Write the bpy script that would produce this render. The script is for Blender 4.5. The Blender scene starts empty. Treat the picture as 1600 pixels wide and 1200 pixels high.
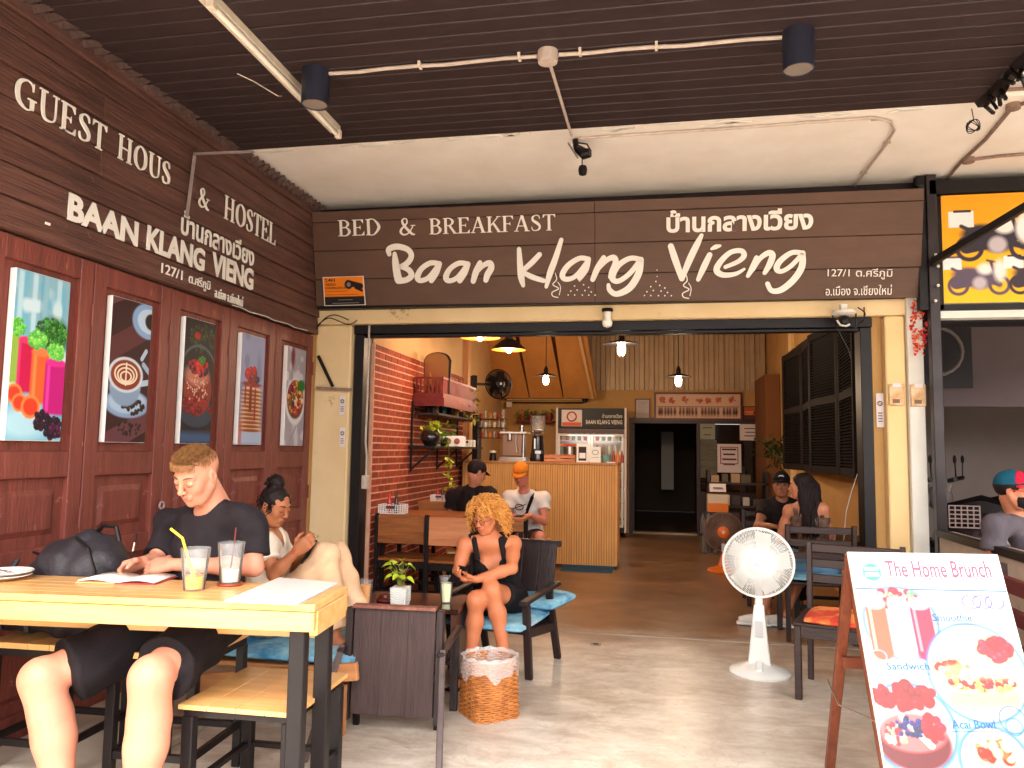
import bpy, math, random
import numpy as np
from mathutils import Vector, Matrix, noise as mnoise
random.seed(7)
PI=math.pi
C=bpy.context.scene.collection
scene=bpy.context.scene
# ---------------- camera ----------------
CAMH=1.48; FPX=1180.0
def _axes():
    fy=np.array([225.0,106.0,FPX]); fy/=np.linalg.norm(fy)
    up=np.cross(np.array([1.0,.0157,0]),fy); up/=np.linalg.norm(up)
    if up[1]>0: up=-up
    rx=np.cross(fy,up); rx/=np.linalg.norm(rx)
    if rx[0]<0: rx=-rx
    return np.array([rx,fy,up])
MC=_axes()
cam_d=bpy.data.cameras.new('camera'); cam=bpy.data.objects.new('camera',cam_d); C.objects.link(cam)
cam_d.sensor_width=36; cam_d.lens=36*FPX/1600; cam_d.clip_end=600; cam_d.clip_start=.05
rot=Matrix([[MC[i][0],-MC[i][1],-MC[i][2]] for i in range(3)])
cam.matrix_world=Matrix.Translation((0,0,CAMH))@rot.to_4x4()
scene.camera=cam
# ---------------- light ----------------
SUN_EL,SUN_AZ=68,172   # degrees; azimuth the light comes from, 180 = straight behind the camera
w=bpy.data.worlds.new('World'); scene.world=w; w.use_nodes=True
nt=w.node_tree; nt.nodes.clear()
sky=nt.nodes.new('ShaderNodeTexSky'); sky.sky_type='NISHITA'; sky.sun_disc=False
sky.sun_elevation=math.radians(SUN_EL); sky.sun_rotation=math.radians(SUN_AZ); sky.dust_density=6; sky.air_density=1.0; sky.ozone_density=.5
hs=nt.nodes.new('ShaderNodeHueSaturation'); hs.inputs['Saturation'].default_value=.12
mx=nt.nodes.new('ShaderNodeMix'); mx.data_type='RGBA'; mx.blend_type='MULTIPLY'; mx.inputs[0].default_value=1; mx.inputs[7].default_value=(1,.965,.93,1)
bg=nt.nodes.new('ShaderNodeBackground'); bg.inputs[1].default_value=.15
wo=nt.nodes.new('ShaderNodeOutputWorld')
nt.links.new(sky.outputs[0],hs.inputs['Color']); nt.links.new(hs.outputs[0],mx.inputs[6]); nt.links.new(mx.outputs[2],bg.inputs[0]); nt.links.new(bg.outputs[0],wo.inputs[0])
sd=bpy.data.lights.new('sun','SUN'); sd.energy=.55; sd.angle=math.radians(14); sd.color=(1,.96,.92)
so=bpy.data.objects.new('sun',sd); C.objects.link(so)
az=math.radians(SUN_AZ); el=math.radians(SUN_EL)
so.rotation_euler=Vector((math.sin(az)*math.cos(el),math.cos(az)*math.cos(el),math.sin(el))).to_track_quat('Z','Y').to_euler()
vs=scene.view_settings; vs.view_transform='Standard'; vs.look='None'; vs.exposure=3.3; vs.gamma=1
scene.cycles.max_bounces=8; scene.cycles.diffuse_bounces=5; scene.cycles.glossy_bounces=4; scene.cycles.transmission_bounces=6; scene.cycles.transparent_max_bounces=20
scene.cycles.sample_clamp_indirect=6; scene.cycles.caustics_reflective=False; scene.cycles.caustics_refractive=False
scene.cycles.use_denoising=True
# ---------------- helpers ----------------
def at(px,py,X=None,Y=None,Z=None):
    d=MC@np.array([px-800.0,py-600.0,FPX])
    t=Y/d[1] if Y is not None else X/d[0] if X is not None else (Z-CAMH)/d[2]
    return Vector((d[0]*t,d[1]*t,CAMH+d[2]*t))
def V(*a): return Vector(a)
MATS={}
def L(c):  # 0-255 srgb -> linear
    return tuple((x/255/12.92 if x/255<=.04045 else ((x/255+.055)/1.055)**2.4) for x in c)
def mat(name,col,rough=.6,col2=None,scale=6,stretch=(1,1,1),bump=.0,bscale=None,metal=0,spec=.5,vary=0,wear=None,trans=0,emit=None,sss=0,alpha=1,ior=1.45,detail=6,coat=0,contrast=.5):
    if name in MATS: return MATS[name]
    m=bpy.data.materials.new(name); m.use_nodes=True; n=m.node_tree.nodes; l=m.node_tree.links
    b=n['Principled BSDF']; b.inputs['Roughness'].default_value=rough; b.inputs['Metallic'].default_value=metal
    b.inputs['Specular IOR Level'].default_value=spec; b.inputs['IOR'].default_value=ior
    c4=lambda c:(c[0],c[1],c[2],1)
    b.inputs['Base Color'].default_value=c4(col)
    if trans: b.inputs['Transmission Weight'].default_value=trans
    if coat: b.inputs['Coat Weight'].default_value=coat; b.inputs['Coat Roughness'].default_value=.15
    if sss:
        b.inputs['Subsurface Weight'].default_value=sss; b.inputs['Subsurface Radius'].default_value=(1,.35,.2); b.inputs['Subsurface Scale'].default_value=.012
    if emit: b.inputs['Emission Color'].default_value=c4(emit[0]); b.inputs['Emission Strength'].default_value=emit[1]
    if alpha<1: b.inputs['Alpha'].default_value=alpha
    tc=n.new('ShaderNodeTexCoord'); mp=n.new('ShaderNodeMapping'); mp.inputs['Scale'].default_value=stretch
    l.new(tc.outputs['Object'],mp.inputs[0])
    last=None
    if col2 is not None:
        nz=n.new('ShaderNodeTexNoise'); nz.inputs['Scale'].default_value=scale; nz.inputs['Detail'].default_value=detail; nz.inputs['Roughness'].default_value=.62
        l.new(mp.outputs[0],nz.inputs['Vector'])
        r=n.new('ShaderNodeValToRGB'); r.color_ramp.elements[0].position=.5-contrast*.4; r.color_ramp.elements[1].position=.5+contrast*.4
        r.color_ramp.elements[0].color=c4(col); r.color_ramp.elements[1].color=c4(col2)
        l.new(nz.outputs['Fac'],r.inputs[0]); last=r.outputs[0]
    if wear is not None:   # worn patches: (colour, scale, threshold)
        nz=n.new('ShaderNodeTexNoise'); nz.inputs['Scale'].default_value=wear[1]; nz.inputs['Detail'].default_value=8; nz.inputs['Roughness'].default_value=.7
        l.new(tc.outputs['Object'],nz.inputs['Vector'])
        r=n.new('ShaderNodeValToRGB'); r.color_ramp.elements[0].position=wear[2]; r.color_ramp.elements[1].position=min(1,wear[2]+.06)
        l.new(nz.outputs['Fac'],r.inputs[0])
        mm=n.new('ShaderNodeMix'); mm.data_type='RGBA'; l.new(r.outputs[0],mm.inputs[0])
        if last: l.new(last,mm.inputs[6])
        else: mm.inputs[6].default_value=c4(col)
        mm.inputs[7].default_value=c4(wear[0]); last=mm.outputs[2]
    if vary:
        oi=n.new('ShaderNodeObjectInfo'); mr=n.new('ShaderNodeMapRange'); mr.inputs[3].default_value=1-vary; mr.inputs[4].default_value=1+vary
        l.new(oi.outputs['Random'],mr.inputs[0])
        h=n.new('ShaderNodeHueSaturation'); l.new(mr.outputs[0],h.inputs['Value'])
        if last: l.new(last,h.inputs['Color'])
        else: h.inputs['Color'].default_value=c4(col)
        last=h.outputs[0]
    if last: l.new(last,b.inputs['Base Color'])
    if bump:
        nz=n.new('ShaderNodeTexNoise'); nz.inputs['Scale'].default_value=bscale or scale*3; nz.inputs['Detail'].default_value=5
        l.new(mp.outputs[0],nz.inputs['Vector'])
        bp=n.new('ShaderNodeBump'); bp.inputs['Strength'].default_value=min(1,bump*1.0); bp.inputs['Distance'].default_value=.01
        l.new(nz.outputs['Fac'],bp.inputs['Height']); l.new(bp.outputs[0],b.inputs['Normal'])
    MATS[name]=m; return m
def glassy(name,tint=(1,1,1),haze=.03):
    if name in MATS: return MATS[name]
    m=bpy.data.materials.new(name); m.use_nodes=True; n=m.node_tree.nodes; l=m.node_tree.links; n.clear()
    o=n.new('ShaderNodeOutputMaterial'); t=n.new('ShaderNodeBsdfTransparent'); t.inputs[0].default_value=(*tint,1); g=n.new('ShaderNodeBsdfGlossy'); g.inputs['Roughness'].default_value=.03
    d=n.new('ShaderNodeBsdfDiffuse'); d.inputs[0].default_value=(.9,.9,.9,1); f=n.new('ShaderNodeFresnel'); f.inputs[0].default_value=1.22; m1=n.new('ShaderNodeMixShader'); m2=n.new('ShaderNodeMixShader'); m2.inputs[0].default_value=haze
    l.new(f.outputs[0],m1.inputs[0]); l.new(t.outputs[0],m1.inputs[1]); l.new(g.outputs[0],m1.inputs[2]); l.new(m1.outputs[0],m2.inputs[1]); l.new(d.outputs[0],m2.inputs[2]); l.new(m2.outputs[0],o.inputs[0]); MATS[name]=m; return m
def cmat(name,rough=.6,spec=.4,coat=0):   # flat print: colours held by the mesh
    if name in MATS: return MATS[name]
    m=bpy.data.materials.new(name); m.use_nodes=True; n=m.node_tree.nodes
    a=n.new('ShaderNodeVertexColor'); a.layer_name='print'; b=n['Principled BSDF']
    m.node_tree.links.new(a.outputs[0],b.inputs['Base Color']); b.inputs['Roughness'].default_value=rough; b.inputs['Specular IOR Level'].default_value=spec
    if coat: b.inputs['Coat Weight'].default_value=coat; b.inputs['Coat Roughness'].default_value=.1
    MATS[name]=m; return m
def tag(o,label=None,cat=None,group=None,kind=None):
    if label: o['label']=label
    if cat: o['category']=cat
    if group: o['group']=group
    if kind: o['kind']=kind
    return o
def thing(name,label,cat,loc=(0,0,0),rz=0,group=None):
    o=bpy.data.objects.new(name,None); o.empty_display_size=.05; C.objects.link(o); o.location=loc; o.rotation_euler=(0,0,rz)
    return tag(o,label,cat,group)
def copy_tree(o,parent=None):
    c=o.copy(); C.objects.link(c)
    if parent is not None: c.parent=parent
    for ch in list(o.children): copy_tree(ch,c)
    return c
def place(o,loc,rz=0,label=None,group=None):
    o.location=loc; o.rotation_euler=(0,0,rz)
    if label: o['label']=label
    if group: o['group']=group
    return o
def frame(dirv,upv=V(0,0,1)):
    z=dirv.normalized(); x=upv.cross(z)
    if x.length<1e-4: x=V(1,0,0).cross(z) if abs(z.x)<.9 else V(0,1,0).cross(z)
    x.normalize(); y=z.cross(x); return x,y,z
class B:
    def __init__(s): s.v=[]; s.f=[]; s.mi=[]; s.cur=0
    def add(s,vs,fs):
        o=len(s.v); s.v+= [tuple(v) for v in vs]; s.f+=[tuple(i+o for i in f) for f in fs]; s.mi+=[s.cur]*len(fs); return s
    def box(s,x0,x1,y0,y1,z0,z1):
        return s.add([(x0,y0,z0),(x1,y0,z0),(x1,y1,z0),(x0,y1,z0),(x0,y0,z1),(x1,y0,z1),(x1,y1,z1),(x0,y1,z1)],
            [(0,3,2,1),(4,5,6,7),(0,1,5,4),(1,2,6,5),(2,3,7,6),(3,0,4,7)])
    def cbox(s,c,d): return s.box(c[0]-d[0]/2,c[0]+d[0]/2,c[1]-d[1]/2,c[1]+d[1]/2,c[2]-d[2]/2,c[2]+d[2]/2)
    def bar(s,p,q,w,h,up=V(0,0,1)):   # rectangular bar between two points
        p=V(*p);q=V(*q); x,y,z=frame(q-p,up); vs=[]
        for c in (p,q):
            for a,b in ((-1,-1),(1,-1),(1,1),(-1,1)): vs.append(c+x*(a*w/2)+y*(b*h/2))
        return s.add(vs,[(0,3,2,1),(4,5,6,7),(0,1,5,4),(1,2,6,5),(2,3,7,6),(3,0,4,7)])
    def tube(s,pts,r,n=8,closed=False,caps=True):
        pts=[V(*p) for p in pts]; rs=r if isinstance(r,(list,tuple)) else [r]*len(pts); N=len(pts); vs=[]; fs=[]
        t0=(pts[1]-pts[0]).normalized(); x,y,_=frame(t0)
        for i,p in enumerate(pts):
            if closed: t=(pts[(i+1)%N]-pts[i-1]).normalized()
            else: t=((pts[min(i+1,N-1)]-pts[max(i-1,0)])).normalized()
            x=(x-t*x.dot(t)); 
            if x.length<1e-5: x,_,_=frame(t)
            x.normalize(); y=t.cross(x)
            for k in range(n):
                a=2*PI*k/n; vs.append(p+x*(math.cos(a)*rs[i])+y*(math.sin(a)*rs[i]))
        for i in range(N if closed else N-1):
            j=(i+1)%N
            for k in range(n): fs.append((i*n+k,i*n+(k+1)%n,j*n+(k+1)%n,j*n+k))
        if not closed and caps: fs+= [tuple(range(n-1,-1,-1)),tuple((N-1)*n+k for k in range(n))]
        return s.add(vs,fs)
    def lathe(s,prof,c=(0,0,0),n=24,ax='z',ang=0):
        vs=[];fs=[];N=len(prof)
        for r,h in prof:
            for k in range(n):
                a=2*PI*k/n+ang; p=(r*math.cos(a),r*math.sin(a),h)
                if ax=='y': p=(p[0],h,p[1])
                if ax=='x': p=(h,p[0],p[1])
                vs.append((p[0]+c[0],p[1]+c[1],p[2]+c[2]))
        for i in range(N-1):
            for k in range(n): fs.append((i*n+k,i*n+(k+1)%n,(i+1)*n+(k+1)%n,(i+1)*n+k))
        fs+= [tuple(range(n-1,-1,-1)),tuple((N-1)*n+k for k in range(n))]
        return s.add(vs,fs)
    def prism(s,poly,O,U,W,N,t,z0=0):   # polygon in plane (U,W) at O, thickness t along N from z0
        O=V(*O);U=V(*U);W=V(*W);N=V(*N); n=len(poly)
        vs=[O+U*a+W*b+N*z0 for a,b in poly]+[O+U*a+W*b+N*(z0+t) for a,b in poly]
        fs=[tuple(range(n-1,-1,-1)),tuple(range(n,2*n))]+[(i,(i+1)%n,n+(i+1)%n,n+i) for i in range(n)]
        return s.add(vs,fs)
    def sph(s,c,r,n=12,m=8,sq=(1,1,1)):
        vs=[];fs=[]
        for i in range(m+1):
            t=PI*i/m
            for k in range(n):
                a=2*PI*k/n; vs.append((c[0]+r*sq[0]*math.sin(t)*math.cos(a),c[1]+r*sq[1]*math.sin(t)*math.sin(a),c[2]+r*sq[2]*math.cos(t)))
        for i in range(m):
            for k in range(n): fs.append((i*n+k,(i+1)*n+k,(i+1)*n+(k+1)%n,i*n+(k+1)%n))
        return s.add(vs,fs)
    def xf(s,M,start=0):
        for i in range(start,len(s.v)): s.v[i]=tuple(M@V(*s.v[i]))
        return s
    def mesh(s,name,mats,smooth=False):
        me=bpy.data.meshes.new(name); me.from_pydata(s.v,[],s.f)
        for m in (mats if isinstance(mats,(list,tuple)) else [mats]): me.materials.append(m)
        if len(set(s.mi))>1: me.polygons.foreach_set('material_index',s.mi)
        if smooth: me.polygons.foreach_set('use_smooth',[True]*len(me.polygons))
        me.validate(); me.update()
        import bmesh
        bm=bmesh.new(); bm.from_mesh(me); bmesh.ops.recalc_face_normals(bm,faces=bm.faces); bm.to_mesh(me); bm.free()
        return me
    def build(s,name,mats,parent=None,smooth=False,bevel=0,loc=None,label=None,seg=1):
        me=s.mesh(name,mats,smooth); o=bpy.data.objects.new(name,me); C.objects.link(o)
        if parent is not None: o.parent=parent
        if loc is not None: o.location=loc
        if bevel:
            b=o.modifiers.new('bevel','BEVEL'); b.width=bevel; b.segments=seg; b.limit_method='ANGLE'; b.angle_limit=math.radians(40)
        if smooth:
            try: me.set_sharp_from_angle(angle=math.radians(42))
            except Exception: pass
        if label: o['label']=label
        return o
def obj(name,me,parent=None,loc=(0,0,0),rot=(0,0,0)):
    o=bpy.data.objects.new(name,me); C.objects.link(o); o.parent=parent; o.location=loc; o.rotation_euler=rot; return o
def catmull(pts,n=6,closed=False):
    pts=[np.array(p,float) for p in pts]; N=len(pts); out=[]
    rng=range(N) if closed else range(N-1)
    for i in rng:
        if closed: p0,p1,p2,p3=pts[i-1],pts[i],pts[(i+1)%N],pts[(i+2)%N]
        else: p0,p1,p2,p3=pts[max(i-1,0)],pts[i],pts[i+1],pts[min(i+2,N-1)]
        for k in range(n):
            t=k/n; out.append(.5*((2*p1)+(-p0+p2)*t+(2*p0-5*p1+4*p2-p3)*t*t+(-p0+3*p1-3*p2+p3)*t**3))
    if not closed: out.append(pts[-1])
    return out
# ---------- lettering: strokes of changing width in a plane ----------
def stroke(b,pts,O,U,W,N,t=.004,z=0,n=5,closed=False,curve=True,roundc=True):
    ps=catmull(pts,n,closed) if curve and len(pts)>2 else [np.array(p,float) for p in pts]
    M=len(ps); Ls=[];Rs=[]
    for i in range(M):
        if closed: d=ps[(i+1)%M][:2]-ps[i-1][:2]
        else: d=ps[min(i+1,M-1)][:2]-ps[max(i-1,0)][:2]
        d=d/(np.linalg.norm(d)+1e-9); nn=np.array([-d[1],d[0]]); h=ps[i][2]/2
        Ls.append(ps[i][:2]+nn*h); Rs.append(ps[i][:2]-nn*h)
    k=0
    for i in range(M if closed else M-1):
        j=(i+1)%M
        b.prism([Rs[i],Rs[j],Ls[j],Ls[i]],O,U,W,N,t+k*2e-5,z); k+=1
    if roundc and not closed:
        for e in (0,M-1):
            r=ps[e][2]/2; c=ps[e][:2]
            b.prism([(c[0]+r*math.cos(a*PI/5),c[1]+r*math.sin(a*PI/5)) for a in range(10)],O,U,W,N,t+.0006+e*1e-5,z)
def _R(x0,y0,x1,y1): return ('p',[(x0,y0),(x1,y0),(x1,y1),(x0,y1)])
def _stem(x,w=.13,t=True,bt=True):
    g=[_R(x,0,x+w,1)]
    if bt: g.append(_R(x-.07,0,x+w+.07,.045))
    if t: g.append(_R(x-.07,.955,x+w+.07,1))
    return g
def _diag(x0,y0,x1,y1,w): return ('p',[(x0-w/2,y0),(x0+w/2,y0),(x1+w/2,y1),(x1-w/2,y1)])
_topbowl=('s',[(.12,.975,.05),(.36,.97,.06),(.52,.76,.14),(.38,.54,.06),(.12,.525,.05)])
SER={
'B':(.68,_stem(.08)+[_topbowl,('s',[(.12,.525,.05),(.42,.52,.06),(.58,.27,.15),(.42,.03,.06),(.12,.025,.05)])]),
'E':(.66,_stem(.08)+[_R(.1,.95,.55,1),('p',[(.44,.96),(.57,.76),(.57,1),(.44,1)]),_R(.1,.48,.42,.53),('p',[(.36,.5),(.43,.38),(.43,.62)]),_R(.1,0,.6,.05),('p',[(.46,0),(.62,0),(.62,.25)])]),
'F':(.6,_stem(.08)+[_R(.1,.95,.55,1),('p',[(.44,.96),(.57,.76),(.57,1),(.44,1)]),_R(.1,.48,.42,.53),('p',[(.36,.5),(.43,.38),(.43,.62)])]),
'D':(.78,_stem(.08)+[('s',[(.12,.975,.05),(.42,.965,.06),(.68,.5,.16),(.42,.035,.06),(.12,.025,.05)])]),
'R':(.73,_stem(.08)+[_topbowl,_diag(.62,.02,.34,.53,.14),_R(.54,0,.76,.045)]),
'A':(.76,[_diag(.08,.02,.37,1,.055),_diag(.62,.02,.37,1,.14),_R(.18,.31,.54,.36),_R(-.02,0,.2,.045),_R(.5,0,.76,.045)]),
'K':(.74,_stem(.08)+[_diag(.2,.4,.6,.98,.06),_diag(.64,.02,.34,.58,.14),_R(.5,.955,.72,1),_R(.54,0,.78,.045)]),
'S':(.56,[('s',[(.47,.74,.03),(.42,.93,.06),(.26,.97,.05),(.12,.85,.10),(.14,.66,.13),(.32,.5,.16),(.46,.32,.13),(.44,.12,.09),(.27,.025,.05),(.11,.08,.06),(.07,.27,.03)])]),
'T':(.68,_stem(.27,t=False)+[_R(.03,.95,.64,1),('p',[(.03,.78),(.14,.96),(.03,1)]),('p',[(.64,.78),(.64,1),(.53,.96)])]),
'G':(.8,[('s',[(.65,.70,.03),(.6,.91,.05),(.42,.975,.05),(.17,.82,.13),(.1,.5,.16),(.18,.18,.13),(.42,.025,.05),(.6,.09,.06),(.63,.2,.08)]),_R(.56,.08,.69,.42),_R(.47,.38,.76,.425),_R(.62,.7,.66,.97)]),
'U':(.8,[('s',[(.17,1,.13),(.17,.35,.13),(.25,.08,.1),(.42,.03,.06),(.6,.11,.05),(.65,.35,.05),(.65,1,.05)]),_R(.02,.955,.32,1),_R(.53,.955,.77,1)]),
'H':(.84,_stem(.1)+_stem(.58)+[_R(.15,.48,.65,.53)]),
'O':(.82,[('o',[(.4,.975,.05),(.16,.8,.13),(.1,.5,.16),(.16,.2,.13),(.4,.025,.05),(.64,.2,.13),(.7,.5,.16),(.64,.8,.13)])]),
'L':(.64,_stem(.08)+[_R(.1,0,.58,.05),('p',[(.44,0),(.6,0),(.6,.28)])]),
'&':(.86,[('s',[(.74,.56,.04),(.66,.38,.05),(.5,.13,.06),(.28,.03,.08),(.12,.15,.12),(.14,.35,.11),(.32,.55,.08),(.44,.74,.07),(.42,.92,.06),(.3,.97,.05),(.2,.84,.1),(.27,.6,.13),(.48,.3,.14),(.68,.07,.12),(.82,.04,.05)]),_R(.62,.54,.84,.58)]),
}
def serif(word,p0,p1,h,upv,N,parent,m,name='lettering',t=.006):   # word laid along p0->p1 (baseline), cap height h
    p0=V(*p0);p1=V(*p1); U=(p1-p0); wid=U.length; U.normalize(); W=V(*upv).normalized(); N=V(*N)
    tot=sum(SER[c][0]+.04 if c!=' ' else .4 for c in word); sx=wid/tot; x=0; q=0
    for c in word:
        if c==' ': x+=.4; continue
        adv,g=SER[c]; b=B()
        for k,pp in enumerate(g):
            tt=t+.0004*((k*3+q)%7); kind,pts=pp
            if kind=='p': b.prism([((x+a)*sx,bb*h) for a,bb in pts],p0,U,W,N,tt)
            else: stroke(b,[((x+a)*sx,bb*h,ww*(sx+h)/2) for a,bb,ww in pts],p0,U,W,N,tt,closed=(kind=='o'),roundc=False)
        x+=adv+.04; q+=2; b.build('letter',m,parent)
def text(body,p0,p1,h,upv,N,parent,m,bold=0,name='lettering',res=3,ext=.003):   # built-in font fitted to baseline p0->p1 and height h
    c=bpy.data.curves.new('t','FONT'); c.body=body; c.extrude=ext; c.offset=bold; c.resolution_u=res; c.align_x='LEFT'
    o=bpy.data.objects.new('t',c); C.objects.link(o); dg=bpy.context.evaluated_depsgraph_get(); dg.update()
    me=bpy.data.meshes.new_from_object(o.evaluated_get(dg)); bpy.data.objects.remove(o)
    co=np.empty(len(me.vertices)*3); me.vertices.foreach_get('co',co); co=co.reshape(-1,3)
    if len(co)==0: return None
    mn=co.min(0); mxx=co.max(0); p0=V(*p0);p1=V(*p1); U=np.array((p1-p0)); W=np.array(V(*upv).normalized()); N=np.array(V(*N).normalized())
    u=(co[:,0]-mn[0])/(mxx[0]-mn[0]); v=(co[:,1]-mn[1])/(mxx[1]-mn[1]); z=co[:,2]+ext+.0005
    out=np.array(p0)[None]+u[:,None]*U+v[:,None]*h*W+z[:,None]*N
    me.vertices.foreach_set('co',out.ravel().astype(np.float32)); me.materials.clear(); me.materials.append(m); me.update()
    me.name=name; o=bpy.data.objects.new(name,me); C.objects.link(o); o.parent=parent; return o
# ---------- flat prints painted as colours on a fine mesh ----------
class Paint:
    def __init__(s,w,h,bg=(1,1,1)):
        s.a=np.ones((h,w,3))*np.array(bg); s.w=w;s.h=h; s.y,s.x=np.mgrid[0:h,0:w]; s.x=(s.x+.5)/w; s.y=1-(s.y+.5)/h; s.asp=h/w; s.gam=1.25
    def mix(s,m,c): m=np.clip(m,0,1)[...,None]; s.a=s.a*(1-m)+np.array(L(c) if max(c)>1 else c)*m
    def ell(s,cx,cy,rx,ry,c,soft=.02,a=1,rot=0):
        dx=s.x-cx; dy=(s.y-cy)*s.asp; ry=ry*s.asp; ca,sa=math.cos(rot),math.sin(rot); u=(dx*ca+dy*sa)/rx; v=(-dx*sa+dy*ca)/ry
        d=1-np.sqrt(u*u+v*v); s.mix(np.clip(d*min(rx,ry)/soft+.5,0,1)*a,c)
    def ring(s,cx,cy,rx,ry,wd,c,a=1):
        dx=(s.x-cx)/rx; dy=(s.y-cy)/ry; d=np.abs(np.sqrt(dx*dx+dy*dy)-1)*rx; s.mix(np.clip((wd-d)/.006+.5,0,1)*a,c)
    def rect(s,x0,y0,x1,y1,c,soft=.004,a=1):
        m=np.clip((s.x-x0)/soft+.5,0,1)*np.clip((x1-s.x)/soft+.5,0,1)*np.clip((s.y-y0)/soft+.5,0,1)*np.clip((y1-s.y)/soft+.5,0,1); s.mix(m*a,c)
    def line(s,x0,y0,x1,y1,wd,c,a=1):
        ax,ay=x0,y0*s.asp; bx,by=x1,y1*s.asp; px,py=s.x,s.y*s.asp; dx,dy=bx-ax,by-ay; t=np.clip(((px-ax)*dx+(py-ay)*dy)/(dx*dx+dy*dy+1e-9),0,1)
        d=np.hypot(px-ax-t*dx,py-ay-t*dy); s.mix(np.clip((wd-d)/.006+.5,0,1)*a,c)
    def noise(s,sc,c,a=.5,th=.5,seed=0,aspx=1):
        rs=np.random.RandomState(seed); g=rs.rand(int(sc*s.asp/aspx)+3,sc+3); yy=(1-s.y)*(g.shape[0]-2); xx=s.x*(g.shape[1]-2)
        i=yy.astype(int); j=xx.astype(int); fy=yy-i; fx=xx-j; fy=fy*fy*(3-2*fy); fx=fx*fx*(3-2*fx)
        v=(g[i,j]*(1-fx)+g[i,j+1]*fx)*(1-fy)+(g[i+1,j]*(1-fx)+g[i+1,j+1]*fx)*fy
        s.mix(np.clip((v-th)*6+.0,0,1)*a,c)
    def blobs(s,cx,cy,rx,ry,n,r,cols,seed=0,soft=.01):
        rs=np.random.RandomState(seed)
        for i in range(n):
            a=rs.rand()*6.28; q=math.sqrt(rs.rand()); c=cols[rs.randint(len(cols))]; x=cx+math.cos(a)*q*rx; y=cy+math.sin(a)*q*ry; rr=r*(.7+.6*rs.rand())
            s.ell(x,y,rr,rr/s.asp,c,soft); s.ell(x-rr*.3,y+rr*.3/s.asp,rr*.3,rr*.25/s.asp,(min(255,c[0]+70),min(255,c[1]+60),min(255,c[2]+60)),soft,.7)
def print_panel(name,P,O,U,W,N,parent,m=None,z=.001):
    h,w,_=P.a.shape; O=V(*O);U=V(*U);W=V(*W);N=V(*N).normalized()
    gx,gy=np.meshgrid(np.linspace(0,1,w),np.linspace(1,0,h)); co=np.array(O)[None,None]+gx[...,None]*np.array(U)+gy[...,None]*np.array(W)+np.array(N)*z
    idx=np.arange(w*h).reshape(h,w); q=np.stack([idx[1:,:-1],idx[1:,1:],idx[:-1,1:],idx[:-1,:-1]],-1).reshape(-1,4)
    me=bpy.data.meshes.new(name); me.vertices.add(w*h); me.vertices.foreach_set('co',co.reshape(-1).astype(np.float32))
    me.loops.add(q.size); me.loops.foreach_set('vertex_index',q.ravel().astype(np.int32)); me.polygons.add(len(q)); me.polygons.foreach_set('loop_start',(np.arange(len(q))*4).astype(np.int32)); me.polygons.foreach_set('loop_total',np.full(len(q),4,dtype=np.int32))
    me.update(calc_edges=True)
    P.a=np.clip(P.a,0,1)**P.gam; ca=me.color_attributes.new('print','FLOAT_COLOR','POINT'); ca.data.foreach_set('color',np.concatenate([P.a,np.ones((h,w,1))],-1).ravel().astype(np.float32))
    me.materials.append(m or cmat('print_surface')); o=bpy.data.objects.new(name,me); C.objects.link(o); o.parent=parent; return o
# ================= MATERIALS =================
m_ceil_and_shade=mat('brown_ceiling_paint_and_gap_shade',L((50,34,34)),.6,L((39,27,28)),3,(1,6,1),.25,20,vary=.08)  # ceiling board paint; on the upper facade wall it stands in for shade
m_white=mat('white_limewash',L((244,238,230)),.85,L((232,224,212)),2.2,bump=.25,bscale=9,wear=(L((190,172,150)),1.6,.66))
m_red=mat('red_brown_door_paint',L((134,68,57)),.5,L((102,50,43)),5,(3,3,.35),.6,22,wear=(L((176,116,102)),14,.64),vary=.05)
m_plank=mat('dark_brown_plank_paint',L((116,78,66)),.6,L((72,46,40)),7,(1,.25,4),1.0,20,wear=(L((146,108,94)),22,.63),vary=.10)
m_sign=mat('brown_sign_board_paint',L((97,69,54)),.6,L((85,60,46)),2.5,(1,1,3),.15,30,vary=.04)
m_letter=mat('white_letter_paint',L((238,232,222)),.5)
m_beige=mat('cream_wall_paint',L((232,206,160)),.8,L((222,190,140)),2,bump=.2,bscale=12,wear=(L((176,142,104)),5,.64))
m_beige2=mat('yellow_cream_paint',L((238,206,150)),.8,L((230,196,140)),2,bump=.2,bscale=12,wear=(L((190,150,104)),6,.66))
m_offwhite=mat('off_white_column_paint',L((226,224,216)),.8,L((212,208,198)),3,bump=.15)
m_ochre=mat('ochre_interior_paint',L((196,154,96)),.8,L((180,138,82)),1.5,bump=.15)
m_tan=mat('tan_interior_paint',L((200,160,112)),.8,L((186,146,100)),1.5,bump=.15)
m_black=mat('black_metal',L((22,16,18)),.45,L((16,11,12)),8,bump=.1,spec=.35)
m_darksteel=mat('dark_grey_steel',L((58,50,52)),.35,L((42,36,38)),6,metal=.4)
m_mortar=mat('pale_mortar',L((222,168,138)),.9,L((205,150,122)),10,bump=.4,bscale=60)
m_brick=mat('orange_brick',L((158,66,38)),.8,L((128,46,26)),14,bump=.5,bscale=60,vary=.22)
m_concrete=mat('rough_concrete',L((176,164,150)),.9,L((150,138,124)),3,bump=.5,bscale=12,wear=(L((120,108,96)),4,.62))
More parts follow.
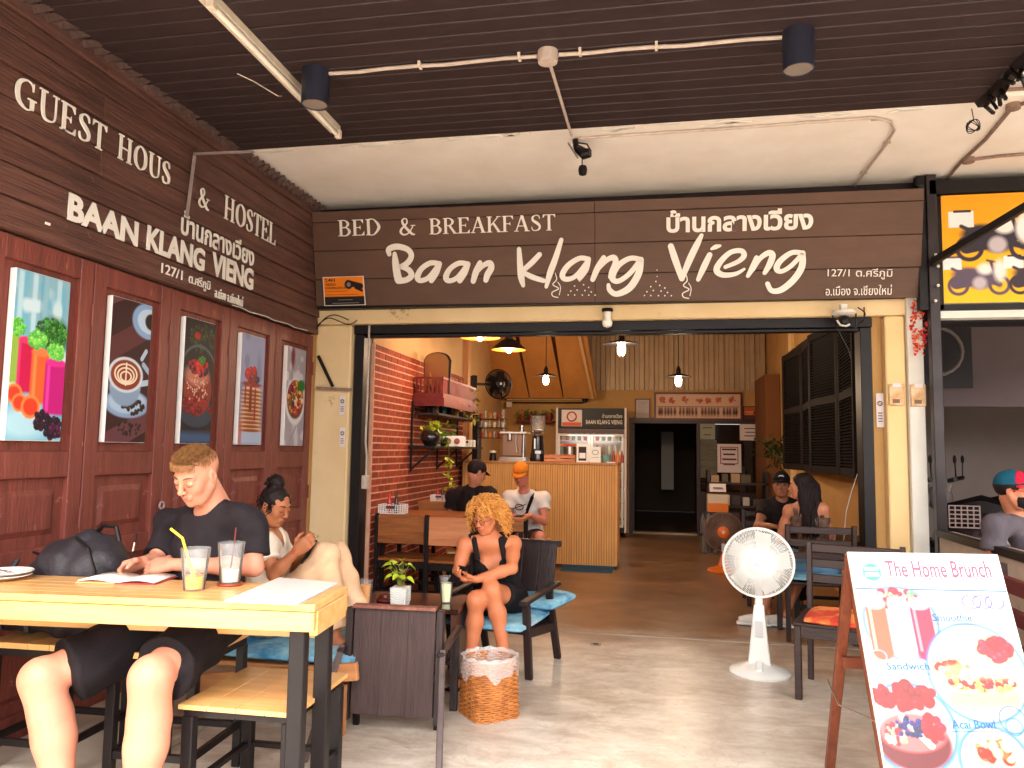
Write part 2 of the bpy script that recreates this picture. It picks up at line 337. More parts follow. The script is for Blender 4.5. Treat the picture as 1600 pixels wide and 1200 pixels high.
def floor_mat():
    m=bpy.data.materials.new('polished_concrete'); m.use_nodes=True; n=m.node_tree.nodes; l=m.node_tree.links; b=n['Principled BSDF']
    tc=n.new('ShaderNodeTexCoord')
    def nz(sc,st,det=8,ro=.65,dist=0):
        mp=n.new('ShaderNodeMapping'); mp.inputs['Scale'].default_value=st; l.new(tc.outputs['Object'],mp.inputs[0])
        k=n.new('ShaderNodeTexNoise'); k.inputs['Scale'].default_value=sc; k.inputs['Detail'].default_value=det; k.inputs['Roughness'].default_value=ro; k.inputs['Distortion'].default_value=dist
        l.new(mp.outputs[0],k.inputs['Vector']); return k.outputs['Fac']
    def ramp(f,p0,c0,p1,c1):
        r=n.new('ShaderNodeValToRGB'); e=r.color_ramp.elements; e[0].position=p0; e[1].position=p1; e[0].color=(*c0,1); e[1].color=(*c1,1); l.new(f,r.inputs[0]); return r.outputs[0]
    def mixc(f,a,c,mode='MIX'):
        x=n.new('ShaderNodeMix'); x.data_type='RGBA'; x.blend_type=mode; l.new(f,x.inputs[0]) if not isinstance(f,float) else setattr(x.inputs[0],'default_value',f)
        l.new(a,x.inputs[6]); l.new(c,x.inputs[7]); return x.outputs[2]
    a=nz(1.1,(.8,1.6,1),9,.66,.6); c=nz(4,(.9,1.8,1),10,.72,.5)
    base=ramp(a,.34,L((172,154,136)),.64,L((222,212,200)))
    base2=ramp(c,.36,L((160,142,124)),.64,L((228,220,208)))
    out=mixc(.55,base,base2)
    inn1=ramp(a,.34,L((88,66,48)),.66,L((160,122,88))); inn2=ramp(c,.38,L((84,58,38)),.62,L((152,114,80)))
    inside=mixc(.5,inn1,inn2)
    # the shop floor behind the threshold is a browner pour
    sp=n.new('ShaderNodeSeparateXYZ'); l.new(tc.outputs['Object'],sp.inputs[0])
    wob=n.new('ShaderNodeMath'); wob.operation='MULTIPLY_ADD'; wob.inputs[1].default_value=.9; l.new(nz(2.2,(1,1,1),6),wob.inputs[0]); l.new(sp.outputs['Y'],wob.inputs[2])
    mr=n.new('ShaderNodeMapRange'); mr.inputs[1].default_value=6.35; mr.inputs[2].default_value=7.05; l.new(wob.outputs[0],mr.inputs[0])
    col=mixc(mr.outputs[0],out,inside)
    crk=ramp(nz(1.7,(1,1,1),12,.78,.3),.485,(1,1,1),.5,(0,0,0)); crk2=ramp(nz(1.7,(1,1,1),12,.78,.3),.5,(0,0,0),.515,(1,1,1)); dk=n.new('ShaderNodeRGB'); dk.outputs[0].default_value=(*L((120,96,74)),1)
    mk=n.new('ShaderNodeMath'); mk.operation='ADD'; l.new(crk,mk.inputs[0]); l.new(crk2,mk.inputs[1]); mk2=n.new('ShaderNodeMath'); mk2.operation='MULTIPLY_ADD'; mk2.inputs[1].default_value=-.22; mk2.inputs[2].default_value=.22; l.new(mk.outputs[0],mk2.inputs[0]); col=mixc(mk2.outputs[0],col,dk.outputs[0])
    st=ramp(nz(9,(1,1.6,1),8,.75,.4),.56,(0,0,0),.68,(1,1,1)); ms=n.new('ShaderNodeMath'); ms.operation='MULTIPLY'; ms.inputs[1].default_value=.35; l.new(st,ms.inputs[0]); col=mixc(ms.outputs[0],col,dk.outputs[0])
    sp2=ramp(nz(60,(1,1,1),3),.64,(0,0,0),.72,(1,1,1)); pale=n.new('ShaderNodeRGB'); pale.outputs[0].default_value=(*L((222,212,198)),1)
    mm=n.new('ShaderNodeMath'); mm.operation='MULTIPLY'; mm.inputs[1].default_value=.25; l.new(sp2,mm.inputs[0])
    col=mixc(mm.outputs[0],col,pale.outputs[0]); l.new(col,b.inputs['Base Color'])
    rr=n.new('ShaderNodeMapRange'); rr.inputs[3].default_value=.22; rr.inputs[4].default_value=.42; l.new(c,rr.inputs[0]); l.new(rr.outputs[0],b.inputs['Roughness'])
    bp=n.new('ShaderNodeBump'); bp.inputs['Strength'].default_value=.12; bp.inputs['Distance'].default_value=.006; l.new(nz(14,(1,1.5,1),6),bp.inputs['Height']); l.new(bp.outputs[0],b.inputs['Normal'])
    return m
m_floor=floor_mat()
# ================= SETTING =================
def S(name,b,m,parent=None,**k):
    o=b.build(name,m,parent,**k)
    if parent is None: o['kind']='structure'
    return o
S('ground',B().box(-250,250,-250,250,-.35,-.12),mat('asphalt',(.06,.058,.056),.9,(.09,.086,.082),4,bump=.4,bscale=40))
S('bounce_pavement',B().box(-14,14,-7,0.4,-.12,-.006),m_concrete)  # out of view, widened in pale concrete to bounce light onto the soffit
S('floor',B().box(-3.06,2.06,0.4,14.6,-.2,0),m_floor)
S('raised_kerb',B().box(-3.04,-2.32,1.6,6.3,0.0,.05),m_concrete,bevel=.01)
S('threshold_strip',B().box(-2.66,1.7,6.31,6.35,.0,.004),m_concrete)
S('neighbour_floor',B().box(2.06,7,0.4,12.6,-.2,-.004),m_concrete)
XL=-3.044; YF=6.33; ZC=3.63
# canopy ceiling: dark boards running across, soffit slab behind
ce=B().box(-3.0,1.94,.8,4.9,ZC+.06,ZC+.11).build('ceiling',m_black); ce['kind']='structure'
bm0=B().box(-2.5,2.44,-.054,.054,0,.05)
me=bm0.mesh('board',m_ceil_and_shade)
y=.86; k=0
while y<4.88:
    o=obj('board',me,ce,(-.5,y,ZC+random.uniform(-.002,.002)),(0,random.uniform(-.0012,.0012),random.uniform(-.001,.001)))
    bv=o.modifiers.new('b','BEVEL'); bv.width=.005; y+=.1135; k+=1
sl=S('soffit_slab',B().box(-3.3,7.5,4.905,6.6,ZC+.04,ZC+.3),m_white)
S('neighbour_soffit',B().box(2.02,7.5,.8,4.9,ZC+.06,ZC+.3),m_white)
S('cornice_lip',B().box(-3.04,1.94,4.9,4.93,ZC+.03,ZC+.1),m_white)
b=B()
for i in range(16):   # torn plaster along the slab edge
    x=random.uniform(-2.9,1.8); b.prism([(random.uniform(-.09,.09)+math.cos(a)*random.uniform(.03,.1),math.sin(a)*random.uniform(.008,.03)) for a in [j*PI/4 for j in range(8)]],(x,4.97+random.uniform(0,.05),ZC+.035),(1,0,0),(0,1,0),(0,0,-1),.008)
S('flaking_plaster',b,m_offwhite); bpy.data.objects['flaking_plaster']['kind']='stuff'
# left wall: brick-deep body, planks, folding doors
S('left_wall',B().box(-3.4,XL-.06,.6,6.6,-.1,ZC+.3),m_beige)
S('facade_beam',B().box(-3.06,2.02,6.35,6.62,2.585,2.72),m_beige,bevel=.01)
S('facade_upper_wall',B().box(-3.06,2.06,6.40,6.6,2.725,ZC+.05),m_ceil_and_shade)  # dark colour paints in the shadow band between sign top and soffit
S('pillar_left',B().box(-3.043,-2.70,6.36,6.75,0,2.58),m_beige,bevel=.012)
S('pillar_reveal',B().box(1.70,1.775,6.45,6.75,0,2.60),m_ochre)
S('pillar_right',B().box(1.778,1.925,6.36,6.75,0,2.58),m_beige2,bevel=.01)
S('neighbour_pillar',B().box(1.930,2.045,6.32,6.75,0,2.75),m_offwhite,bevel=.006)
b=B().box(-2.69,-2.60,6.42,6.60,0,2.50).box(1.61,1.695,6.42,6.60,0,2.50).box(-2.695,1.70,6.41,6.62,2.503,2.583)
b.box(-2.6,1.61,6.44,6.52,2.475,2.50)
S('door_frame',b,m_black,bevel=.004)
S('interior_ceiling',B().box(-3.6,2.3,6.63,17,4.05,4.2),m_tan)
S('interior_upper_front',B().box(-3.06,2.06,6.63,6.7,2.6,4.05),m_tan)
# brick wall
XB=-2.567
bw=B().box(-2.8,XB-.004,6.62,9.95,0,2.45).build('brick_wall',m_mortar); bw['kind']='structure'
S('plaster_wall_over_bricks',B().box(-2.8,XB-.02,6.62,9.95,2.455,4.05),m_tan)
bl,bh=.172,.066; g=.014
bme=B().box(-.02,0,g/2,bl-g/2,g/2,bh-g/2).mesh('brick',m_brick)
rows=round(2.45/bh); cnt=0; far=B(); cells=[]
for r in range(rows):
    off=(r%2)*bl/2
    y=6.63-off
    while y<9.93:
        y0=max(y,6.63); y1=min(y+bl,9.93)
        if y1-y0>.03: cells.append((y0,y1,r*(2.45/rows)))
        y+=bl
cells.sort(key=lambda c:(c[0]+ (0 if 1.0<c[2] else 1.3)))
for i,(y0,y1,z) in enumerate(cells):
    if i<295:
        o=obj('brick',bme,bw,(XB+random.uniform(-.0015,.0015),y0,z)); o.scale=(1,(y1-y0)/bl,1)
    else: far.box(XB-.02,XB+random.uniform(-.0015,.0015),y0+g/2,y1-g/2,z+g/2,z+bh-g/2)
fo=far.build('bricks_beyond',mat('orange_brick_mass',L((150,62,36)),.8,L((118,42,24)),9,bump=.5,bscale=60,contrast=.3),bw); fo['kind']='stuff'
S('wooden_trim_post',B().box(-2.62,-2.52,9.96,10.10,0,4.0),mat('light_brown_trim',L((196,140,92)),.6,L((176,122,78)),4,(2,2,.5),.2))
S('alcove_wall',B().box(-3.0,-2.9,10.10,14.2,0,4.05),m_tan)
# back wall with door opening
YBk=14.08
S('back_wall',B().box(-3.0,-.48,YBk,YBk+.12,0,2.6).box(-.48,1.95,YBk,YBk+.12,2.1,2.6),m_ochre)
S('back_wall_top',B().box(-3.0,1.95,YBk+.05,YBk+.16,2.6,4.05),m_tan)
S('right_wall',B().box(1.95,2.055,6.76,16.5,0,4.05),m_ochre)
bz=B(); n=19; x0=-1.45; x1=1.93; st=(x1-x0)/n; pts=[]
for i in range(n):
    x=x0+i*st; pts+=[(x,0),(x+st*.42,0),(x+st*.5,-.05),(x+st*.92,-.05)]
pts.append((x1,0))
vs=[(p[0],YBk+.02+p[1],z) for z in (2.61,3.62) for p in pts]; N_=len(pts)
bz.add(vs,[(i,i+1,N_+i+1,N_+i) for i in range(N_-1)])
cp=thing('corrugated_partition','beige corrugated metal partition across the top of the back wall','partition')
o=bz.build('corrugated_sheet',mat('beige_metal_sheet',L((186,160,128)),.5,L((170,144,112)),3,metal=.2),cp); o.modifiers.new('s','SOLIDIFY').thickness=.003
B().box(-1.5,1.9,YBk-.08,YBk-.02,3.64,3.70).build('rail',m_black,cp)
# staircase underside panels at upper left of the shop
stp=thing('stair_underside','ochre plywood underside of a staircase above the coffee counter','staircase')
mp_=mat('ochre_plywood',L((190,130,66)),.7,L((170,112,52)),3,(1,.4,1),.1)
for i in range(3):
    B().bar((-2.85+i*.02,13.0,2.45+0),(-2.85,12.0,3.95),.02,.5)
    b=B(); x=-2.88+i*.62; b.add([(x,13.6,2.42),(x+.6,13.6,2.42),(x+.42,12.2,4.04),(x-.1,12.2,4.04),(x,13.64,2.42),(x+.6,13.64,2.42),(x+.42,12.24,4.04),(x-.1,12.24,4.04)],[(0,1,2,3),(7,6,5,4),(0,4,5,1),(1,5,6,2),(2,6,7,3),(3,7,4,0)])
    b.build('panel',mp_,stp)
B().bar((-1.1,13.6,2.45),(-1.35,12.2,4.0),.05,.16).build('stringer',m_tan,stp)
# corridor beyond the back door
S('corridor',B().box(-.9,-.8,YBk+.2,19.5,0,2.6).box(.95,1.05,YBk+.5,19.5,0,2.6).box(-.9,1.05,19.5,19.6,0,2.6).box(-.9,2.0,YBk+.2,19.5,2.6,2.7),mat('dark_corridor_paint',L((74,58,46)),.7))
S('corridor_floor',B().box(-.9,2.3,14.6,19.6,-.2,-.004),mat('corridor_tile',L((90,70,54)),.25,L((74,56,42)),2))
b=B().box(.12,.40,17.9,18.0,.62,1.95); 
tag(b.build('corridor_screen',mat('pale_panel',L((200,196,190)),.6)),'pale grey panel standing in the dark corridor beyond the open back door','screen')
# neighbour bay
S('neighbour_back_wall',B().box(2.06,7,11.0,11.1,0,3.7),mat('grey_brown_plaster',L((150,136,130)),.8,L((134,120,115)),1,bump=.1))
S('neighbour_side_wall',B().box(6.9,7,6.6,11,0,3.7),m_concrete)
S('neighbour_lintel',B().box(2.05,7,6.34,6.6,2.52,3.64),m_black)
S('neighbour_ceiling',B().box(2.05,7,6.6,11,3.62,3.7),mat('grey_ceiling',L((110,98,98)),.8))
S('party_wall',B().box(2.056,2.13,6.76,11,0,3.62),mat('grey_plaster',L((118,104,100)),.8,L((104,92,90)),1))
b=B().box(2.9,6.9,8.6,8.7,2.0,3.6)
S('neighbour_bulkhead',b,mat('grey_purple_plaster',L((120,104,106)),.8,L((106,92,94)),1))
# ================= LEFT WALL: planks, lettering, doors, canvases =================
X1,Y1,Z1=V(1,0,0),V(0,1,0),V(0,0,1)
ls=thing('guest_house_sign','dark brown plank sign wall with white GUEST HOUS & HOSTEL lettering above the red doors','sign',(XL,0,0))
z=2.49; k=0
while z<3.66:
    h=.155 if k<6 else .12
    spl=[.9,3.55,6.34] if k%2 else [.9,4.42,6.34]
    for i in range(2):
        t=.028+(.006 if k%2 else 0)+random.uniform(0,.002); hh=min(h-.006,3.665-z)
        b=B().add([(-.05,0,0),(t+.008,0,0),(t-.004,0,hh),(-.05,0,hh),(-.05,spl[i+1]-spl[i]-.004,0),(t+.008,spl[i+1]-spl[i]-.004,0),(t-.004,spl[i+1]-spl[i]-.004,hh),(-.05,spl[i+1]-spl[i]-.004,hh)],[(0,1,2,3),(7,6,5,4),(0,4,5,1),(1,5,6,2),(2,6,7,3),(3,7,4,0)])
        b.build('plank',m_plank,ls,bevel=.003,loc=(0,spl[i],z))
    z+=h; k+=1
XS=XL+.040
def lp(px,py): p=at(px,py,X=XS); return V(p.x-XL,p.y,p.z)   # point on the planks, in the sign's frame
Yd=V(0,1,0)
serif('GUEST',(XS-XL,2.955,3.085),(XS-XL,3.58,3.085),.15,Z1,X1,ls,m_letter)
serif('HOUS',(XS-XL,3.66,3.095),(XS-XL,4.14,3.095),.145,Z1,X1,ls,m_letter)
serif('&',(XS-XL,4.43,3.07),(XS-XL,4.57,3.07),.135,Z1,X1,ls,m_letter)
serif('HOSTEL',(XS-XL,4.74,3.08),(XS-XL,5.49,3.08),.17,Z1,X1,ls,m_letter)
text('BAAN',(XS-XL,3.33,2.635),(XS-XL,3.87,2.635),.145,Z1,X1,ls,m_letter,.035)
text('KLANG',(XS-XL,3.95,2.64),(XS-XL,4.54,2.64),.155,Z1,X1,ls,m_letter,.035)
text('VIENG',(XS-XL,4.63,2.645),(XS-XL,5.17,2.645),.165,Z1,X1,ls,m_letter,.035)
text('บ้านกลางเวียง',(XS-XL,4.27,2.83),(XS-XL,5.17,2.83),.165,Z1,X1,ls,m_letter,.022,ext=.002)
text('127/1',(XS-XL,4.10,2.535),(XS-XL,4.31,2.535),.062,Z1,X1,ls,m_letter,0)
text('ต.ศรีภูมิ',(XS-XL,4.38,2.515),(XS-XL,4.62,2.515),.085,Z1,X1,ls,m_letter,0)
text('อ.เมือง จ.เชียงใหม่',(XS-XL,4.68,2.50),(XS-XL,5.04,2.50),.075,Z1,X1,ls,m_letter,0)
B().cbox((XS-XL,3.21,2.575),(.006,.03,.012)).build('tape_scrap',m_letter,ls)
b=B(); b.tube([(.045,4.9+i*.12,2.485+.006*math.sin(i*2.1)) for i in range(11)],.004,5); b.build('sealant_bead',m_offwhite,ls)
# galvanised bracket
b=B(); p0=at(302,243,X=XL+.06); p1=at(291,338,X=XL+.06); p2=at(376,239,Y=4.9)
br=thing('wall_bracket','pale galvanised strip bracket hanging from the ceiling edge over the GUEST HOUS lettering','bracket')
gal=mat('galvanised_steel',L((190,176,172)),.45,L((160,148,146)),20,metal=.5)
B().bar(tuple(p0+V(.01,0,0)),tuple(p1+V(.005,0,0)),.028,.006,X1).build('drop_strip',gal,br)
B().bar(tuple(p0+V(.008,0,.01)),(p0.x+.42,p0.y+.02,p0.z+.01),.03,.006).build('top_strip',gal,br)
# rope-like trim where planks meet the ceiling
b=B(); 
for i in range(64):
    y=.95+i*.083; b.bar((XL+.05,y,3.60+random.uniform(-.01,.01)),(XL+.07,y+.075,3.645+random.uniform(-.008,.008)),.05,.035)
rp=b.build('bamboo_trim',mat('dark_dusty_rope',L((96,74,66)),.9,L((70,52,48)),30,bump=.5)); tag(rp,kind='stuff')
DW=.672
def door():
    t=thing('folding_door','red brown folding door leaf','door')
    b=B; st=.095
    for y0 in (0,DW-st): b().box(-.05,.0,y0,y0+st,.0,2.475).build('stile',m_red,t,bevel=.004)
    for z0,z1 in ((2.36,2.475),(1.30,1.435),(.84,.95),(.03,.16)): b().box(-.048,-.002,st,DW-st,z0,z1).build('rail',m_red,t,bevel=.004)
    b().box(-.05,-.026,st,DW-st,1.435,2.36).build('upper_panel',m_red,t)
    for z0,z1 in ((.95,1.30),(.16,.84)):
        p=b().box(-.05,-.03,st,DW-st,z0,z1).build('lower_panel',m_red,t)
        y0,y1=st+.085,DW-st-.085; m=.03
        q=B().add([(-.03,y0-m,z0+.06),(-.03,y1+m,z0+.06),(-.03,y1+m,z1-.06),(-.03,y0-m,z1-.06),(-.016,y0,z0+.06+m),(-.016,y1,z0+.06+m),(-.016,y1,z1-.06-m),(-.016,y0,z1-.06-m)],[(4,5,6,7),(0,1,5,4),(1,2,6,5),(2,3,7,6),(3,0,4,7)])
        q.build('raised_field',m_red,p)
    for z0 in (2.12,1.02): b().tube([(.004,DW+.001,z0),(.004,DW+.001,z0+.12)],.007,6).build('hinge',m_red,t)
    return t
dlab=['red brown folding door with the tall juice canvas on it, nearest the camera','red brown folding door with the latte canvas on it','red brown folding door with the berry cake canvas, behind the writing man','red brown folding door with the pancake stack canvas on it','red brown folding door with the salad bowl canvas, beside the cream pillar']
dys=[2.925,3.605,4.285,4.965,5.645]
d0=door()
for i,y in enumerate([2.245]+dys):
    o=d0 if i==0 else copy_tree(d0)
    place(o,(XL+.0,y,0),0,(['red brown folding door at the left edge of the photo, without a canvas']+dlab)[i],'red folding doors along the left wall')
b=B(); c=(XL+.02,4.26,1.10); b.tube([(c[0],c[1]+.022*math.cos(a*PI/6),c[2]+.022*math.sin(a*PI/6)) for a in range(12)],.006,6,closed=True); tag(b.build('ring_pull',gal),'small metal ring pull on the red door joint left of the writing man','handle')
def canvas_paint(i):
    P=Paint(140,330,L((150,190,205)))
    if i==0:
        P.noise(5,(120,190,210),.7,.4,1); P.noise(4,(220,235,240),.8,.55,2)
        for x in (.05,.3,.5,.75): P.rect(x,.55,x+.09,1,(205,228,236),.03,.7)
        P.rect(.45,.7,.6,1,(120,175,195),.03,.6)
        P.ell(.75,.64,.28,.11,(50,120,50),.15); P.noise(16,(90,170,70),.0,.5); P.blobs(.7,.66,.3,.09,260,.022,[(60,140,50),(90,170,70),(40,90,40)],1)
        P.rect(0,0,1,.26,(120,190,215),.05); P.ell(.3,.1,.5,.1,(185,222,235),.2)
        P.rect(-.05,.33,.14,.62,(160,190,90),.02); P.blobs(.08,.66,.14,.05,90,.022,[(90,180,60),(130,210,90)],2)
        P.rect(.12,.28,.40,.59,(205,20,95),.02); P.rect(.12,.28,.17,.6,(240,90,150),.02,.6); P.ell(.26,.59,.14,.022,(235,70,130),.02)
        P.rect(.36,.22,.68,.53,(245,115,60),.02); P.rect(.4,.24,.46,.52,(255,165,110),.02,.7); P.ell(.52,.53,.16,.025,(250,140,90),.02)
        P.rect(.62,.16,1.02,.48,(200,20,140),.02); P.rect(.66,.18,.72,.47,(240,90,190),.02,.7); P.ell(.82,.48,.2,.026,(225,60,160),.02)
        P.blobs(.45,.60,.16,.05,60,.035,[(100,190,80),(150,220,110)],4); P.blobs(.8,.55,.16,.045,60,.035,[(110,200,90),(150,220,110)],5)
        for (x,y,r) in ((.1,.27,.14),(.2,.22,.13),(.4,.2,.17)): P.ell(x,y,r,r*.42,(250,150,90),.02); P.ell(x,y,r*.75,r*.3,(230,80,50),.02)
        P.blobs(.62,.12,.14,.05,40,.045,[(40,20,50),(80,20,60),(30,15,40)],6); P.blobs(.85,.08,.16,.06,50,.045,[(40,20,50),(90,20,70),(25,15,40)],7)
    elif i==1:
        P=Paint(140,330,L((70,36,40))); P.line(-.2,.58,1.2,.9,.18,(110,62,66),.9); P.line(-.2,.35,1,.55,.08,(90,50,52),.8); P.line(-.2,.95,.6,1.1,.1,(140,96,100),.7); P.line(.1,.0,1.2,.2,.18,(120,76,84),.9)
        P.ell(.92,.88,.42,.13,(150,180,215),.03); P.ell(.95,.88,.32,.09,(196,216,236),.02); P.ell(1.0,.88,.17,.06,(40,22,20),.03)
        P.ell(.5,.27,.56,.10,(150,176,206),.03); P.ell(.5,.28,.47,.08,(182,204,226),.03); P.blobs(.65,.25,.3,.05,40,.035,[(40,22,18),(60,34,26)],2)
        P.ell(.42,.38,.38,.13,(150,172,198),.03); P.rect(.06,.38,.80,.47,(176,196,216),.03); P.line(.8,.42,1.05,.44,.05,(190,206,224)); P.line(.85,.56,1.1,.48,.045,(170,190,214)); P.line(.8,.6,.9,.66,.04,(190,206,224))
        P.ell(.42,.47,.43,.125,(214,222,232),.02); P.ell(.42,.47,.37,.105,(150,72,40),.02)
        for k in range(3): P.ring(.42,.475-k*.008,.27-k*.07,.07-k*.018,.02,(240,226,206))
        P.line(.42,.4,.42,.55,.018,(240,226,206)); P.blobs(.6,.1,.35,.05,26,.03,[(36,20,18),(50,28,24)],3)
    elif i==2:
        P=Paint(140,330,L((44,34,40))); P.blobs(.6,.85,.45,.12,60,.05,[(40,60,36),(70,30,34),(50,74,44)],1); P.ell(.4,.87,.1,.03,(180,30,30),.03)
        P.ring(.5,.55,.6,.24,.03,(90,98,110)); P.ell(.5,.3,.62,.2,(30,30,42),.03); P.ell(.5,.25,.55,.12,(60,76,96),.03)
        P.ell(.5,.43,.46,.2,(150,60,50),.05); P.blobs(.5,.45,.36,.14,120,.022,[(214,170,150),(170,60,54),(120,40,40),(230,196,176)],14); P.ell(.45,.55,.4,.09,(214,160,140),.1,.6)
        P.blobs(.5,.62,.32,.06,40,.06,[(170,24,36),(200,50,50),(60,40,70),(130,20,40)],5); P.blobs(.5,.3,.5,.06,36,.06,[(160,30,40),(120,16,30)],6); P.blobs(.6,.68,.1,.03,16,.04,[(60,130,50)],7)
        P.rect(0,0,1,.09,(76,104,140),.05)
    elif i==3:
        P=Paint(140,330,L((150,158,190))); P.noise(3,(120,126,160),.6,.5,1); P.rect(0,0,1,.14,(176,190,214),.06)
        for k in range(11):
            y=.14+k*.036; P.ell(.5,y,.44-.006*k,.026,(226,188,150),.02); P.ell(.5,y-.012,.43,.014,(150,84,50),.02)
        P.rect(.4,.3,.5,.56,(130,20,24),.03); P.rect(.62,.22,.68,.52,(150,30,28),.03); P.rect(.2,.36,.26,.54,(150,30,28),.03); P.ell(.5,.55,.4,.025,(150,30,30),.03); P.blobs(.5,.63,.26,.07,30,.08,[(180,20,30),(140,14,24),(60,40,80)],3)
        P.rect(.02,.0,.14,.2,(190,90,60),.05,.7)
    else:
        P=Paint(140,330,L((172,168,178))); P.noise(4,(214,212,220),.8,.5,1); P.ell(.5,.45,.5,.24,(222,222,226),.05); P.ell(.5,.47,.44,.2,(120,70,60),.05)
        P.blobs(.5,.48,.38,.16,110,.06,[(150,30,40),(60,120,50),(190,60,40),(90,30,60),(200,150,60),(230,190,160)],3); P.ell(.8,.62,.2,.06,(60,130,50),.05); P.line(.3,.05,.6,.2,.02,(150,146,160)); P.ell(.3,.9,.1,.1,(140,60,70),.1)
    return P
clab=['tall canvas print of pink and orange juices with mint on the nearest door','tall canvas print of a latte cup and coffee beans on dark wood','tall canvas print of a berry cake on a dark plate behind the writing man','tall canvas print of stacked pancakes topped with raspberries','tall canvas print of a salad bowl, nearest the cream pillar']
cvy=[3.07,3.73,4.41,5.10,5.81]
m_canvas=mat('white_canvas_edge',L((236,232,228)),.8)
for i,y in enumerate(cvy):
    t=thing('canvas_print',clab[i],'canvas print',(XL-.022,y,1.485),0,'canvas prints on the red doors')
    B().box(0,.036,0,.345,0,.835).build('stretched_canvas',m_canvas,t,bevel=.003)
    print_panel('picture',canvas_paint(i),(.0365,.003,.003),(0,.339,0),(0,0,.829),(1,0,0),t,z=.0015)
# ================= FRONT SIGN =================
sg=thing('shop_sign','brown plank fascia sign with large white Baan Klang Vieng script over the entrance','sign')
OB=at(501,479,Y=6.27); OR=at(1427,466,Y=6.27); OT=at(490,331,Y=6.10)
Us=(OR-OB); SW=Us.length; Us.normalize(); Wv=V(0,-.17,OT.z-OB.z); SH=Wv.length; Wv.normalize(); Ns=Us.cross(Wv)*1.0
if Ns.y>0: Ns=-Ns
def su(px,py):
    d=V(*(MC@np.array([px-800.0,py-600.0,FPX]))); o=V(0,0,CAMH); t=(OB-o).dot(Ns)/d.dot(Ns); p=o+d*t-OB; return (p.dot(Us),p.dot(Wv))
xj=su(930,400)[0]
for (v0,v1) in ((0,.285*SH),(.285*SH,.585*SH),(.585*SH,.885*SH),(.885*SH,SH)):
    for (u0,u1) in ((-.04,xj),(xj,SW+.05)):
        B().prism([(u0+.001,v0+.0035),(u1-.001,v0+.0035),(u1-.001,v1-.002),(u0+.001,v1-.002)],OB,Us,Wv,Ns,.016+random.uniform(-.001,.001),-.016).build('plank',m_sign,sg,bevel=.003)
o=B().prism([(-.03,.01),(SW+.04,.01),(SW+.04,SH-.01),(-.03,SH-.01)],OB,Us,Wv,Ns,.02,-.045).build('back_board',m_black,sg)
for (x0,x1) in ((-3.02,-2.985),(1.985,2.02)): b=B().add([(x0,6.28,OB.z),(x1,6.28,OB.z),(x1,6.13,OB.z+SH*.98),(x0,6.13,OB.z+SH*.98),(x0,6.39,OB.z),(x1,6.39,OB.z),(x1,6.39,OB.z+SH*.98),(x0,6.39,OB.z+SH*.98)],[(0,1,2,3),(7,6,5,4),(0,4,5,1),(1,5,6,2),(2,6,7,3),(3,7,4,0)]); b.build('side_return',m_black,sg)
B().box(-3.0,2.0,6.28,6.36,2.715,2.745).build('bottom_angle',m_black,sg)
def sserif(word,a,b_,h):
    ua,va=su(*a); ub,vb=su(*b_); p=OB+Us*ua+Wv*va+Ns*.002; q=OB+Us*ub+Wv*vb+Ns*.002; serif(word,p,q,h,Wv,Ns,sg,m_letter)
hh=lambda x,y0,y1: abs(su(x,y0)[1]-su(x,y1)[1])
sserif('BED',(530,369),(598,366),hh(560,343,368)); sserif('&',(624,367),(652,366),hh(640,340,367)); sserif('BREAKFAST',(672,365),(871,357),hh(780,335,360))
def stext(body,a,b_,h,bold=0,res=3):
    ua,va=su(*a); ub,vb=su(*b_); text(body,OB+Us*ua+Wv*va+Ns*.002,OB+Us*ub+Wv*vb+Ns*.002,h,Wv,Ns,sg,m_letter,bold,res=res)
stext('บ้านกลางเวียง',(1042,360),(1271,353),hh(1150,322,358),.035)
stext('127/1 ต.ศรีภูมิ',(1293,430),(1394,430),hh(1350,414,431),.0); stext('อ.เมือง จ.เชียงใหม่',(1290,456),(1393,454),hh(1350,440,456),.0)
A6=lambda pts:[(480+x/3.3333,280+y/3.3333,w/3.3333) for x,y,w in pts]
A7=lambda pts:[(960+x/3.2,280+y/3.2,w/3.2) for x,y,w in pts]
SC=[A6([(458,385,20),(462,430,34),(470,490,38),(478,522,40)]),A6([(430,388,22),(428,362,28),(470,348,30),(525,362,28),(545,395,28),(525,432,28),(488,452,22)]),A6([(488,452,22),(530,468,28),(545,498,30),(520,520,28),(482,527,30)])]
for dx in (0,148): SC+= [A6([(690+dx,436,26),(645+dx,432,26),(598+dx,462,26),(576+dx,505,30),(592+dx,524,26),(634+dx,508,24),(680+dx,452,24)]),A6([(690+dx,436,28),(672+dx,480,34),(648+dx,524,26)])]
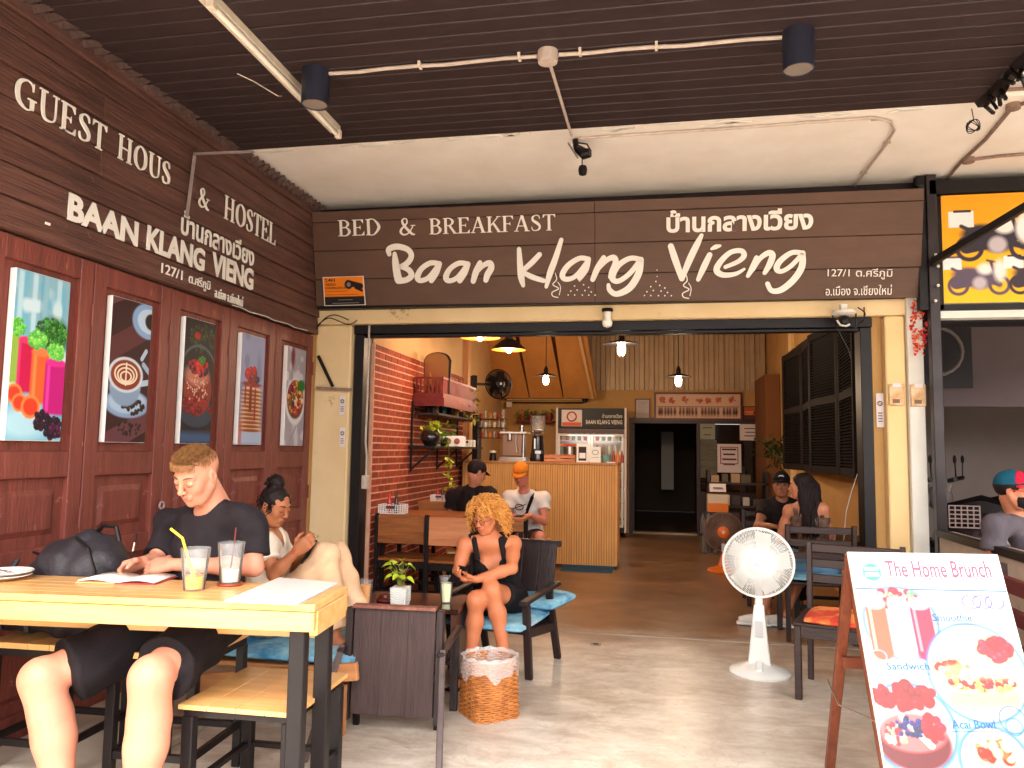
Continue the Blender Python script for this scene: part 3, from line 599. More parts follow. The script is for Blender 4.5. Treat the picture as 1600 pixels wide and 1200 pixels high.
SC+= [A6([(902,428,24),(880,478,32),(866,526,26)]),A6([(878,486,20),(915,446,24),(952,430,30),(960,456,32),(940,492,32),(932,520,26)]),
 A6([(1106,356,22),(1110,430,30),(1116,500,34),(1126,546,20)]),A6([(1212,384,26),(1168,430,28),(1122,470,24)]),A6([(1122,474,22),(1170,500,28),(1232,520,24)]),
 A6([(1326,306,22),(1296,400,30),(1266,480,32),(1246,552,18)]),
 A6([(1466,406,26),(1420,402,26),(1360,440,28),(1330,490,30),(1350,512,26),(1400,494,24),(1458,424,24)]),A6([(1466,406,28),(1450,460,34),(1420,506,26)]),
 A6([(1546,396,24),(1512,456,32),(1488,512,26)]),A6([(1516,458,20),(1560,412,26),(1598,396,30),(1608,424,32),(1590,470,32),(1580,498,24)]),
 [(1002,402,8),(985,400,8),(966,412,9),(957,430,10),(966,436,8),(984,424,8),(1000,404,8)],[(1002,402,9),(998,424,11),(984,446,11),(964,456,9),(953,450,8),(951,442,6)],
 A7([(284,322,30),(306,390,34),(338,484,28)]),A7([(338,484,26),(380,384,34),(414,314,32),(438,266,20)]),A7([(478,364,28),(448,426,32),(420,488,22)]),A7([(488,334,14),(508,324,24),(530,318,14)]),
 A7([(556,424,20),(620,396,24),(650,366,28),(634,342,26),(580,352,26),(530,400,30),(512,442,32),(546,464,28),(606,458,22),(650,434,14)]),
 A7([(712,376,24),(692,426,30),(668,468,20)]),A7([(694,436,20),(730,380,24),(772,352,30),(792,364,32),(778,408,32),(752,452,22)]),
 A7([(944,352,26),(888,350,26),(830,392,30),(812,430,30),(836,444,24),(884,416,24),(938,360,24)]),A7([(942,352,30),(938,420,34),(896,486,34),(834,536,32),(786,540,26),(766,506,24)])]
LET=[3,2,2,2,3,1,2,2,2,2,2,1,2,2]; bb_=[B() for _ in LET]; own=[i for i,n_ in enumerate(LET) for _ in range(n_)]
assert len(own)==len(SC),(len(own),len(SC))
for k,st_ in enumerate(SC):
    b=bb_[own[k]]
    pts=[]
    for (x,y,w_) in st_:
        u,v_=su(x,y); u2,_=su(x+w_,y); pts.append((u,v_,abs(u2-u)))
    stroke(b,pts,OB,Us,Wv,Ns,.006+.0003*(k%5),.001)
for b in bb_: b.build('brush_letter',m_letter,sg)
b=B()
for cx in (908,1027):
    for (dx,dy) in ((0,-32),(0,-22),(-2,-14),(-10,-6),(4,-8),(12,-4),(-16,2),(-6,0),(6,1),(16,3),(-20,8),(-10,8),(2,8),(12,8),(22,8)):
        u,v_=su(cx+dx,450+dy); r=.0065 if dy>-20 else .0045; b.prism([(u+r*math.cos(a),v_+r*math.sin(a)) for a in [j*PI/3 for j in range(6)]],OB,Us,Wv,Ns,.004,.001)
for cx in (868,1072):
    for pts in ([(0,-26,1.5),(2,-16,2),(-4,-8,2),(5,-2,2),(-5,4,2),(-4,10,2),(4,12,2)],[(4,-12,1.5),(8,-4,1.5),(6,8,1.5)]):
        q=[]; 
        for dx,dy,w_ in pts: u,v_=su(cx+dx,450+dy); q.append((u,v_,w_*.0042))
        stroke(b,q,OB,Us,Wv,Ns,.004,.001)
o=b.build('dotted_ornament',m_letter,sg)
# cctv warning plate
P=Paint(96,66,L((244,148,26))); P.rect(0,0,1,.3,(40,20,24))
pl=thing('cctv_warning_sign','small orange and black 24H video camera warning plate at the lower left of the sign','sign')
pp=[at(504,433,Y=6.2),at(568,431,Y=6.2),at(507,478,Y=6.2)]
Up=(pp[1]-pp[0]); Wp=(pp[0]-pp[2]); Np=V(0,-1,0)
c0=pp[2]
B().prism([(0,0),(Up.length,0),(Up.length,Wp.length),(0,Wp.length)],c0,Up.normalized(),Wp.normalized(),Np,.004,-.004).build('plate',m_offwhite,pl)
P.line(.62,.78,.92,.66,.07,(35,25,30)); P.ell(.63,.72,.1,.16,(35,25,30)); P.ell(.63,.72,.05,.08,(150,140,140)); P.line(.8,.6,.95,.5,.03,(35,25,30))
print_panel('print',P,c0+Up*.02+Wp*.02,Up*.96,Wp*.96,Np,pl,z=.001)
dk=mat('dark_print',L((40,24,26)),.6)
tl=lambda s,x0,x1,y,h,m_=dk: text(s,c0+Up*x0+Wp*y+Np*.003,c0+Up*x1+Wp*y+Np*.003,Wp.length*h,Wp,Np,pl,m_,.01,res=1,ext=.0005)
tl('24H',.06,.3,.82,.12); tl('VIDEO',.06,.32,.68,.09); tl('SURVEILLANCE',.06,.55,.57,.07); [B().bar(tuple(c0+Up*.06+Wp*y+Np*.003),tuple(c0+Up*x1+Wp*y+Np*.003),.009,.001).build('small_print',dk,pl) for x1,y in ((.6,.49),(.85,.37))] 
for (x0,x1,y) in ((.35,.7,.19),(.2,.85,.08)): B().bar(tuple(c0+Up*x0+Wp*y+Np*.003),tuple(c0+Up*x1+Wp*y+Np*.003),.004,.001).build('small_print',m_letter,pl)
# ================= CEILING FIXTURES =================
m_tubew=mat('old_white_enamel',L((226,214,196)),.5,L((200,184,160)),12,wear=(L((150,126,100)),30,.68))
tb=thing('tube_light','long unlit white batten tube light running along the dark ceiling','light',(0,0,0))
a0=at(318,6,Z=3.56); a1=at(524,214,Z=3.56); dd=(a1-a0).normalized(); sid=dd.cross(Z1)
B().bar(tuple(a0+V(0,0,.05)-sid*.0),tuple(a1+V(0,0,.05)),.075,.05).build('batten',m_tubew,tb,bevel=.006)
B().tube([tuple(a0+dd*.05-sid*-.028+V(0,0,-.0)),tuple(a1-dd*.05-sid*-.028)],.016,10).build('tube',mat('frosted_tube',L((240,232,216)),.3),tb,smooth=True)
for p in (a0+dd*.02,a1-dd*.02): B().cbox(tuple(p+sid*.028+V(0,0,.01)),(.04,.04,.06)).build('end_cap',m_tubew,tb,bevel=.006)
b=B(); pw=at(440,150,Z=3.62); b.tube([tuple(pw),tuple(pw+V(.03,-.1,-.05)),tuple(pw+V(-.04,-.25,-.03)),tuple(pw+V(-.12,-.3,0))],.003,5); tag(b.build('loose_wire',m_tubew),'thin loose wire curling from the ceiling left of the tube light','wire')
def downlight(px,py0,py1,lab):
    c=at(px,py0,Z=3.60); t=thing('downlight',lab,'light',(c.x,c.y,3.635),0,'black cylinder ceiling downlights'); r=.078; h=.21
    B().lathe([(r,0),(r,-h),(r-.004,-h-.002),(r-.008,-h),(r-.012,-h+.05)],n=28).build('housing',mat('navy_black_paint',L((34,36,50)),.4),t,smooth=True)
    B().lathe([(r-.006,-h+.004),(.045,-h+.07),(.001,-h+.072)],n=28).build('reflector',mat('silver_reflector',L((200,190,180)),.25,metal=.7),t,smooth=True)
    B().sph((0,0,-h+.055),.024).build('bulb',mat('clear_bulb',L((236,226,206)),.15),t,smooth=True)
    return c
l1=downlight(494,118,170,'black cylinder downlight beside the end of the white tube light')
l2=downlight(1247,58,110,'black cylinder downlight at the right end of the ceiling conduit')
jb=at(856,88,Z=3.60)
cd=thing('ceiling_conduit','grey conduit run with round junction box across the dark ceiling between the downlights','conduit')
m_cond=mat('grey_pvc',L((196,180,168)),.5,L((170,154,142)),14)
def along(a,b_,n=7,am=.008): return [tuple(a.lerp(b_,i/n)+V(0,math.sin(i*1.9)*am if 0<i<n else 0,0)) for i in range(n+1)]
A_=V(l1.x+.08,l1.y+.0,3.605); Bq=V(jb.x-.06,jb.y,3.605); Cq=V(jb.x+.06,jb.y,3.605); Dq=V(l2.x-.08,l2.y,3.605)
B().tube(along(A_,Bq),.011,8).build('conduit_pipe',m_cond,cd,smooth=True); B().tube(along(Cq,Dq),.011,8).build('conduit_pipe',m_cond,cd,smooth=True)
B().lathe([(.055,.03),(.058,.0),(.052,-.035),(.001,-.04)],(jb.x,jb.y,3.60),20).build('junction_box',m_cond,cd,smooth=True)
for p,q,f in ((A_,Bq,.45),(A_,Bq,.92),(Cq,Dq,.1),(Cq,Dq,.45)):
    c=p.lerp(q,f); B().cbox((c.x,c.y,3.61),(.014,.05,.03)).build('clip',m_tubew,cd)
j2=at(893,212,Z=3.60)
B().tube([(jb.x,jb.y+.05,3.6),tuple(j2)],.010,8).build('conduit_pipe',m_cond,cd,smooth=True)
# conduit on the slab
cs=thing('slab_conduit','thin grey conduit on the white slab bending down to the sign','conduit')
zs=3.655
p=[at(905,216,Z=zs),at(1150,200,Z=zs),at(1365,184,Z=zs),at(1392,190,Z=zs),at(1398,203,Z=zs),at(1385,225,Z=zs),at(1336,289,Z=zs)]
B().tube([tuple(q) for q in p],.010,8).build('conduit_pipe',m_cond,cs,smooth=True)
for px,py in ((1367,186),(1386,222),(1350,270)): q=at(px,py,Z=zs+.01); B().cbox(tuple(q),(.045,.014,.02)).build('clip',m_cond,cs)
# hanging camera like gadget
hc=thing('hanging_camera','black security camera with dangling bulb hanging under the slab edge','camera',tuple(at(903,222,Z=3.62)))
B().tube([(-.02,0,.02),(-.01,0,-.05)],.02,8).build('mount',m_black,hc)
B().bar((-.06,-.02,-.02),(.0,-.03,-.12),.05,.012).build('side_flap',mat('grey_plastic',L((120,112,110)),.5),hc)
B().tube([(0,0,-.05),(.05,-.03,-.1),(.09,-.04,-.1)],[.03,.04,.03],10).build('camera_body',m_black,hc,smooth=True)
B().tube([(-.02,0,0),(.06,.02,-.01),(.09,.02,-.06),(.05,0,-.09)],.006,6).build('cable',m_black,hc)
B().tube([(.03,0,-.1),(.03,0,-.17)],.004,5).build('cord',m_black,hc)
B().lathe([(.001,-.17),(.026,-.175),(.032,-.2),(.026,-.235),(.001,-.245)],(.035,0,0),14).build('pendant_bulb',m_black,hc,smooth=True)
# conduits at right on neighbour soffit
rc=thing('neighbour_conduit','rusty grey conduits with junction boxes on the white ceiling at the right edge','conduit')
m_rust=mat('stained_conduit',L((150,124,108)),.7,L((110,86,74)),18)
zz=3.655
for pts in ([(1465,298),(1500,255),(1540,218),(1580,170),(1625,150)],[(1515,250),(1560,244),(1640,238)],[(1575,140),(1640,136)]):
    B().tube([tuple(at(a,b_,Z=zz)) for a,b_ in pts],.012,8).build('conduit_pipe',m_rust,rc,smooth=True)
for px,py in ((1513,250),(1583,166)): q=at(px,py,Z=zz); B().lathe([(.04,.02),(.042,-.02),(.001,-.025)],tuple(q),12).build('junction_box',m_rust,rc,smooth=True)
# dark ragged cable bundle along the canopy edge, with a coil
b=B()
for i in range(70):
    t=i/70; y=4.86-t*3.6; x=1.96+random.uniform(-.03,.05); b.tube([(x,y,3.68),(x+random.uniform(-.02,.03),y+random.uniform(-.03,.03),3.60),(x+random.uniform(-.04,.04),y-.05,3.55-random.uniform(0,.05))],.012,4)
b.tube([(1.96,4.9,3.65),(1.97,3.5,3.62),(1.99,1,3.64)],.05,6)
tag(b.build('cable_fringe',m_black),kind='stuff')
q=at(1522,196,Z=3.55); b=B()
for i in range(4): b.tube([(q.x+.035*math.cos(a*PI/6+i),q.y+.01*i,q.z+.035*math.sin(a*PI/6+i)+.01*math.sin(a+i)) for a in range(12)],.003,4,closed=True)
b.tube([(q.x,q.y,q.z+.03),(q.x-.01,q.y,3.66)],.003,4)
tag(b.build('wire_coil',m_black),'small dark coil of wire hanging under the right corner of the canopy','wire')
# facade small things
gb=thing('globe_lamp','white glass globe bulb under the cream beam above the entrance','lamp',tuple(at(949,486,Y=6.30)))
B().lathe([(.045,.02),(.05,.0),(.02,-.012)],n=16).build('base',m_black,gb); B().lathe([(.03,-.005),(.032,-.04),(.03,-.06),(.038,-.075),(.045,-.1),(.036,-.13),(.001,-.145)],n=20).build('globe',mat('opal_glass',L((244,238,226)),.2),gb,smooth=True)
def cctv(c,lab):
    t=thing('dome_camera',lab,'camera',tuple(c))
    B().cbox((0,0,.06),(.05,.05,.05)).build('bracket',m_offwhite,t,bevel=.004)
    B().lathe([(.001,.035),(.085,.03),(.09,.01),(.07,-.005),(.001,-.008)],n=20).build('hood',m_offwhite,t,smooth=True)
    B().sph((0,-.01,-.055),.05).build('camera_head',m_black,t,smooth=True)
    B().tube([(-.055,-.035,-.05),(-.04,-.06,-.09),(0,-.07,-.1),(.03,-.06,-.085)],.008,6).build('trim',m_offwhite,t,smooth=True)
    B().cbox((.09,0,-.05),(.01,.02,.12)).build('antenna',m_black,t)
cctv(at(1318,492,Y=6.22)+V(0,0,.0),'white hooded dome security camera at the top right of the entrance')
# twisted cables at both pillars
def cable(name,lab,pts,r=.005,m_=m_black):
    b=B()
    for q in pts: b.tube([tuple(x) for x in catmull([tuple(v) for v in q],5)],r,5)
    return tag(b.build(name,m_),lab,'cable')
f=lambda *a,Y=6.3:[at(x,y,Y=Y) for x,y in a]
cable('wall_cable','loose black cables looping over the left cream pillar under the warning plate',[f((488,517),(500,505),(515,497),(540,506),(551,505),(558,500)),f((490,521),(505,500),(522,492),(545,500))])
cable('wall_cable','bundle of black cables beside the dome camera at the top of the right pillar',[f((1340,480),(1352,490),(1345,502),(1330,512)),f((1300,492),(1312,520),(1325,545),(1330,560)),f((1350,480),(1349,500),(1338,508))])
b=B().bar(tuple(at(497,556,Y=6.3)),tuple(at(520,604,Y=6.3)),.025,.01,Y1).bar(tuple(at(494,606,Y=6.3)),tuple(at(549,609,Y=6.3)),.022,.022,Y1)
t=thing('shutter_latch','rusty black hasp and bar across the left cream pillar','latch'); b=B().bar(tuple(at(497,556,Y=6.3)),tuple(at(520,604,Y=6.3)),.028,.012,Y1).build('stay',m_black,t); B().bar(tuple(at(494,606,Y=6.31)),tuple(at(549,609,Y=6.31)),.024,.02,Y1).build('cross_bar',m_rust,t)
m_stick=mat('sticker_paper',L((226,214,214)),.6); m_inkp=mat('purple_ink',L((84,66,92)),.6)
def sticker(px,py,w_,h,Y,lab):
    c=at(px,py,Y=Y); t=thing('wall_sticker',lab,'sticker',tuple(c))
    B().box(-w_/2,w_/2,-.003,0,-h/2,h/2).build('paper',m_stick,t)
    B().tube([(w_*.3*math.cos(a*PI/6),-.004,h*.2+w_*.3*math.sin(a*PI/6)) for a in range(12)],.004,4,closed=True).build('symbol',m_inkp,t)
    B().bar((-w_*.2,-.0045,h*.2+w_*.2),(w_*.2,-.0045,h*.2-w_*.2),.006,.002).build('symbol_bar',m_inkp,t)
    for k in range(4): B().box(-w_*.3,w_*.3,-.0045,-.003,-h*.1-k*h*.08,-h*.07-k*h*.08).build('text_line',m_inkp,t)
sticker(535,633,.05,.17,6.352,'narrow no smoking sticker on the left cream pillar, upper one'); sticker(535,683,.05,.17,6.352,'narrow no smoking sticker on the left cream pillar, lower one')
c=at(1375,641,Y=6.44); sticker(1375,641,.055,.27,6.44,'tall narrow sticker with a round emblem on the shaded reveal of the right pillar')
def switch(px,py,Y,lab):
    c=at(px,py,Y=Y); t=thing('wall_switch',lab,'switch',tuple(c),0,'rusty switch boxes on the right pillar')
    B().box(-.055,.055,-.018,0,-.085,.085).build('box',mat('rusty_cream_box',L((226,204,166)),.6,L((200,150,100)),9,contrast=.3),t,bevel=.005)
    B().box(-.03,.03,-.024,-.018,.06,.09).build('cap',m_stick,t); B().box(-.03,.02,-.022,-.018,-.065,-.035).build('window',mat('brown_window',L((110,74,36)),.3),t)
switch(1400,617,6.356,'rusty cream switch box on the yellow pillar face'); switch(1434,618,6.318,'rusty cream switch box on the white pillar face')
# red flower garland
t=thing('flower_garland','red and orange artificial flower garland hung against the black post','garland',tuple(at(1436,520,Y=6.28)))
mr_=mat('red_petals',L((206,40,40)),.7); mo_=mat('orange_petals',L((236,110,40)),.7)
for m_,n_,nm in ((mr_,90,'red_flowers'),(mo_,36,'orange_flowers')):
    b=B()
    for i in range(n_):
        h=random.uniform(-.16,.26); r=.045*(1-abs(h-.05)/.4)+.01; a=random.uniform(0,6.28); x,y=r*math.cos(a),r*.5*math.sin(a); d=V(random.uniform(-1,1),random.uniform(-1,1),random.uniform(-1,1)).normalized()*.022
        e=d.cross(V(.3,.5,.8)).normalized()*.012; p=V(x,y,h); b.add([p-e,p+e,p+d+e*.4,p+d-e*.4],[(0,1,2,3)])
    o=b.build(nm,m_,t); o['kind']='stuff'
# steel post, low wall, rail, yellow poster
cpst=thing('steel_post','tall dark steel post between the shop and the motorbike rental','post')
B().box(2.062,2.135,6.2,6.27,0,3.66).build('post',m_darksteel,cpst,bevel=.004)
B().box(2.0,2.06,6.22,6.30,2.6,3.66).build('post_upper',m_black,cpst)
t=thing('low_wall','weathered concrete half wall with dark metal rail on the right','wall')
B().box(2.07,2.16,1.2,6.19,-.0,.88).build('wall',mat('weathered_render',L((190,176,164)),.9,L((160,146,134)),4,bump=.4,bscale=14,wear=(L((120,104,92)),7,.62)),t)
B().box(2.045,2.105,1.2,6.19,.885,.935).build('rail',m_black,t,bevel=.003); B().box(2.107,2.17,1.2,6.19,.885,.925).build('rail_cap',mat('grey_metal_cap',L((170,150,138)),.6),t)
t=thing('rental_poster','yellow motorbike rental banner in a black frame above the neighbouring shop','banner')
q0=at(1475,474,Y=6.25); q1=at(1470,306,Y=6.22); wv=q1-q0; hw=1.55
P=Paint(460,250,L((250,186,20)))
P.mix(np.clip(.9-P.y*1.4,0,1)*.7,(255,214,60)); P.mix(np.clip((P.y-.6)*1.2,0,.5),(244,160,10))
def bike(x,y,s,c1,c2):
    for dx in (-.055,.05):
        P.ring(x+dx*s,y,.024*s,.024*s/P.asp,.0045*s,c1); P.ell(x+dx*s,y,.006*s,.006*s/P.asp,c1)
    P.line(x-.06*s,y+.02,x+.02*s,y+.04*s,.016*s,c1); P.line(x+.02*s,y+.03*s,x+.05*s,y+.08*s,.014*s,c1); P.ell(x-.03*s,y+.055*s,.04*s,.022*s/P.asp,c1)
    P.line(x-.05*s,y+.01,x,y+.03*s,.008*s,c1); P.line(x,y+.03*s,x+.05*s,y+.01,.007*s,c1); P.ell(x,y+.02*s,.03*s,.022*s/P.asp,c1); P.ell(x,y+.06*s,.045*s,.012*s/P.asp,c1); P.ell(x+.015*s,y+.085*s,.02*s,.016*s/P.asp,(240,236,232))
    P.line(x+.03*s,y+.12*s,x+.045*s,y+.02*s,.004*s,c2); P.line(x+.02*s,y+.13*s,x+.04*s,y+.12*s,.003*s,c2); P.rect(x-.095*s,y+.085*s,x-.045*s,y+.15*s,(240,238,240),.003); P.ell(x+.052*s,y+.075*s,.016*s,.03*s/P.asp,(236,232,232)); P.ell(x,y+.012*s,.018*s,.018*s/P.asp,(200,192,200)); P.rect(x-.085*s,y+.145*s,x-.05*s,y+.155*s,c1,.003); P.line(x-.07*s,y+.09*s,x-.04*s,y+.06*s,.004*s,c1)
bike(.165,.16,1.75,(112,98,118),(96,80,100)); bike(.44,.16,1.75,(80,66,80),(60,50,60)); bike(.25,.50,2.3,(66,58,74),(50,42,58)); bike(.7,.5,2.2,(120,40,40),(40,30,44)); bike(.75,.14,1.7,(50,60,96),(40,30,44))
print_panel('print',P,q0,(hw,0,0),tuple(wv),(0,-1,0),t,z=.002)
B().box(q0.x-.03,q0.x+hw,6.27,6.30,q0.z-.02,q1.z+.03).build('backing',m_offwhite,t)
B().box(q0.x-.09,q0.x+hw+.05,6.20,6.33,q1.z+.01,q1.z+.12).build('frame',m_black,t); B().box(q0.x-.09,q0.x-.004,6.24,6.33,q0.z-.05,q1.z).build('frame',m_black,t); B().box(q0.x-.09,q0.x+hw,6.24,6.33,q0.z-.06,q0.z-.01).build('frame',m_black,t)
B().box(q0.x-.09,q0.x+hw,6.22,6.33,q0.z-.12,q0.z-.065).build('lower_strip',m_offwhite,t)
a=at(1453,412,Y=6.15); b_=at(1610,318,Y=5.6); t=thing('diagonal_brace','black diagonal steel brace running up in front of the yellow banner','brace'); B().bar(tuple(a),tuple(b_),.04,.05).build('brace',m_black,t)
for px,py in ((1462,398),(1466,416),(1466,446),(1462,470)): B().sph(tuple(at(px,py,Y=6.17)),.012,8,6).build('bolt',m_offwhite,t)
# ================= FURNITURE =================
m_bamb=mat('varnished_light_wood',L((222,176,114)),.32,L((200,146,84)),3.5,(.6,7,7),.12,18,vary=.06,coat=.3)
m_pine=mat('worn_pine',L((190,132,84)),.6,L((160,104,62)),4,(.6,6,6),.3,18)
m_orw=mat('orange_stained_wood',L((166,100,44)),.45,L((120,62,26)),4,(.7,6,6),.2,16)
m_orw2=mat('salmon_stained_wood',L((214,142,96)),.5,L((178,104,62)),3,(.7,6,6),.2,16)
m_dkw=mat('dark_brown_wood',L((44,27,26)),.45,L((28,17,17)),5,(5,5,.6),.3,18,wear=(L((110,90,84)),16,.74))
m_dkw2=mat('espresso_wood',L((52,28,23)),.4,L((36,19,16)),5,(.6,5,5),.2,16)
m_pan=mat('weathered_brown_panel',L((72,54,52)),.7,L((54,39,39)),5,(6,1,.7),.5,22,wear=(L((150,130,120)),13,.72))
m_clr=glassy('clear_plastic',(.95,.97,.97),.06)
m_glass=glassy('clear_glass',(1,1,1),.08)
m_blue=mat('blue_batik_cloth',L((40,120,170)),.85,L((150,200,214)),5,(1,1,2),.4,30,contrast=.35,wear=(L((190,160,190)),5,.62))
m_redc=mat('red_orange_patchwork',L((196,60,40)),.85,L((236,140,70)),6,bump=.4,contrast=.15)
m_wplast=mat('white_plastic',L((232,232,228)),.3,L((222,222,218)),3)
m_chrome=mat('brushed_steel',L((200,196,192)),.2,metal=1)
m_ink=mat('black_ink',L((36,30,34)),.6)
def quad_leg_frame(t,x0,x1,y0,y1,z,w=.045,str_z=.16,m_=None,low=None,name='leg'):
    m_=m_ or m_black
    for x in (x0+w/2,x1-w/2):
        for y in (y0+w/2,y1-w/2): B().box(x-w/2,x+w/2,y-w/2,y+w/2,low or 0,z).build(name,m_,t,bevel=.003)
    if str_z:
        for y in (y0+w/2,y1-w/2): B().box(x0+w,x1-w,y-w*.3,y+w*.3,str_z,str_z+.03).build('stretcher',m_,t,bevel=.002)
        for x in (x0+w/2,x1-w/2): B().box(x-w*.3,x+w*.3,y0+w,y1-w,str_z+.001,str_z+.031).build('stretcher',m_,t,bevel=.002)
# high table: origin at the near right corner, turned slightly
tab=thing('high_table','light varnished wood high table with black steel legs, where the man writes','table',(-1.235,2.655,0),math.radians(5))
for k in range(6):
    B().box(-1.78,0,.002+k*.065,.0665+k*.065,.872,.90).build('top_strip',m_bamb,tab,bevel=.002)
B().box(-1.78,0,-.004,.026,.80,.8705).build('apron',m_bamb,tab,bevel=.004); B().box(-1.78,0,.366,.394,.80,.8705).build('apron',m_bamb,tab,bevel=.004)
B().box(-.028,.004,.0275,.3645,.78,.8705).build('apron',m_bamb,tab,bevel=.004)
for x in (-.105,-1.7):
    for y in (.032,.305): B().box(x,x+.06,y,y+.055,0,.86 if x<-1 else .86).build('leg',m_black,tab,bevel=.004)
B().box(-1.64,-.105,.322,.342,.70,.745).build('cross_rail',m_bamb,tab)
def stool():
    t=thing('wooden_stool','','stool')
    for k in range(4): B().box(-.21+k*.1052,-.1062+k*.1052,-.235,.235,.585,.61).build('seat_board',m_bamb,t,bevel=.002)
    b=B(); b.box(-.195,.195,-.22,-.19,.55,.584).box(-.195,.195,.19,.22,.55,.584).box(-.195,-.165,-.189,.189,.55,.5835).box(.165,.195,-.189,.189,.55,.5835); b.build('seat_frame',m_black,t)
    quad_leg_frame(t,-.2,.2,-.225,.225,.549,.04,.17); return t
s0=stool(); grp='light wood stools round the high table'
place(s0,(-1.60,3.03,0),math.radians(1),'lower empty light wood stool standing under the right end of the high table',grp); s0.scale=(1.16,1.14,.765)
o=place(copy_tree(s0),(-2.08,3.13,0),math.radians(3),'light wood stool the man in the black T-shirt sits on',grp); o.scale=(1,1,1)
o=place(copy_tree(s0),(-2.68,3.14,0),math.radians(2),'light wood stool under the black backpack',grp); o.scale=(1,1,1)
# lounge armchair with blue cushions
def armchair(m_=m_dkw,wd=.60,pm=None):
    t=thing('lounge_armchair','','armchair'); h=wd/2
    for x in (-h+.02,h-.02):
        B().bar((x,-.27,.49),(x,-.20,.0),.035,.05,X1).build('leg',m_,t,bevel=.005)
        B().bar((x,.16,.50),(x,.36,.0),.035,.05,X1).build('leg',m_,t,bevel=.005)
        B().bar((x,-.33,.50),(x,.34,.53),.06,.028,Z1).build('arm',m_,t,bevel=.008)
        B().bar((x,-.25,.30),(x,.30,.24),.03,.06,Z1).build('side_rail',m_,t,bevel=.004)
    for k in range(5): B().box(-h+.04,h-.04,-.24+k*.1,-.16+k*.1,.285-k*.011,.305-k*.011).build('seat_slat',m_,t,bevel=.003)
    for k in range(4):
        x0=-h+.045+k*(wd-.09)/4; b=B(); b.bar((x0+(wd-.09)/8,.25,.22),(x0+(wd-.09)/8,.40,.80),(wd-.10)/4,.02,Y1).build('back_board',pm or m_,t,bevel=.003)
    B().bar((-h+.02,.405,.80),(h-.02,.405,.80),.03,.045).build('top_rail',m_,t,bevel=.004)
    return t
def cushion(name,lab,loc,rz,w_,d_,h_,m_,tilt=0,par=None,seed=0):
    n=14; vs=[];fs=[]; rs=random.Random(seed)
    for s_ in (1,-1):
        for i in range(n+1):
            for j in range(n+1):
                u=i/n*2-1; v=j/n*2-1; e=(1-u**4)*(1-v**4); tuft=1-.35*(math.exp(-((abs(u)-.5)**2+(abs(v)-.5)**2)*18)); vs.append((u*w_/2*(1-.04*v*v),v*d_/2*(1-.04*u*u),s_*h_/2*(.25+.75*e**.5)*tuft))
    N=(n+1)**2
    for i in range(n):
        for j in range(n):
            a=i*(n+1)+j; fs.append((a,a+n+1,a+n+2,a+1)); fs.append((N+a,N+a+1,N+a+n+2,N+a+n+1))
    for k in range(n):
        for a,b_ in ((k,k+1),(n*(n+1)+k+1,n*(n+1)+k)): fs.append((a,b_,N+b_,N+a))
        a,b_=k*(n+1),(k+1)*(n+1); fs.append((b_,a,N+a,N+b_)); a,b_=k*(n+1)+n,(k+1)*(n+1)+n; fs.append((a,b_,N+b_,N+a))
    b=B(); b.add(vs,fs); o=b.build(name,m_,None,smooth=True); o.location=loc; o.rotation_euler=(tilt,0,rz)
    tag(o,lab,'cushion'); return o
ac=armchair(); place(ac,(-1.04,5.22,0),math.radians(-12),'dark wood lounge armchair the curly haired woman sits in')
cushion('seat_cushion','blue batik seat cushion under the curly haired woman',(-1.06,5.14,.345),math.radians(-12),.58,.56,.075,m_blue,.02)
cushion('seat_cushion','blue green cushion sticking out at the right side of the curly haired woman',(-.80,5.46,.42),math.radians(-20),.36,.40,.09,m_blue,.05)
# low chair seen from behind
t=thing('low_chair','weathered dark brown low chair seen from behind, its plank back towards us','chair',(-1.355,3.88,0),math.radians(3))
for k in range(3): B().bar((-.147+k*.147,-.0,.09),(-.147+k*.147,.03,.635),.1465,.018,Y1).build('back_plank',m_pan,t,bevel=.002)
B().box(-.225,.225,-.005,.05,.632,.648).build('top_edge',mat('red_worn_edge',L((92,44,38)),.6,L((150,96,80)),20),t)
for x in (-.245,.245):
    B().bar((x,.0,.06),(x,.035,.63),.035,.05,Y1).build('side_board',m_dkw,t,bevel=.003)
    B().bar((x*1.1,-.02,.44),(x*(1.45 if x>0 else 1.2),-.42,-.0),.024,.030,X1).build('rear_leg',mat('worn_grey_leg',L((96,82,80)),.6,L((70,58,58)),10),t,bevel=.005)
    B().bar((x*1.09,.42,.46),(x*1.09,-.06,.42),.04,.026).build('arm',m_dkw,t,bevel=.008)
    B().bar((x*.9,.06,.25),(x*.9,.10,.0),.03,.03,X1).build('leg',m_black,t); B().bar((x,.44,.45),(x,.40,.0),.03,.04,X1).build('leg',m_dkw,t)
for k in range(4): B().box(-.22,.22,.04+k*.1,.12+k*.1,.30,.318).build('seat_slat',m_dkw,t)
# coffee table
t=thing('coffee_table','low dark glossy coffee table holding the potted plant and the pale drink','table',(-1.54,4.78,0),math.radians(4))
m_tt=mat('dark_glossy_top',L((60,34,30)),.15,L((40,24,22)),4,coat=.6)
B().box(-.34,.34,-.24,.26,.47,.50).build('top',m_tt,t,bevel=.006)
for x in (-.32,.29): B().box(x,x+.03,-.22,.24,.02,.469).build('side_panel',mat('brown_side_panel',L((86,56,46)),.3,L((66,42,36)),6),t)
B().box(-.29,.29,-.2,.22,.16,.178).build('shelf',m_dkw,t)
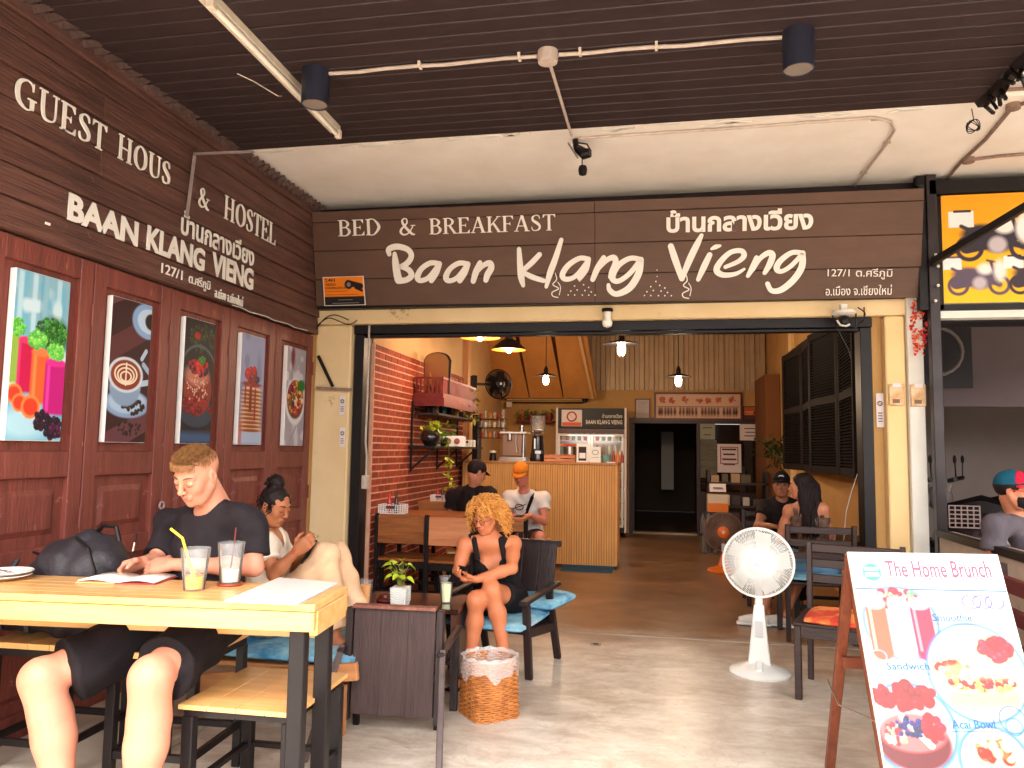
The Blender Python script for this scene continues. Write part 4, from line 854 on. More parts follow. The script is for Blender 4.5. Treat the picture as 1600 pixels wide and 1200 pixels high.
# bun haired woman's lounge bench and cushion
t=thing('wooden_daybed','low worn wood lounge seat with blue cushion where the woman with a hair bun sits','seat',(-2.03,4.12,0),math.radians(0))
for k in range(5): B().box(-.42,.46,-.3+k*.125,-.185+k*.125,.30,.322).build('seat_slat',m_pine,t,bevel=.003)
for y in (-.33,.34): B().bar((-.45,y,.20),(.52,y,.33),.03,.09).build('side_rail',m_pine,t,bevel=.004)
B().bar((.47,-.31,.31),(.47,.31,.31),.04,.06).build('front_rail',m_pine,t,bevel=.004)
for x,y in ((-.4,-.33),(.42,-.33),(-.4,.34),(.42,.34)): B().box(x-.03,x+.03,y-.036,y+.036,0,.25).build('leg',m_pine,t)
B().bar((-.42,0,.33),(-.60,0,.80),.56,.02,Y1).build('back_panel',m_pine,t)
cushion('seat_cushion','blue batik cushion under the woman with a hair bun',(-1.98,4.1,.365),0,.86,.58,.085,m_blue,0)
# dining chairs with square wooden backs in front of the brick wall
def barchair(m_,lab,loc,rz,wd=.44):
    t=thing('dining_chair',lab,'chair',loc,rz,'square backed chairs along the brick wall'); h=wd/2
    for x in (-h-.015,h+.015): B().box(x-.014,x+.014,-.03,.01,0,.885).build('post',m_black,t,bevel=.002)
    B().box(-h+.002,h-.002,-.03,-.008,.62,.87).build('backrest',m_,t,bevel=.004)
    B().box(-h-.02,h+.02,.0,.42,.46,.485).build('seat',m_orw,t,bevel=.004)
    B().box(-h,h,-.01,.015,.40,.455).build('seat_rail',m_black,t)
    for x in (-h,h): B().box(x-.014,x+.014,.38,.41,0,.459).build('leg',m_black,t)
    B().box(-h,h,-.02,.0,.18,.2).build('stretcher',m_black,t); return t
barchair(m_orw,'square backed dark orange wood chair nearest the brick wall',(-2.26,6.62,0),0)
barchair(m_orw2,'square backed pale salmon wood chair behind the curly haired woman',(-1.80,6.58,0),0,.38)
def dtable(lab,x0,x1,y0,y1,z,m_=m_orw):
    t=thing('dining_table',lab,'table',((x0+x1)/2,(y0+y1)/2,0)); a=(x1-x0)/2; c=(y1-y0)/2
    B().box(-a,a,-c,c,z-.03,z).build('top',m_,t,bevel=.004)
    B().box(-a+.01,a-.01,-c+.01,-c+.03,z-.13,z-.0305).build('apron',m_,t)
    quad_leg_frame(t,-a+.02,a-.02,-c+.03,c-.02,z-.031,.04,.15); return t
dtable('stained wood dining table by the brick wall holding the front white condiment basket',-2.54,-1.72,6.72,7.30,.865)
dtable('stained wood dining table behind, with the small white basket, where the man in black sits',-2.44,-1.9,7.62,8.15,.93)
dtable('small wood table in front of the man in the orange cap',-1.72,-1.3,7.56,7.95,.79,m_orw)
def wbasket(lab,loc,s=1,bott=True):
    t=thing('condiment_basket',lab,'basket',loc,random.uniform(-.05,.05),'white plastic condiment baskets'); w_,d_,h=.12*s,.08*s,.085*s
    b=B()
    for z in (0,h*.25,h*.5,h*.75,h*.94): 
        th=h*.06
        b.box(-w_,w_,-d_,-d_+.003,z,z+th).box(-w_,w_,d_-.003,d_,z,z+th).box(-w_,-w_+.003,-d_+.004,d_-.004,z,z+th).box(w_-.003,w_,-d_+.004,d_-.004,z,z+th)
    for i in range(11):
        x=-w_+i*(2*w_-.006)/10; b.box(x,x+.006*s,-d_-.0015,-d_+.0005,0,h).box(x,x+.006*s,d_-.0005,d_+.0015,0,h)
    for i in range(7):
        y=-d_+i*(2*d_-.006)/6; b.box(-w_-.0015,-w_+.0005,y,y+.006*s,0,h).box(w_-.0005,w_+.0015,y,y+.006*s,0,h)
    b.box(-w_+.004,w_-.004,-d_+.004,d_-.004,-.0,.003); o=b.build('lattice',m_wplast,t); o['kind']='stuff'
    B().box(-.045*s,.045*s,-d_-.003,-d_-.0016,h*.55,h*.88).build('name_plate',mat('brown_plate',L((90,40,36)),.5),t)
    if bott:
        for x,c,nm in ((-.04*s,(190,30,30),'red'),(.03*s,(60,34,30),'brown')):
            g_=thing('sauce_bottle',nm+' sauce bottle standing in the '+lab.split(' white')[0]+' white condiment basket','bottle',(loc[0]+x,loc[1],loc[2]+.004)); 
            B().lathe([(.022*s,0),(.022*s,.10*s),(.012*s,.13*s),(.012*s,.15*s)],n=12).build('body',mat(nm+'_sauce',L(c),.25),g_,smooth=True); B().lathe([(.014*s,.151*s),(.013*s,.172*s),(.001,.175*s)],n=12).build('cap',mat('green_cap' if nm=='brown' else 'red_cap',L((50,70,40) if nm=='brown' else (200,40,36)),.4),g_)
    return t
q=at(614,808,Y=6.85); wbasket('front white condiment basket on the table by the brick wall',(q.x,6.85,.866),1.0)
q=at(690,785,Y=7.8); wbasket('back white condiment basket beside the man in black',(q.x,7.75,.931),.75)
# ---------- right side chairs ----------
def slatchair(lab,loc,rz,wd=.46,m_=m_dkw2,hb=.90,sd=.45):
    t=thing('wooden_chair',lab,'chair',loc,rz); h=wd/2   # sitter faces -Y, back at +Y
    for x in (-h,h):
        B().bar((x,sd/2,0),(x,sd/2+.02,hb),.035,.04,Y1).build('rear_post',m_,t,bevel=.004); B().box(x-.02,x+.02,-sd/2,-sd/2+.04,0,.44).build('leg',m_,t,bevel=.004)
        B().box(x-.012,x+.012,-sd/2+.041,sd/2-.021,.37,.43).build('side_rail',m_,t)
    for z in (hb-.07,hb-.17,hb-.27): B().box(-h+.018,h-.018,sd/2,sd/2+.022,z,z+.055).build('back_slat',m_,t,bevel=.004)
    B().box(-h-.025,h+.025,-sd/2-.01,sd/2-.022,.441,.462).build('seat',m_,t,bevel=.004)
    B().box(-h+.02,h-.02,-sd/2+.005,-sd/2+.025,.37,.438).build('front_rail',m_,t)
    return t
slatchair('dark brown slat back chair with red patchwork cushion behind the menu board',(1.19,5.10,0),math.radians(-19),.56,hb=.90,sd=.50)
q=V(1.17,5.02,.487); cushion('seat_cushion','red and orange patchwork cushion on the chair behind the menu board',tuple(q),math.radians(-19),.5,.46,.06,m_redc)
slatchair('dark brown slat back chair on which the long haired woman sits',(1.28,6.66,0),math.radians(180),.50,hb=.92)
cushion('seat_cushion','light blue cushion under the long haired woman',(1.30,6.66,.49),0,.46,.42,.06,m_blue)
slatchair('dark brown chair under the man in the black cap at right',(1.12,8.0,0),math.radians(0),.46)
t=dtable('dark wood dining table between the seated couple at right',1.16,1.86,6.98,7.55,.74,m_dkw2)
t=thing('paper_cup','small white cup on the couple\'s table','cup',(1.50,7.05,.741)); B().lathe([(.028,0),(.036,.09),(.034,.09),(.026,.004)],n=16).build('cup',m_wplast,t,smooth=True)
# ---------- white pedestal fan ----------
def pedfan(lab,loc,rz,s,hub,m_,mh,mb,R_=.232,post=True,blades=None):
    t=thing('pedestal_fan',lab,'fan',loc,rz)
    if post:
        B().lathe([(.20,0),(.205,.012),(.19,.03),(.12,.05),(.06,.075),(.001,.08)],n=36).build('base',mb,t,smooth=True)
        B().bar((0,-.14,.035),(0,.0,.10),.05,.03,Z1).build('pedal',mb,t,bevel=.01)
        B().add([(-.075,-.05,.06),(.075,-.05,.06),(.075,.05,.06),(-.075,.05,.06),(-.032,-.03,hub-.28),(.032,-.03,hub-.28),(.032,.03,hub-.28),(-.032,.03,hub-.28)],[(0,3,2,1),(4,5,6,7),(0,1,5,4),(1,2,6,5),(2,3,7,6),(3,0,4,7)]).build('column',mb,t,bevel=.012,seg=2)
        B().bar((0,.03,hub-.3),(0,.05,hub-.03),.05,.05).build('neck',mb,t,bevel=.012)
        B().cbox((0,-.056,.30),(.05,.01,.10)).build('control_plate',mat('grey_control',L((196,196,196)),.4),t)
    h=hub
    B().lathe([(.001,.02),(.06,.03),(.07,.08),(.06,.16),(.001,.17)],(0,0,h),24,'y').build('motor',mb,t,smooth=True)
    for nm,sgn in (('front_grille',-1),('rear_grille',1)):
        b=B(); n=132 if nm[0]=='f' else 60
        for k in range(n):
            a=2*PI*k/n; pts=[]
            for f_ in (.30,.5,.7,.88,1.0):
                r=R_*f_; a2=a+.35*(1-f_)*(1 if sgn<0 else 0); y=sgn*(.055*(1-(f_)**3)+.004)+ (0 if sgn<0 else .0); pts.append((r*math.cos(a2),y,h+r*math.sin(a2)))
            b.tube(pts,.0024 if nm[0]=='f' else .0018,4,caps=False)
        for f_ in (.66,.97): b.tube([(R_*f_*math.cos(a*PI/24),sgn*(.055*(1-f_**3)+.004),h+R_*f_*math.sin(a*PI/24)) for a in range(48)],.002,4,closed=True)
        o=b.build(nm,m_,t); 
    B().tube([(R_*math.cos(a*PI/24),0,h+R_*math.sin(a*PI/24)) for a in range(48)],.0075,8,closed=True).build('rim',m_,t,smooth=True)
    B().lathe([(.001,-.075),(.055,-.073),(.072,-.062),(.075,-.05),(.001,-.045)],(0,0,h),28,'y').build('hub_badge',mh,t,smooth=True)
    B().lathe([(.001,-.079),(.018,-.078),(.02,-.0755),(.001,-.0745)],(0,0,h),16,'y').build('logo_disc',mat('light_grey_badge',L((196,196,204)),.3),t)
    b=B()
    for k in range(5):
        a=2*PI*k/5; pts=[]
        for f_,w0,w1 in ((.25,-.25,.25),(.6,-.3,.42),(.92,-.1,.42)):
            for ww,dy in ((w0,-.02),(w1,.03)): pts.append((R_*f_*math.cos(a+ww),dy,h+R_*f_*math.sin(a+ww)))
        b.add(pts,[(0,1,3,2),(2,3,5,4)])
    bl_=b.build('blades',blades or mat('white_translucent_blade',L((232,232,226)),.4),t); bl_.modifiers.new('s','SOLIDIFY').thickness=.003
    return t
q=at(1190,1058,Z=0); hb=at(1180,882,Y=q.y).z
pedfan('white pedestal fan standing on the concrete floor in front of the couple',(q.x+.0,q.y+.1,0),math.radians(-8),1,hb,m_wplast,m_wplast,m_wplast)
q=at(1131,893,Z=0); c=at(1128,831,Y=q.y)
m_ofan=mat('orange_fan_plastic',L((226,110,24)),.4); t=pedfan('small far fan with orange hub and orange base in the dark back of the shop',(q.x,q.y,0),math.radians(-5),1,c.z,mat('brown_wire',L((120,96,84)),.4),m_ofan,m_ofan,.24,blades=mat('smoky_blade',L((70,54,48)),.4))
# ---------- basket with liner ----------
t=thing('waste_basket','orange woven bamboo waste basket with clear plastic liner on the floor','basket',(-.925,4.29,0),math.radians(40))
n=64; rows_=26; H_=.31; b=B()
def rr_(a,z):
    f=z/H_; sq=.135/max(abs(math.cos(a)),abs(math.sin(a))); sq=min(sq,.168); return sq*(1-f*.9)+.148*(f*.9)
for k in range(rows_):
    z0=k*H_/rows_; pts=[]
    for i in range(n):
        a=2*PI*i/n; r=rr_(a,z0)+.0045*(1 if (i//2+k)%2 else -1); pts.append((r*math.cos(a),r*math.sin(a),z0+.006))
    b.tube(pts,[.0058]*n,5,closed=True)
o=b.build('woven_strands',mat('orange_bamboo',L((200,128,66)),.55,L((150,86,36)),16,vary=.1,bump=.3),t,smooth=True); o['kind']='stuff'
b=B()
for i in range(0,n,4):
    a=2*PI*i/n; b.tube([((rr_(a,z)-.001)*math.cos(a),(rr_(a,z)-.001)*math.sin(a),z) for z in (0,.08,.16,.24,.31)],.005,4)
o=b.build('uprights',MATS['orange_bamboo'],t); o['kind']='stuff'
vs=[];fs=[]; n=72; rs=random.Random(5); prof=[(.120,.02),(.128,.12),(.134,.22),(.142,.30),(.151,.33),(.163,.325),(.166,.295),(.164,.262),(.166,.235)]
for j,(r,z) in enumerate(prof):
    for i in range(n):
        a=2*PI*i/n; wv_=.004*math.sin(a*9+j*.8)+.003*math.sin(a*23+j*2.1)+rs.uniform(-.0015,.0015); dz=(.022*math.sin(a*5+1)+.012*math.sin(a*11)) if j>=7 else .004*math.sin(a*13); vs.append(((r+wv_)*math.cos(a),(r+wv_)*math.sin(a),z+dz))
for j in range(len(prof)-1):
    for i in range(n): fs.append((j*n+i,j*n+(i+1)%n,(j+1)*n+(i+1)%n,(j+1)*n+i))
m_lin=bpy.data.materials.new('plastic_film'); m_lin.use_nodes=True; nn=m_lin.node_tree.nodes; bb=nn['Principled BSDF']; bb.inputs['Base Color'].default_value=(.85,.86,.87,1); bb.inputs['Roughness'].default_value=.25; bb.inputs['Alpha'].default_value=.30; bb.inputs['Specular IOR Level'].default_value=.9
B().add(vs,fs).build('plastic_liner',m_lin,t,smooth=True)
# ---------- menu A-board ----------
m_aw=mat('reddish_board_wood',L((134,72,46)),.5,L((100,48,32)),5,(5,5,.6),.3,16)
mb=thing('menu_board','white A-frame menu board advertising smoothie, sandwich and acai bowl, on the floor at right','menu board')
tl_=at(1324,862,Y=3.28); tr_=at(1559,866,Y=3.36); Um=(tr_-tl_); MW=Um.length; Um.normalize(); Zt=tl_.z
Dn=V(-.02,-.44,-Zt); Dn_=Dn.normalized(); ML=Dn.length; Wm=-Dn_; Wm=(Wm-Um*Wm.dot(Um)).normalized(); Nm=Um.cross(Wm); 
if Nm.y>0: Nm=-Nm
ob=tl_-Wm*ML
B().prism([(0,0),(MW,0),(MW,ML),(0,ML)],ob,Um,Wm,Nm,.012,-.012).build('panel',m_wplast,mb,bevel=.002)
for x0 in (0,MW-.04): B().prism([(x0,-.0),(x0+.04,-.0),(x0+.04,ML-.03),(x0,ML-.03)],ob,Um,Wm,Nm,.034,-.047).build('front_leg',m_aw,mb,bevel=.003)
for z0 in (.18,.62): B().prism([(.042,z0),(MW-.042,z0),(MW-.042,z0+.05),(.042,z0+.05)],ob,Um,Wm,Nm,.02,-.034).build('cross_rail',m_aw,mb)
for x0 in (.0,MW-.04):
    p=tl_+Um*(x0+.02)+V(0,.03,-.02); B().bar(tuple(p),(p.x+.03,p.y+.62,0),.036,.04,X1).build('rear_leg',m_aw,mb,bevel=.003)
p=tl_+V(.0,.26,-.5); B().bar(tuple(p+Um*.03),tuple(p+Um*(MW-.03)),.03,.045).build('rear_rail',m_aw,mb)
B().tube([tuple(tl_+V(-.0,.42,-.62)),tuple(tl_+V(.0,.2,-.66)),tuple(ob+Wm*(ML*.47))],.004,5).build('stay_cord',m_chrome,mb)
P=Paint(250,520,L((236,240,244))); P.gam=2.1; P.mix(np.clip((.9-P.y)*2,0,1)*.75,(160,212,236))
asp=P.asp
def mp(px,py):   # photograph point -> board 0..1
    d=V(*(MC@np.array([px-800.0,py-600.0,FPX]))); o=V(0,0,CAMH); tt=(ob-o).dot(Nm)/d.dot(Nm); p=o+d*tt-ob; return p.dot(Um)/MW,p.dot(Wm)/ML
_,yl=mp(1450,921); P.rect(0,yl-.002,1,yl+.003,(60,130,190),.003)
x,y=mp(1361,893); P.ell(x,y,.065,.065/asp,(120,196,176)); P.rect(x-.045,y+.006,x+.045,y+.016,(236,240,240),.003); P.rect(x-.045,y-.014,x+.045,y-.002,(236,240,240),.003)
x,y=mp(1407,972); R0=.235
P.ell(x,y,R0+.012,(R0+.012)/asp,(84,150,204)); P.ell(x,y,R0,R0/asp,(196,190,196))
P.blobs(x,y+.07,.17,.035,90,.02,[(240,170,170),(250,230,200),(190,60,90),(150,190,160)],1)
for dx,c_ in ((-.15,(240,140,110)),(0,(206,226,204)),(.14,(226,40,120))):
    P.rect(x+dx-.065,y-.1,x+dx+.065,y+.06,c_,.006); P.ell(x+dx,y-.1,.065,.02,c_); P.ell(x+dx,y+.06,.065,.018,(250,240,226)); P.rect(x+dx-.05,y-.09,x+dx-.03,y+.05,(255,230,220),.006,.5)
x,y=mp(1527,1050); R0=.30; P.ell(x,y,R0+.014,(R0+.014)/asp,(84,150,204)); P.ell(x,y,R0,R0/asp,(232,212,184)); P.blobs(x+.15,y+.07,.1,.03,40,.03,[(220,30,70),(240,90,110)],2)
P.blobs(x-.15,y+.01,.1,.02,40,.018,[(190,60,60),(150,180,90),(240,220,190)],3); P.blobs(x+.02,y-.035,.2,.02,80,.018,[(170,200,130),(220,60,80),(240,220,190)],4); P.rect(x-.2,y-.1,x+.22,y-.06,(244,214,170),.02,.8); P.rect(x-.2,y-.02,x+.22,y+.02,(246,224,184),.02,.6)
x,y=mp(1424,1137); R0=.26; P.ell(x,y,R0+.014,(R0+.014)/asp,(84,150,204)); P.ell(x,y,R0,R0/asp,(206,200,204)); P.blobs(x-.02,y+.09,.2,.035,60,.032,[(206,30,40),(230,60,60),(160,20,40)],5)
P.ell(x,y-.045,.22,.075,(150,50,64)); P.ell(x,y-.015,.205,.055,(228,150,150)); P.blobs(x-.1,y-.02,.07,.03,60,.014,[(240,180,160),(190,60,90),(250,220,200)],6); P.line(x-.05,y+.03,x+.1,y-.05,.02,(250,236,214)); P.blobs(x,y,.1,.03,30,.016,[(50,60,120),(70,80,150)],7); P.blobs(x+.13,y-.0,.06,.035,30,.022,[(190,20,60),(220,60,90)],8)
x,y=mp(1556,1192); R0=.2; P.ell(x,y,R0+.014,(R0+.014)/asp,(84,150,204)); P.ell(x,y,R0,R0/asp,(226,206,190)); P.blobs(x,y+.03,.12,.03,30,.03,[(214,90,50),(250,210,190),(200,150,110)],9)
x,y=mp(1535,940)
for dx in (-.07,0,.08): P.ring(x+dx,y,.06,.06/asp*.75,.006,(150,140,206))
x,y=mp(1583,1125); P.ring(x,y,.08,.08/asp,.005,(120,160,210)); P.ring(x,y-.02,.05,.05/asp,.004,(120,160,210)); x,y=mp(1372,1025); P.ring(x,y,.05,.04/asp,.004,(160,190,220))
P.blobs(.5,.1,.4,.08,0,.01,[(0,0,0)]); x=.35;y=.13; P.ell(x,y,.2,.2/asp,(250,226,200)); P.blobs(x,y,.14,.05,50,.03,[(220,120,60),(240,200,120),(190,60,50)],11)
print_panel('menu_print',P,ob+Um*.004+Wm*.004,Um*(MW-.008),Wm*(ML-.008),Nm,mb,m=cmat('glossy_print',.35,.5))
def mt(body,a,b_,hpx,m_,bold=0):
    ua,va=mp(*a); ub,vb=mp(*b_); u2,v2=mp(a[0],a[1]-hpx); text(body,ob+Um*ua*MW+Wm*va*ML+Nm*.0015,ob+Um*ub*MW+Wm*vb*ML+Nm*.0015,abs(v2-va)*ML,Wm,Nm,mb,m_,bold,res=2,ext=.0004)
m_pk=mat('pink_print',L((206,70,96)),.5); m_bl=mat('blue_print',L((34,84,128)),.5)
mt('The Home Brunch',(1386,902),(1550,903),26,m_pk,.01); mt('BREAKFAST  &  DINNER',(1446,907),(1552,909),6,m_pk)
mt('Smoothie',(1458,971),(1519,971),12,m_bl,.01); mt('Sandwich',(1386,1047),(1453,1047),12,m_bl,.01); mt('Acai Bowl',(1488,1139),(1556,1139),14,m_bl,.01)
b=B()
for (a,c_) in (((1457,975),(1528,975)),((1383,1053),(1457,1053)),((1483,1143),(1566,1143))):
    ua,va=mp(*a); ub,vb=mp(*c_); b.bar(tuple(ob+Um*ua*MW+Wm*va*ML+Nm*.002),tuple(ob+Um*ub*MW+Wm*vb*ML+Nm*.002),.002,.001)
b.build('underline',m_bl,mb)
ORD=['first','second','third','fourth','fifth','sixth','seventh','eighth','ninth','tenth','eleventh']
# ================= INTERIOR =================
m_slat=mat('pale_gold_wood',L((222,168,96)),.5,L((198,142,74)),4,(6,6,.5),.15,20,vary=.08)
m_count=mat('counter_top_wood',L((186,130,72)),.4,L((160,104,54)),4)
YC=9.72
ct=thing('coffee_counter','tall pale wood slatted counter carrying the coffee equipment','counter')
B().box(-2.50,-.50,YC+.012,YC+.70,.04,1.30).build('carcass',mat('shadow_gap_wood',L((150,100,50)),.7),ct)
b=B(); x=-2.5
while x<-.515: b.box(x,x+.0245,YC-.006,YC+.0115,.04,1.30); x+=.0315
o=b.build('front_slats',m_slat,ct); o['kind']='stuff'
b=B(); y=YC+.0
while y<YC+.68: b.box(-.4995,-.482,y,y+.0245,.04,1.30); y+=.0315
o=b.build('side_slats',m_slat,ct); o['kind']='stuff'
B().box(-2.52,-.475,YC-.02,YC+.72,1.301,1.33).build('top',m_count,ct,bevel=.004)
B().box(-1.18,-.51,YC-.012,YC+.01,0,.038).build('plinth',mat('teal_plinth',L((20,60,84)),.5),ct)
tag(B().box(-1.16,-.53,9.42,9.69,.0,.012).build('floor_mat',mat('teal_rubber',L((26,70,96)),.8)),'teal rubber mat on the floor at the foot of the counter','mat')
ZT=1.331
def onc(px,py,Y): q=at(px,py,Y=Y); return V(q.x,Y,ZT)
# grinder
q=onc(840,718,9.95); t=thing('coffee_grinder','black coffee grinder with clear bean hopper on the counter','coffee grinder',tuple(q))
B().lathe([(.001,0),(.10,0),(.105,.03),(.085,.12),(.075,.30),(.07,.34),(.001,.345)],n=24).build('body',mat('gloss_black',L((30,26,28)),.15,coat=.7),t,smooth=True)
B().lathe([(.05,.346),(.10,.40),(.098,.42),(.095,.60),(.09,.605),(.09,.42),(.045,.352)],n=24).build('hopper',m_glass,t,smooth=True); B().lathe([(.001,.36),(.05,.361),(.08,.41),(.001,.43)],n=16).build('beans',mat('coffee_beans',L((60,30,20)),.5),t); B().lathe([(.001,.62),(.1,.615),(.1,.607),(.001,.606)],n=24).build('lid',m_black,t)
B().box(-.02,.06,-.11,-.08,.10,.14).build('portafilter_rest',m_chrome,t); B().box(-.035,-.015,-.098,-.083,.16,.30).build('chrome_strip',m_chrome,t)
# espresso machine
q=onc(803,718,10.0); t=thing('espresso_machine','steel espresso machine with white top tray beside the grinder','coffee machine',tuple(q))
B().box(-.15,.13,-.1,.2,.06,.36).build('body',mat('bronze_steel',L((150,116,96)),.3,metal=.8),t,bevel=.01); B().box(-.17,.19,-.16,.2,.361,.385).build('cup_tray',m_wplast,t,bevel=.003)
B().box(-.17,.19,-.17,.1,0,.05).build('drip_tray',m_chrome,t); B().tube([(.05,-.13,.36),(.05,-.14,.22),(.07,-.15,.12)],.007,6).build('steam_wand',m_chrome,t); B().lathe([(.03,.36),(.03,.28),(.035,.27),(.001,.265)],(-.04,-.13,0),14).build('group_head',m_chrome,t)
B().tube([(.15,-.1,.36),(.15,-.12,.15),(.15,-.13,.05)],.012,6).build('column',m_chrome,t); B().lathe([(.001,0),(.035,0),(.04,.09),(.001,.09)],(.11,-.05,.386),14).build('cup',m_chrome,t,smooth=True)
q=onc(770,718,9.9); t=thing('moka_pot','dark pot with white lid on the counter left of the espresso machine','pot',tuple(q)); B().lathe([(.001,0),(.05,0),(.04,.09),(.03,.1),(.001,.1)],n=16).build('body',m_black,t,smooth=True); B().lathe([(.045,.105),(.05,.13),(.001,.135)],n=16).build('lid',m_wplast,t,smooth=True)
# rack of cups and glasses
q=onc(768,718,10.25); rk=thing('cup_rack','dark metal rack crowded with cups and glasses at the left end of the counter','rack',tuple(q))
B().box(-.25,-.18,-.12,.14,.0,.62).build('side_panel',m_black,rk)
for z in (.30,.44,.56): B().box(-.18,.20,-.14,.14,z,z+.008).build('shelf',m_black,rk)
for x in (-.17,.19): B().box(x,x+.012,-.14,-.128,0,.57).build('upright',m_chrome,rk)
m_cups=[mat('cup_red',L((150,50,40)),.3),mat('cup_cream',L((220,200,170)),.3),mat('cup_amber',L((200,120,40)),.3),m_wplast]
gl=[]
for zi,z in enumerate((.309,.449,.569)):
    for k in range(6):
        c=thing('drinking_glass' if (k+zi)%2 else 'stacked_cup','%s on the %s rack shelf, %s from the left'%(['glass tumbler','coloured cup'][(k+zi+1)%2],['lowest','middle','top'][zi],ORD[k]),'cup',tuple(q+V(-.14+k*.062,random.uniform(-.08,-.03),z)),0,'cups and glasses on the rack')
        if (k+zi)%2: B().lathe([(.018,0),(.025,.09+.02*(k%3)),(.023,.09),(.016,.004)],n=10).build('glass',m_glass,c,smooth=True)
        else: B().lathe([(.018,0),(.028,.07),(.026,.07),(.016,.004)],n=10).build('cup',m_cups[(k+zi*2)%4],c,smooth=True)
# counter right part
def crate(px,py,lab,w_=.22,h=.09):
    q=onc(px,py,9.86); t=thing('wooden_crate',lab,'crate',tuple(q)); 
    for k in range(2): B().box(-w_,w_,-.08,-.07,.004+k*h/2,h/2-.008+k*h/2).build('slat',m_orw2,t)
    B().box(-w_,w_,-.069,.08,0,.008).build('bottom',m_orw,t)
    for x in (-w_,w_-.01): B().box(x,x+.01,-.069,.08,.0085,h).build('side',m_orw2,t)
    return q
q=crate(875,718,'orange wood slatted crate of pastries on the counter',.20)
for k in range(7):
    c=(q.x-.16+k*.053,q.y-.02+.02*(k%2),ZT+.075); o=B().sph((0,0,0),.032,10,6,(1.2,1,.7)).build('pastry',mat('baked_crust',L((190,110,60)),.6,L((150,70,36)),30),None,smooth=True); o.location=c; tag(o,'%s brown pastry from the left in the counter crate'%ORD[k],'pastry','pastries in the crate')
def plaque(px,w_,h,lab,cat,fn,Y=9.80):
    q=onc(px,718,Y); t=thing('display_card',lab,cat,tuple(q)); B().box(-w_,w_,-.004,.004,0,h).build('card',m_wplast,t); fn(t); return t
def f1(t): B().box(-.05,.05,-.0065,-.0045,.02,.20).build('phone_frame',m_ink,t); B().box(-.04,.04,-.0085,-.0068,.05,.12).build('white_area',m_wplast,t)
plaque(910,.075,.24,'white payment card stand with black frame on the counter','card stand',f1)
def f2(t):
    B().tube([(.04*math.cos(a*PI/8),-.006,.13+.03*math.sin(a*PI/8)) for a in range(16)],.003,4,closed=True).build('drawing',m_ink,t); B().bar((-.05,-.006,.06),(.05,-.006,.07),.004,.004).build('line',m_ink,t)
plaque(930,.07,.20,'square white card with a line drawing on the counter','card stand',f2)
q=onc(947,718,9.9); t=thing('teal_basket','small teal ribbed basket on the counter','basket',tuple(q)); B().lathe([(.001,0),(.05,0),(.062,.10),(.056,.10),(.046,.008),(.001,.008)],n=20).build('bowl',mat('teal_ribbed',L((110,150,140)),.6,bump=.4,scale=30),t)
for k in range(5):
    px=959+k*3.2; q=onc(px,718,9.85+.05*(k%2)); o=B().lathe([(.001,0),(.022,0),(.022,.09),(.009,.12),(.009,.15),(.001,.152)],n=10).build('syrup_bottle',m_cups[k%4],None,smooth=True); o.location=q; tag(o,'%s little bottle from the left in the cluster at the right end of the counter'%ORD[k],'bottle','bottles at the right end of the counter')
q=onc(890,718,10.1); t=thing('cooking_pot','steel pot behind the pastry crate','pot',tuple(q)); B().lathe([(.001,0),(.09,0),(.095,.2),(.001,.205)],n=20).build('pot',m_chrome,t,smooth=True); B().box(-.13,.13,-.06,.06,.21,.235).build('red_lid_cloth',m_redc,t)
tag(B().box(-.62,-.51,9.78,9.86,ZT,ZT+.012).build('tray',m_wplast),'small white tray at the right end of the counter','tray')
# barista: dark hair seen behind counter handled with people
# fridge
YF2=13.3; a0=at(869,640,Y=YF2); a1=at(979,640,Y=YF2); fz=at(925,637,Y=YF2).z
fr=thing('display_fridge','black and white drinks fridge with shop name on its header behind the counter','fridge',(a0.x,YF2,0)); FW=a1.x-a0.x
B().box(0,.035,0,.6,.08,fz).build('side',m_stick,fr); B().box(FW-.035,FW,0,.6,.08,fz).build('side',m_stick,fr); B().box(.036,FW-.036,.56,.6,.08,fz).build('back',m_stick,fr); B().box(.036,FW-.036,.01,.55,.08,.16).build('base',m_black,fr)
hz=fz-.36
B().box(.036,FW-.036,-.005,.3,hz,fz-.01).build('header',m_black,fr); B().box(.036,FW-.036,0,.3,hz-.09,hz-.01).build('grille',mat('maroon_grey',L((84,60,60)),.4),fr)
text('BAAN KLANG VIENG',(FW*.43,-.006,hz+.07),(FW*.94,-.006,hz+.07),.075,Z1,(0,-1,0),fr,m_letter,.01,res=1); text('บ้านกลางเวียง',(FW*.66,-.006,hz+.18),(FW*.94,-.006,hz+.18),.075,Z1,(0,-1,0),fr,m_letter,0,res=1)
st_=B().box(.1,.46,-.008,-.0055,hz+.03,fz-.04).build('warning_sticker',m_stick,fr); B().tube([(.28+.08*math.cos(a*PI/8),-.0095,hz+.2+.08*math.sin(a*PI/8)) for a in range(16)],.012,5,closed=True).build('prohibition_ring',mat('sign_red',L((180,50,40)),.5),st_); B().bar((.22,-.0095,hz+.26),(.34,-.0095,hz+.14),.018,.004).build('prohibition_bar',MATS['sign_red'],st_); B().box(.11,.45,-.0095,-.0082,hz+.035,hz+.10).build('orange_band',mat('sign_orange',L((214,90,50)),.5),st_)
dz=hz-.1
for i in range(2):
    x0=.04+i*(FW-.08)/2; x1=x0+(FW-.08)/2-.01; d=B(); 
    d.box(x0,x0+.035,-.012,.02,.17,dz).box(x1-.035,x1,-.012,.02,.17,dz).box(x0+.0355,x1-.0355,-.012,.02,dz-.04,dz).box(x0+.0355,x1-.0355,-.012,.02,.17,.21); o=d.build('door_frame',m_wplast,fr); B().box(x0+.036,x1-.036,0,.004,.211,dz-.041).build('pane',m_glass,o)
rs=random.Random(4)
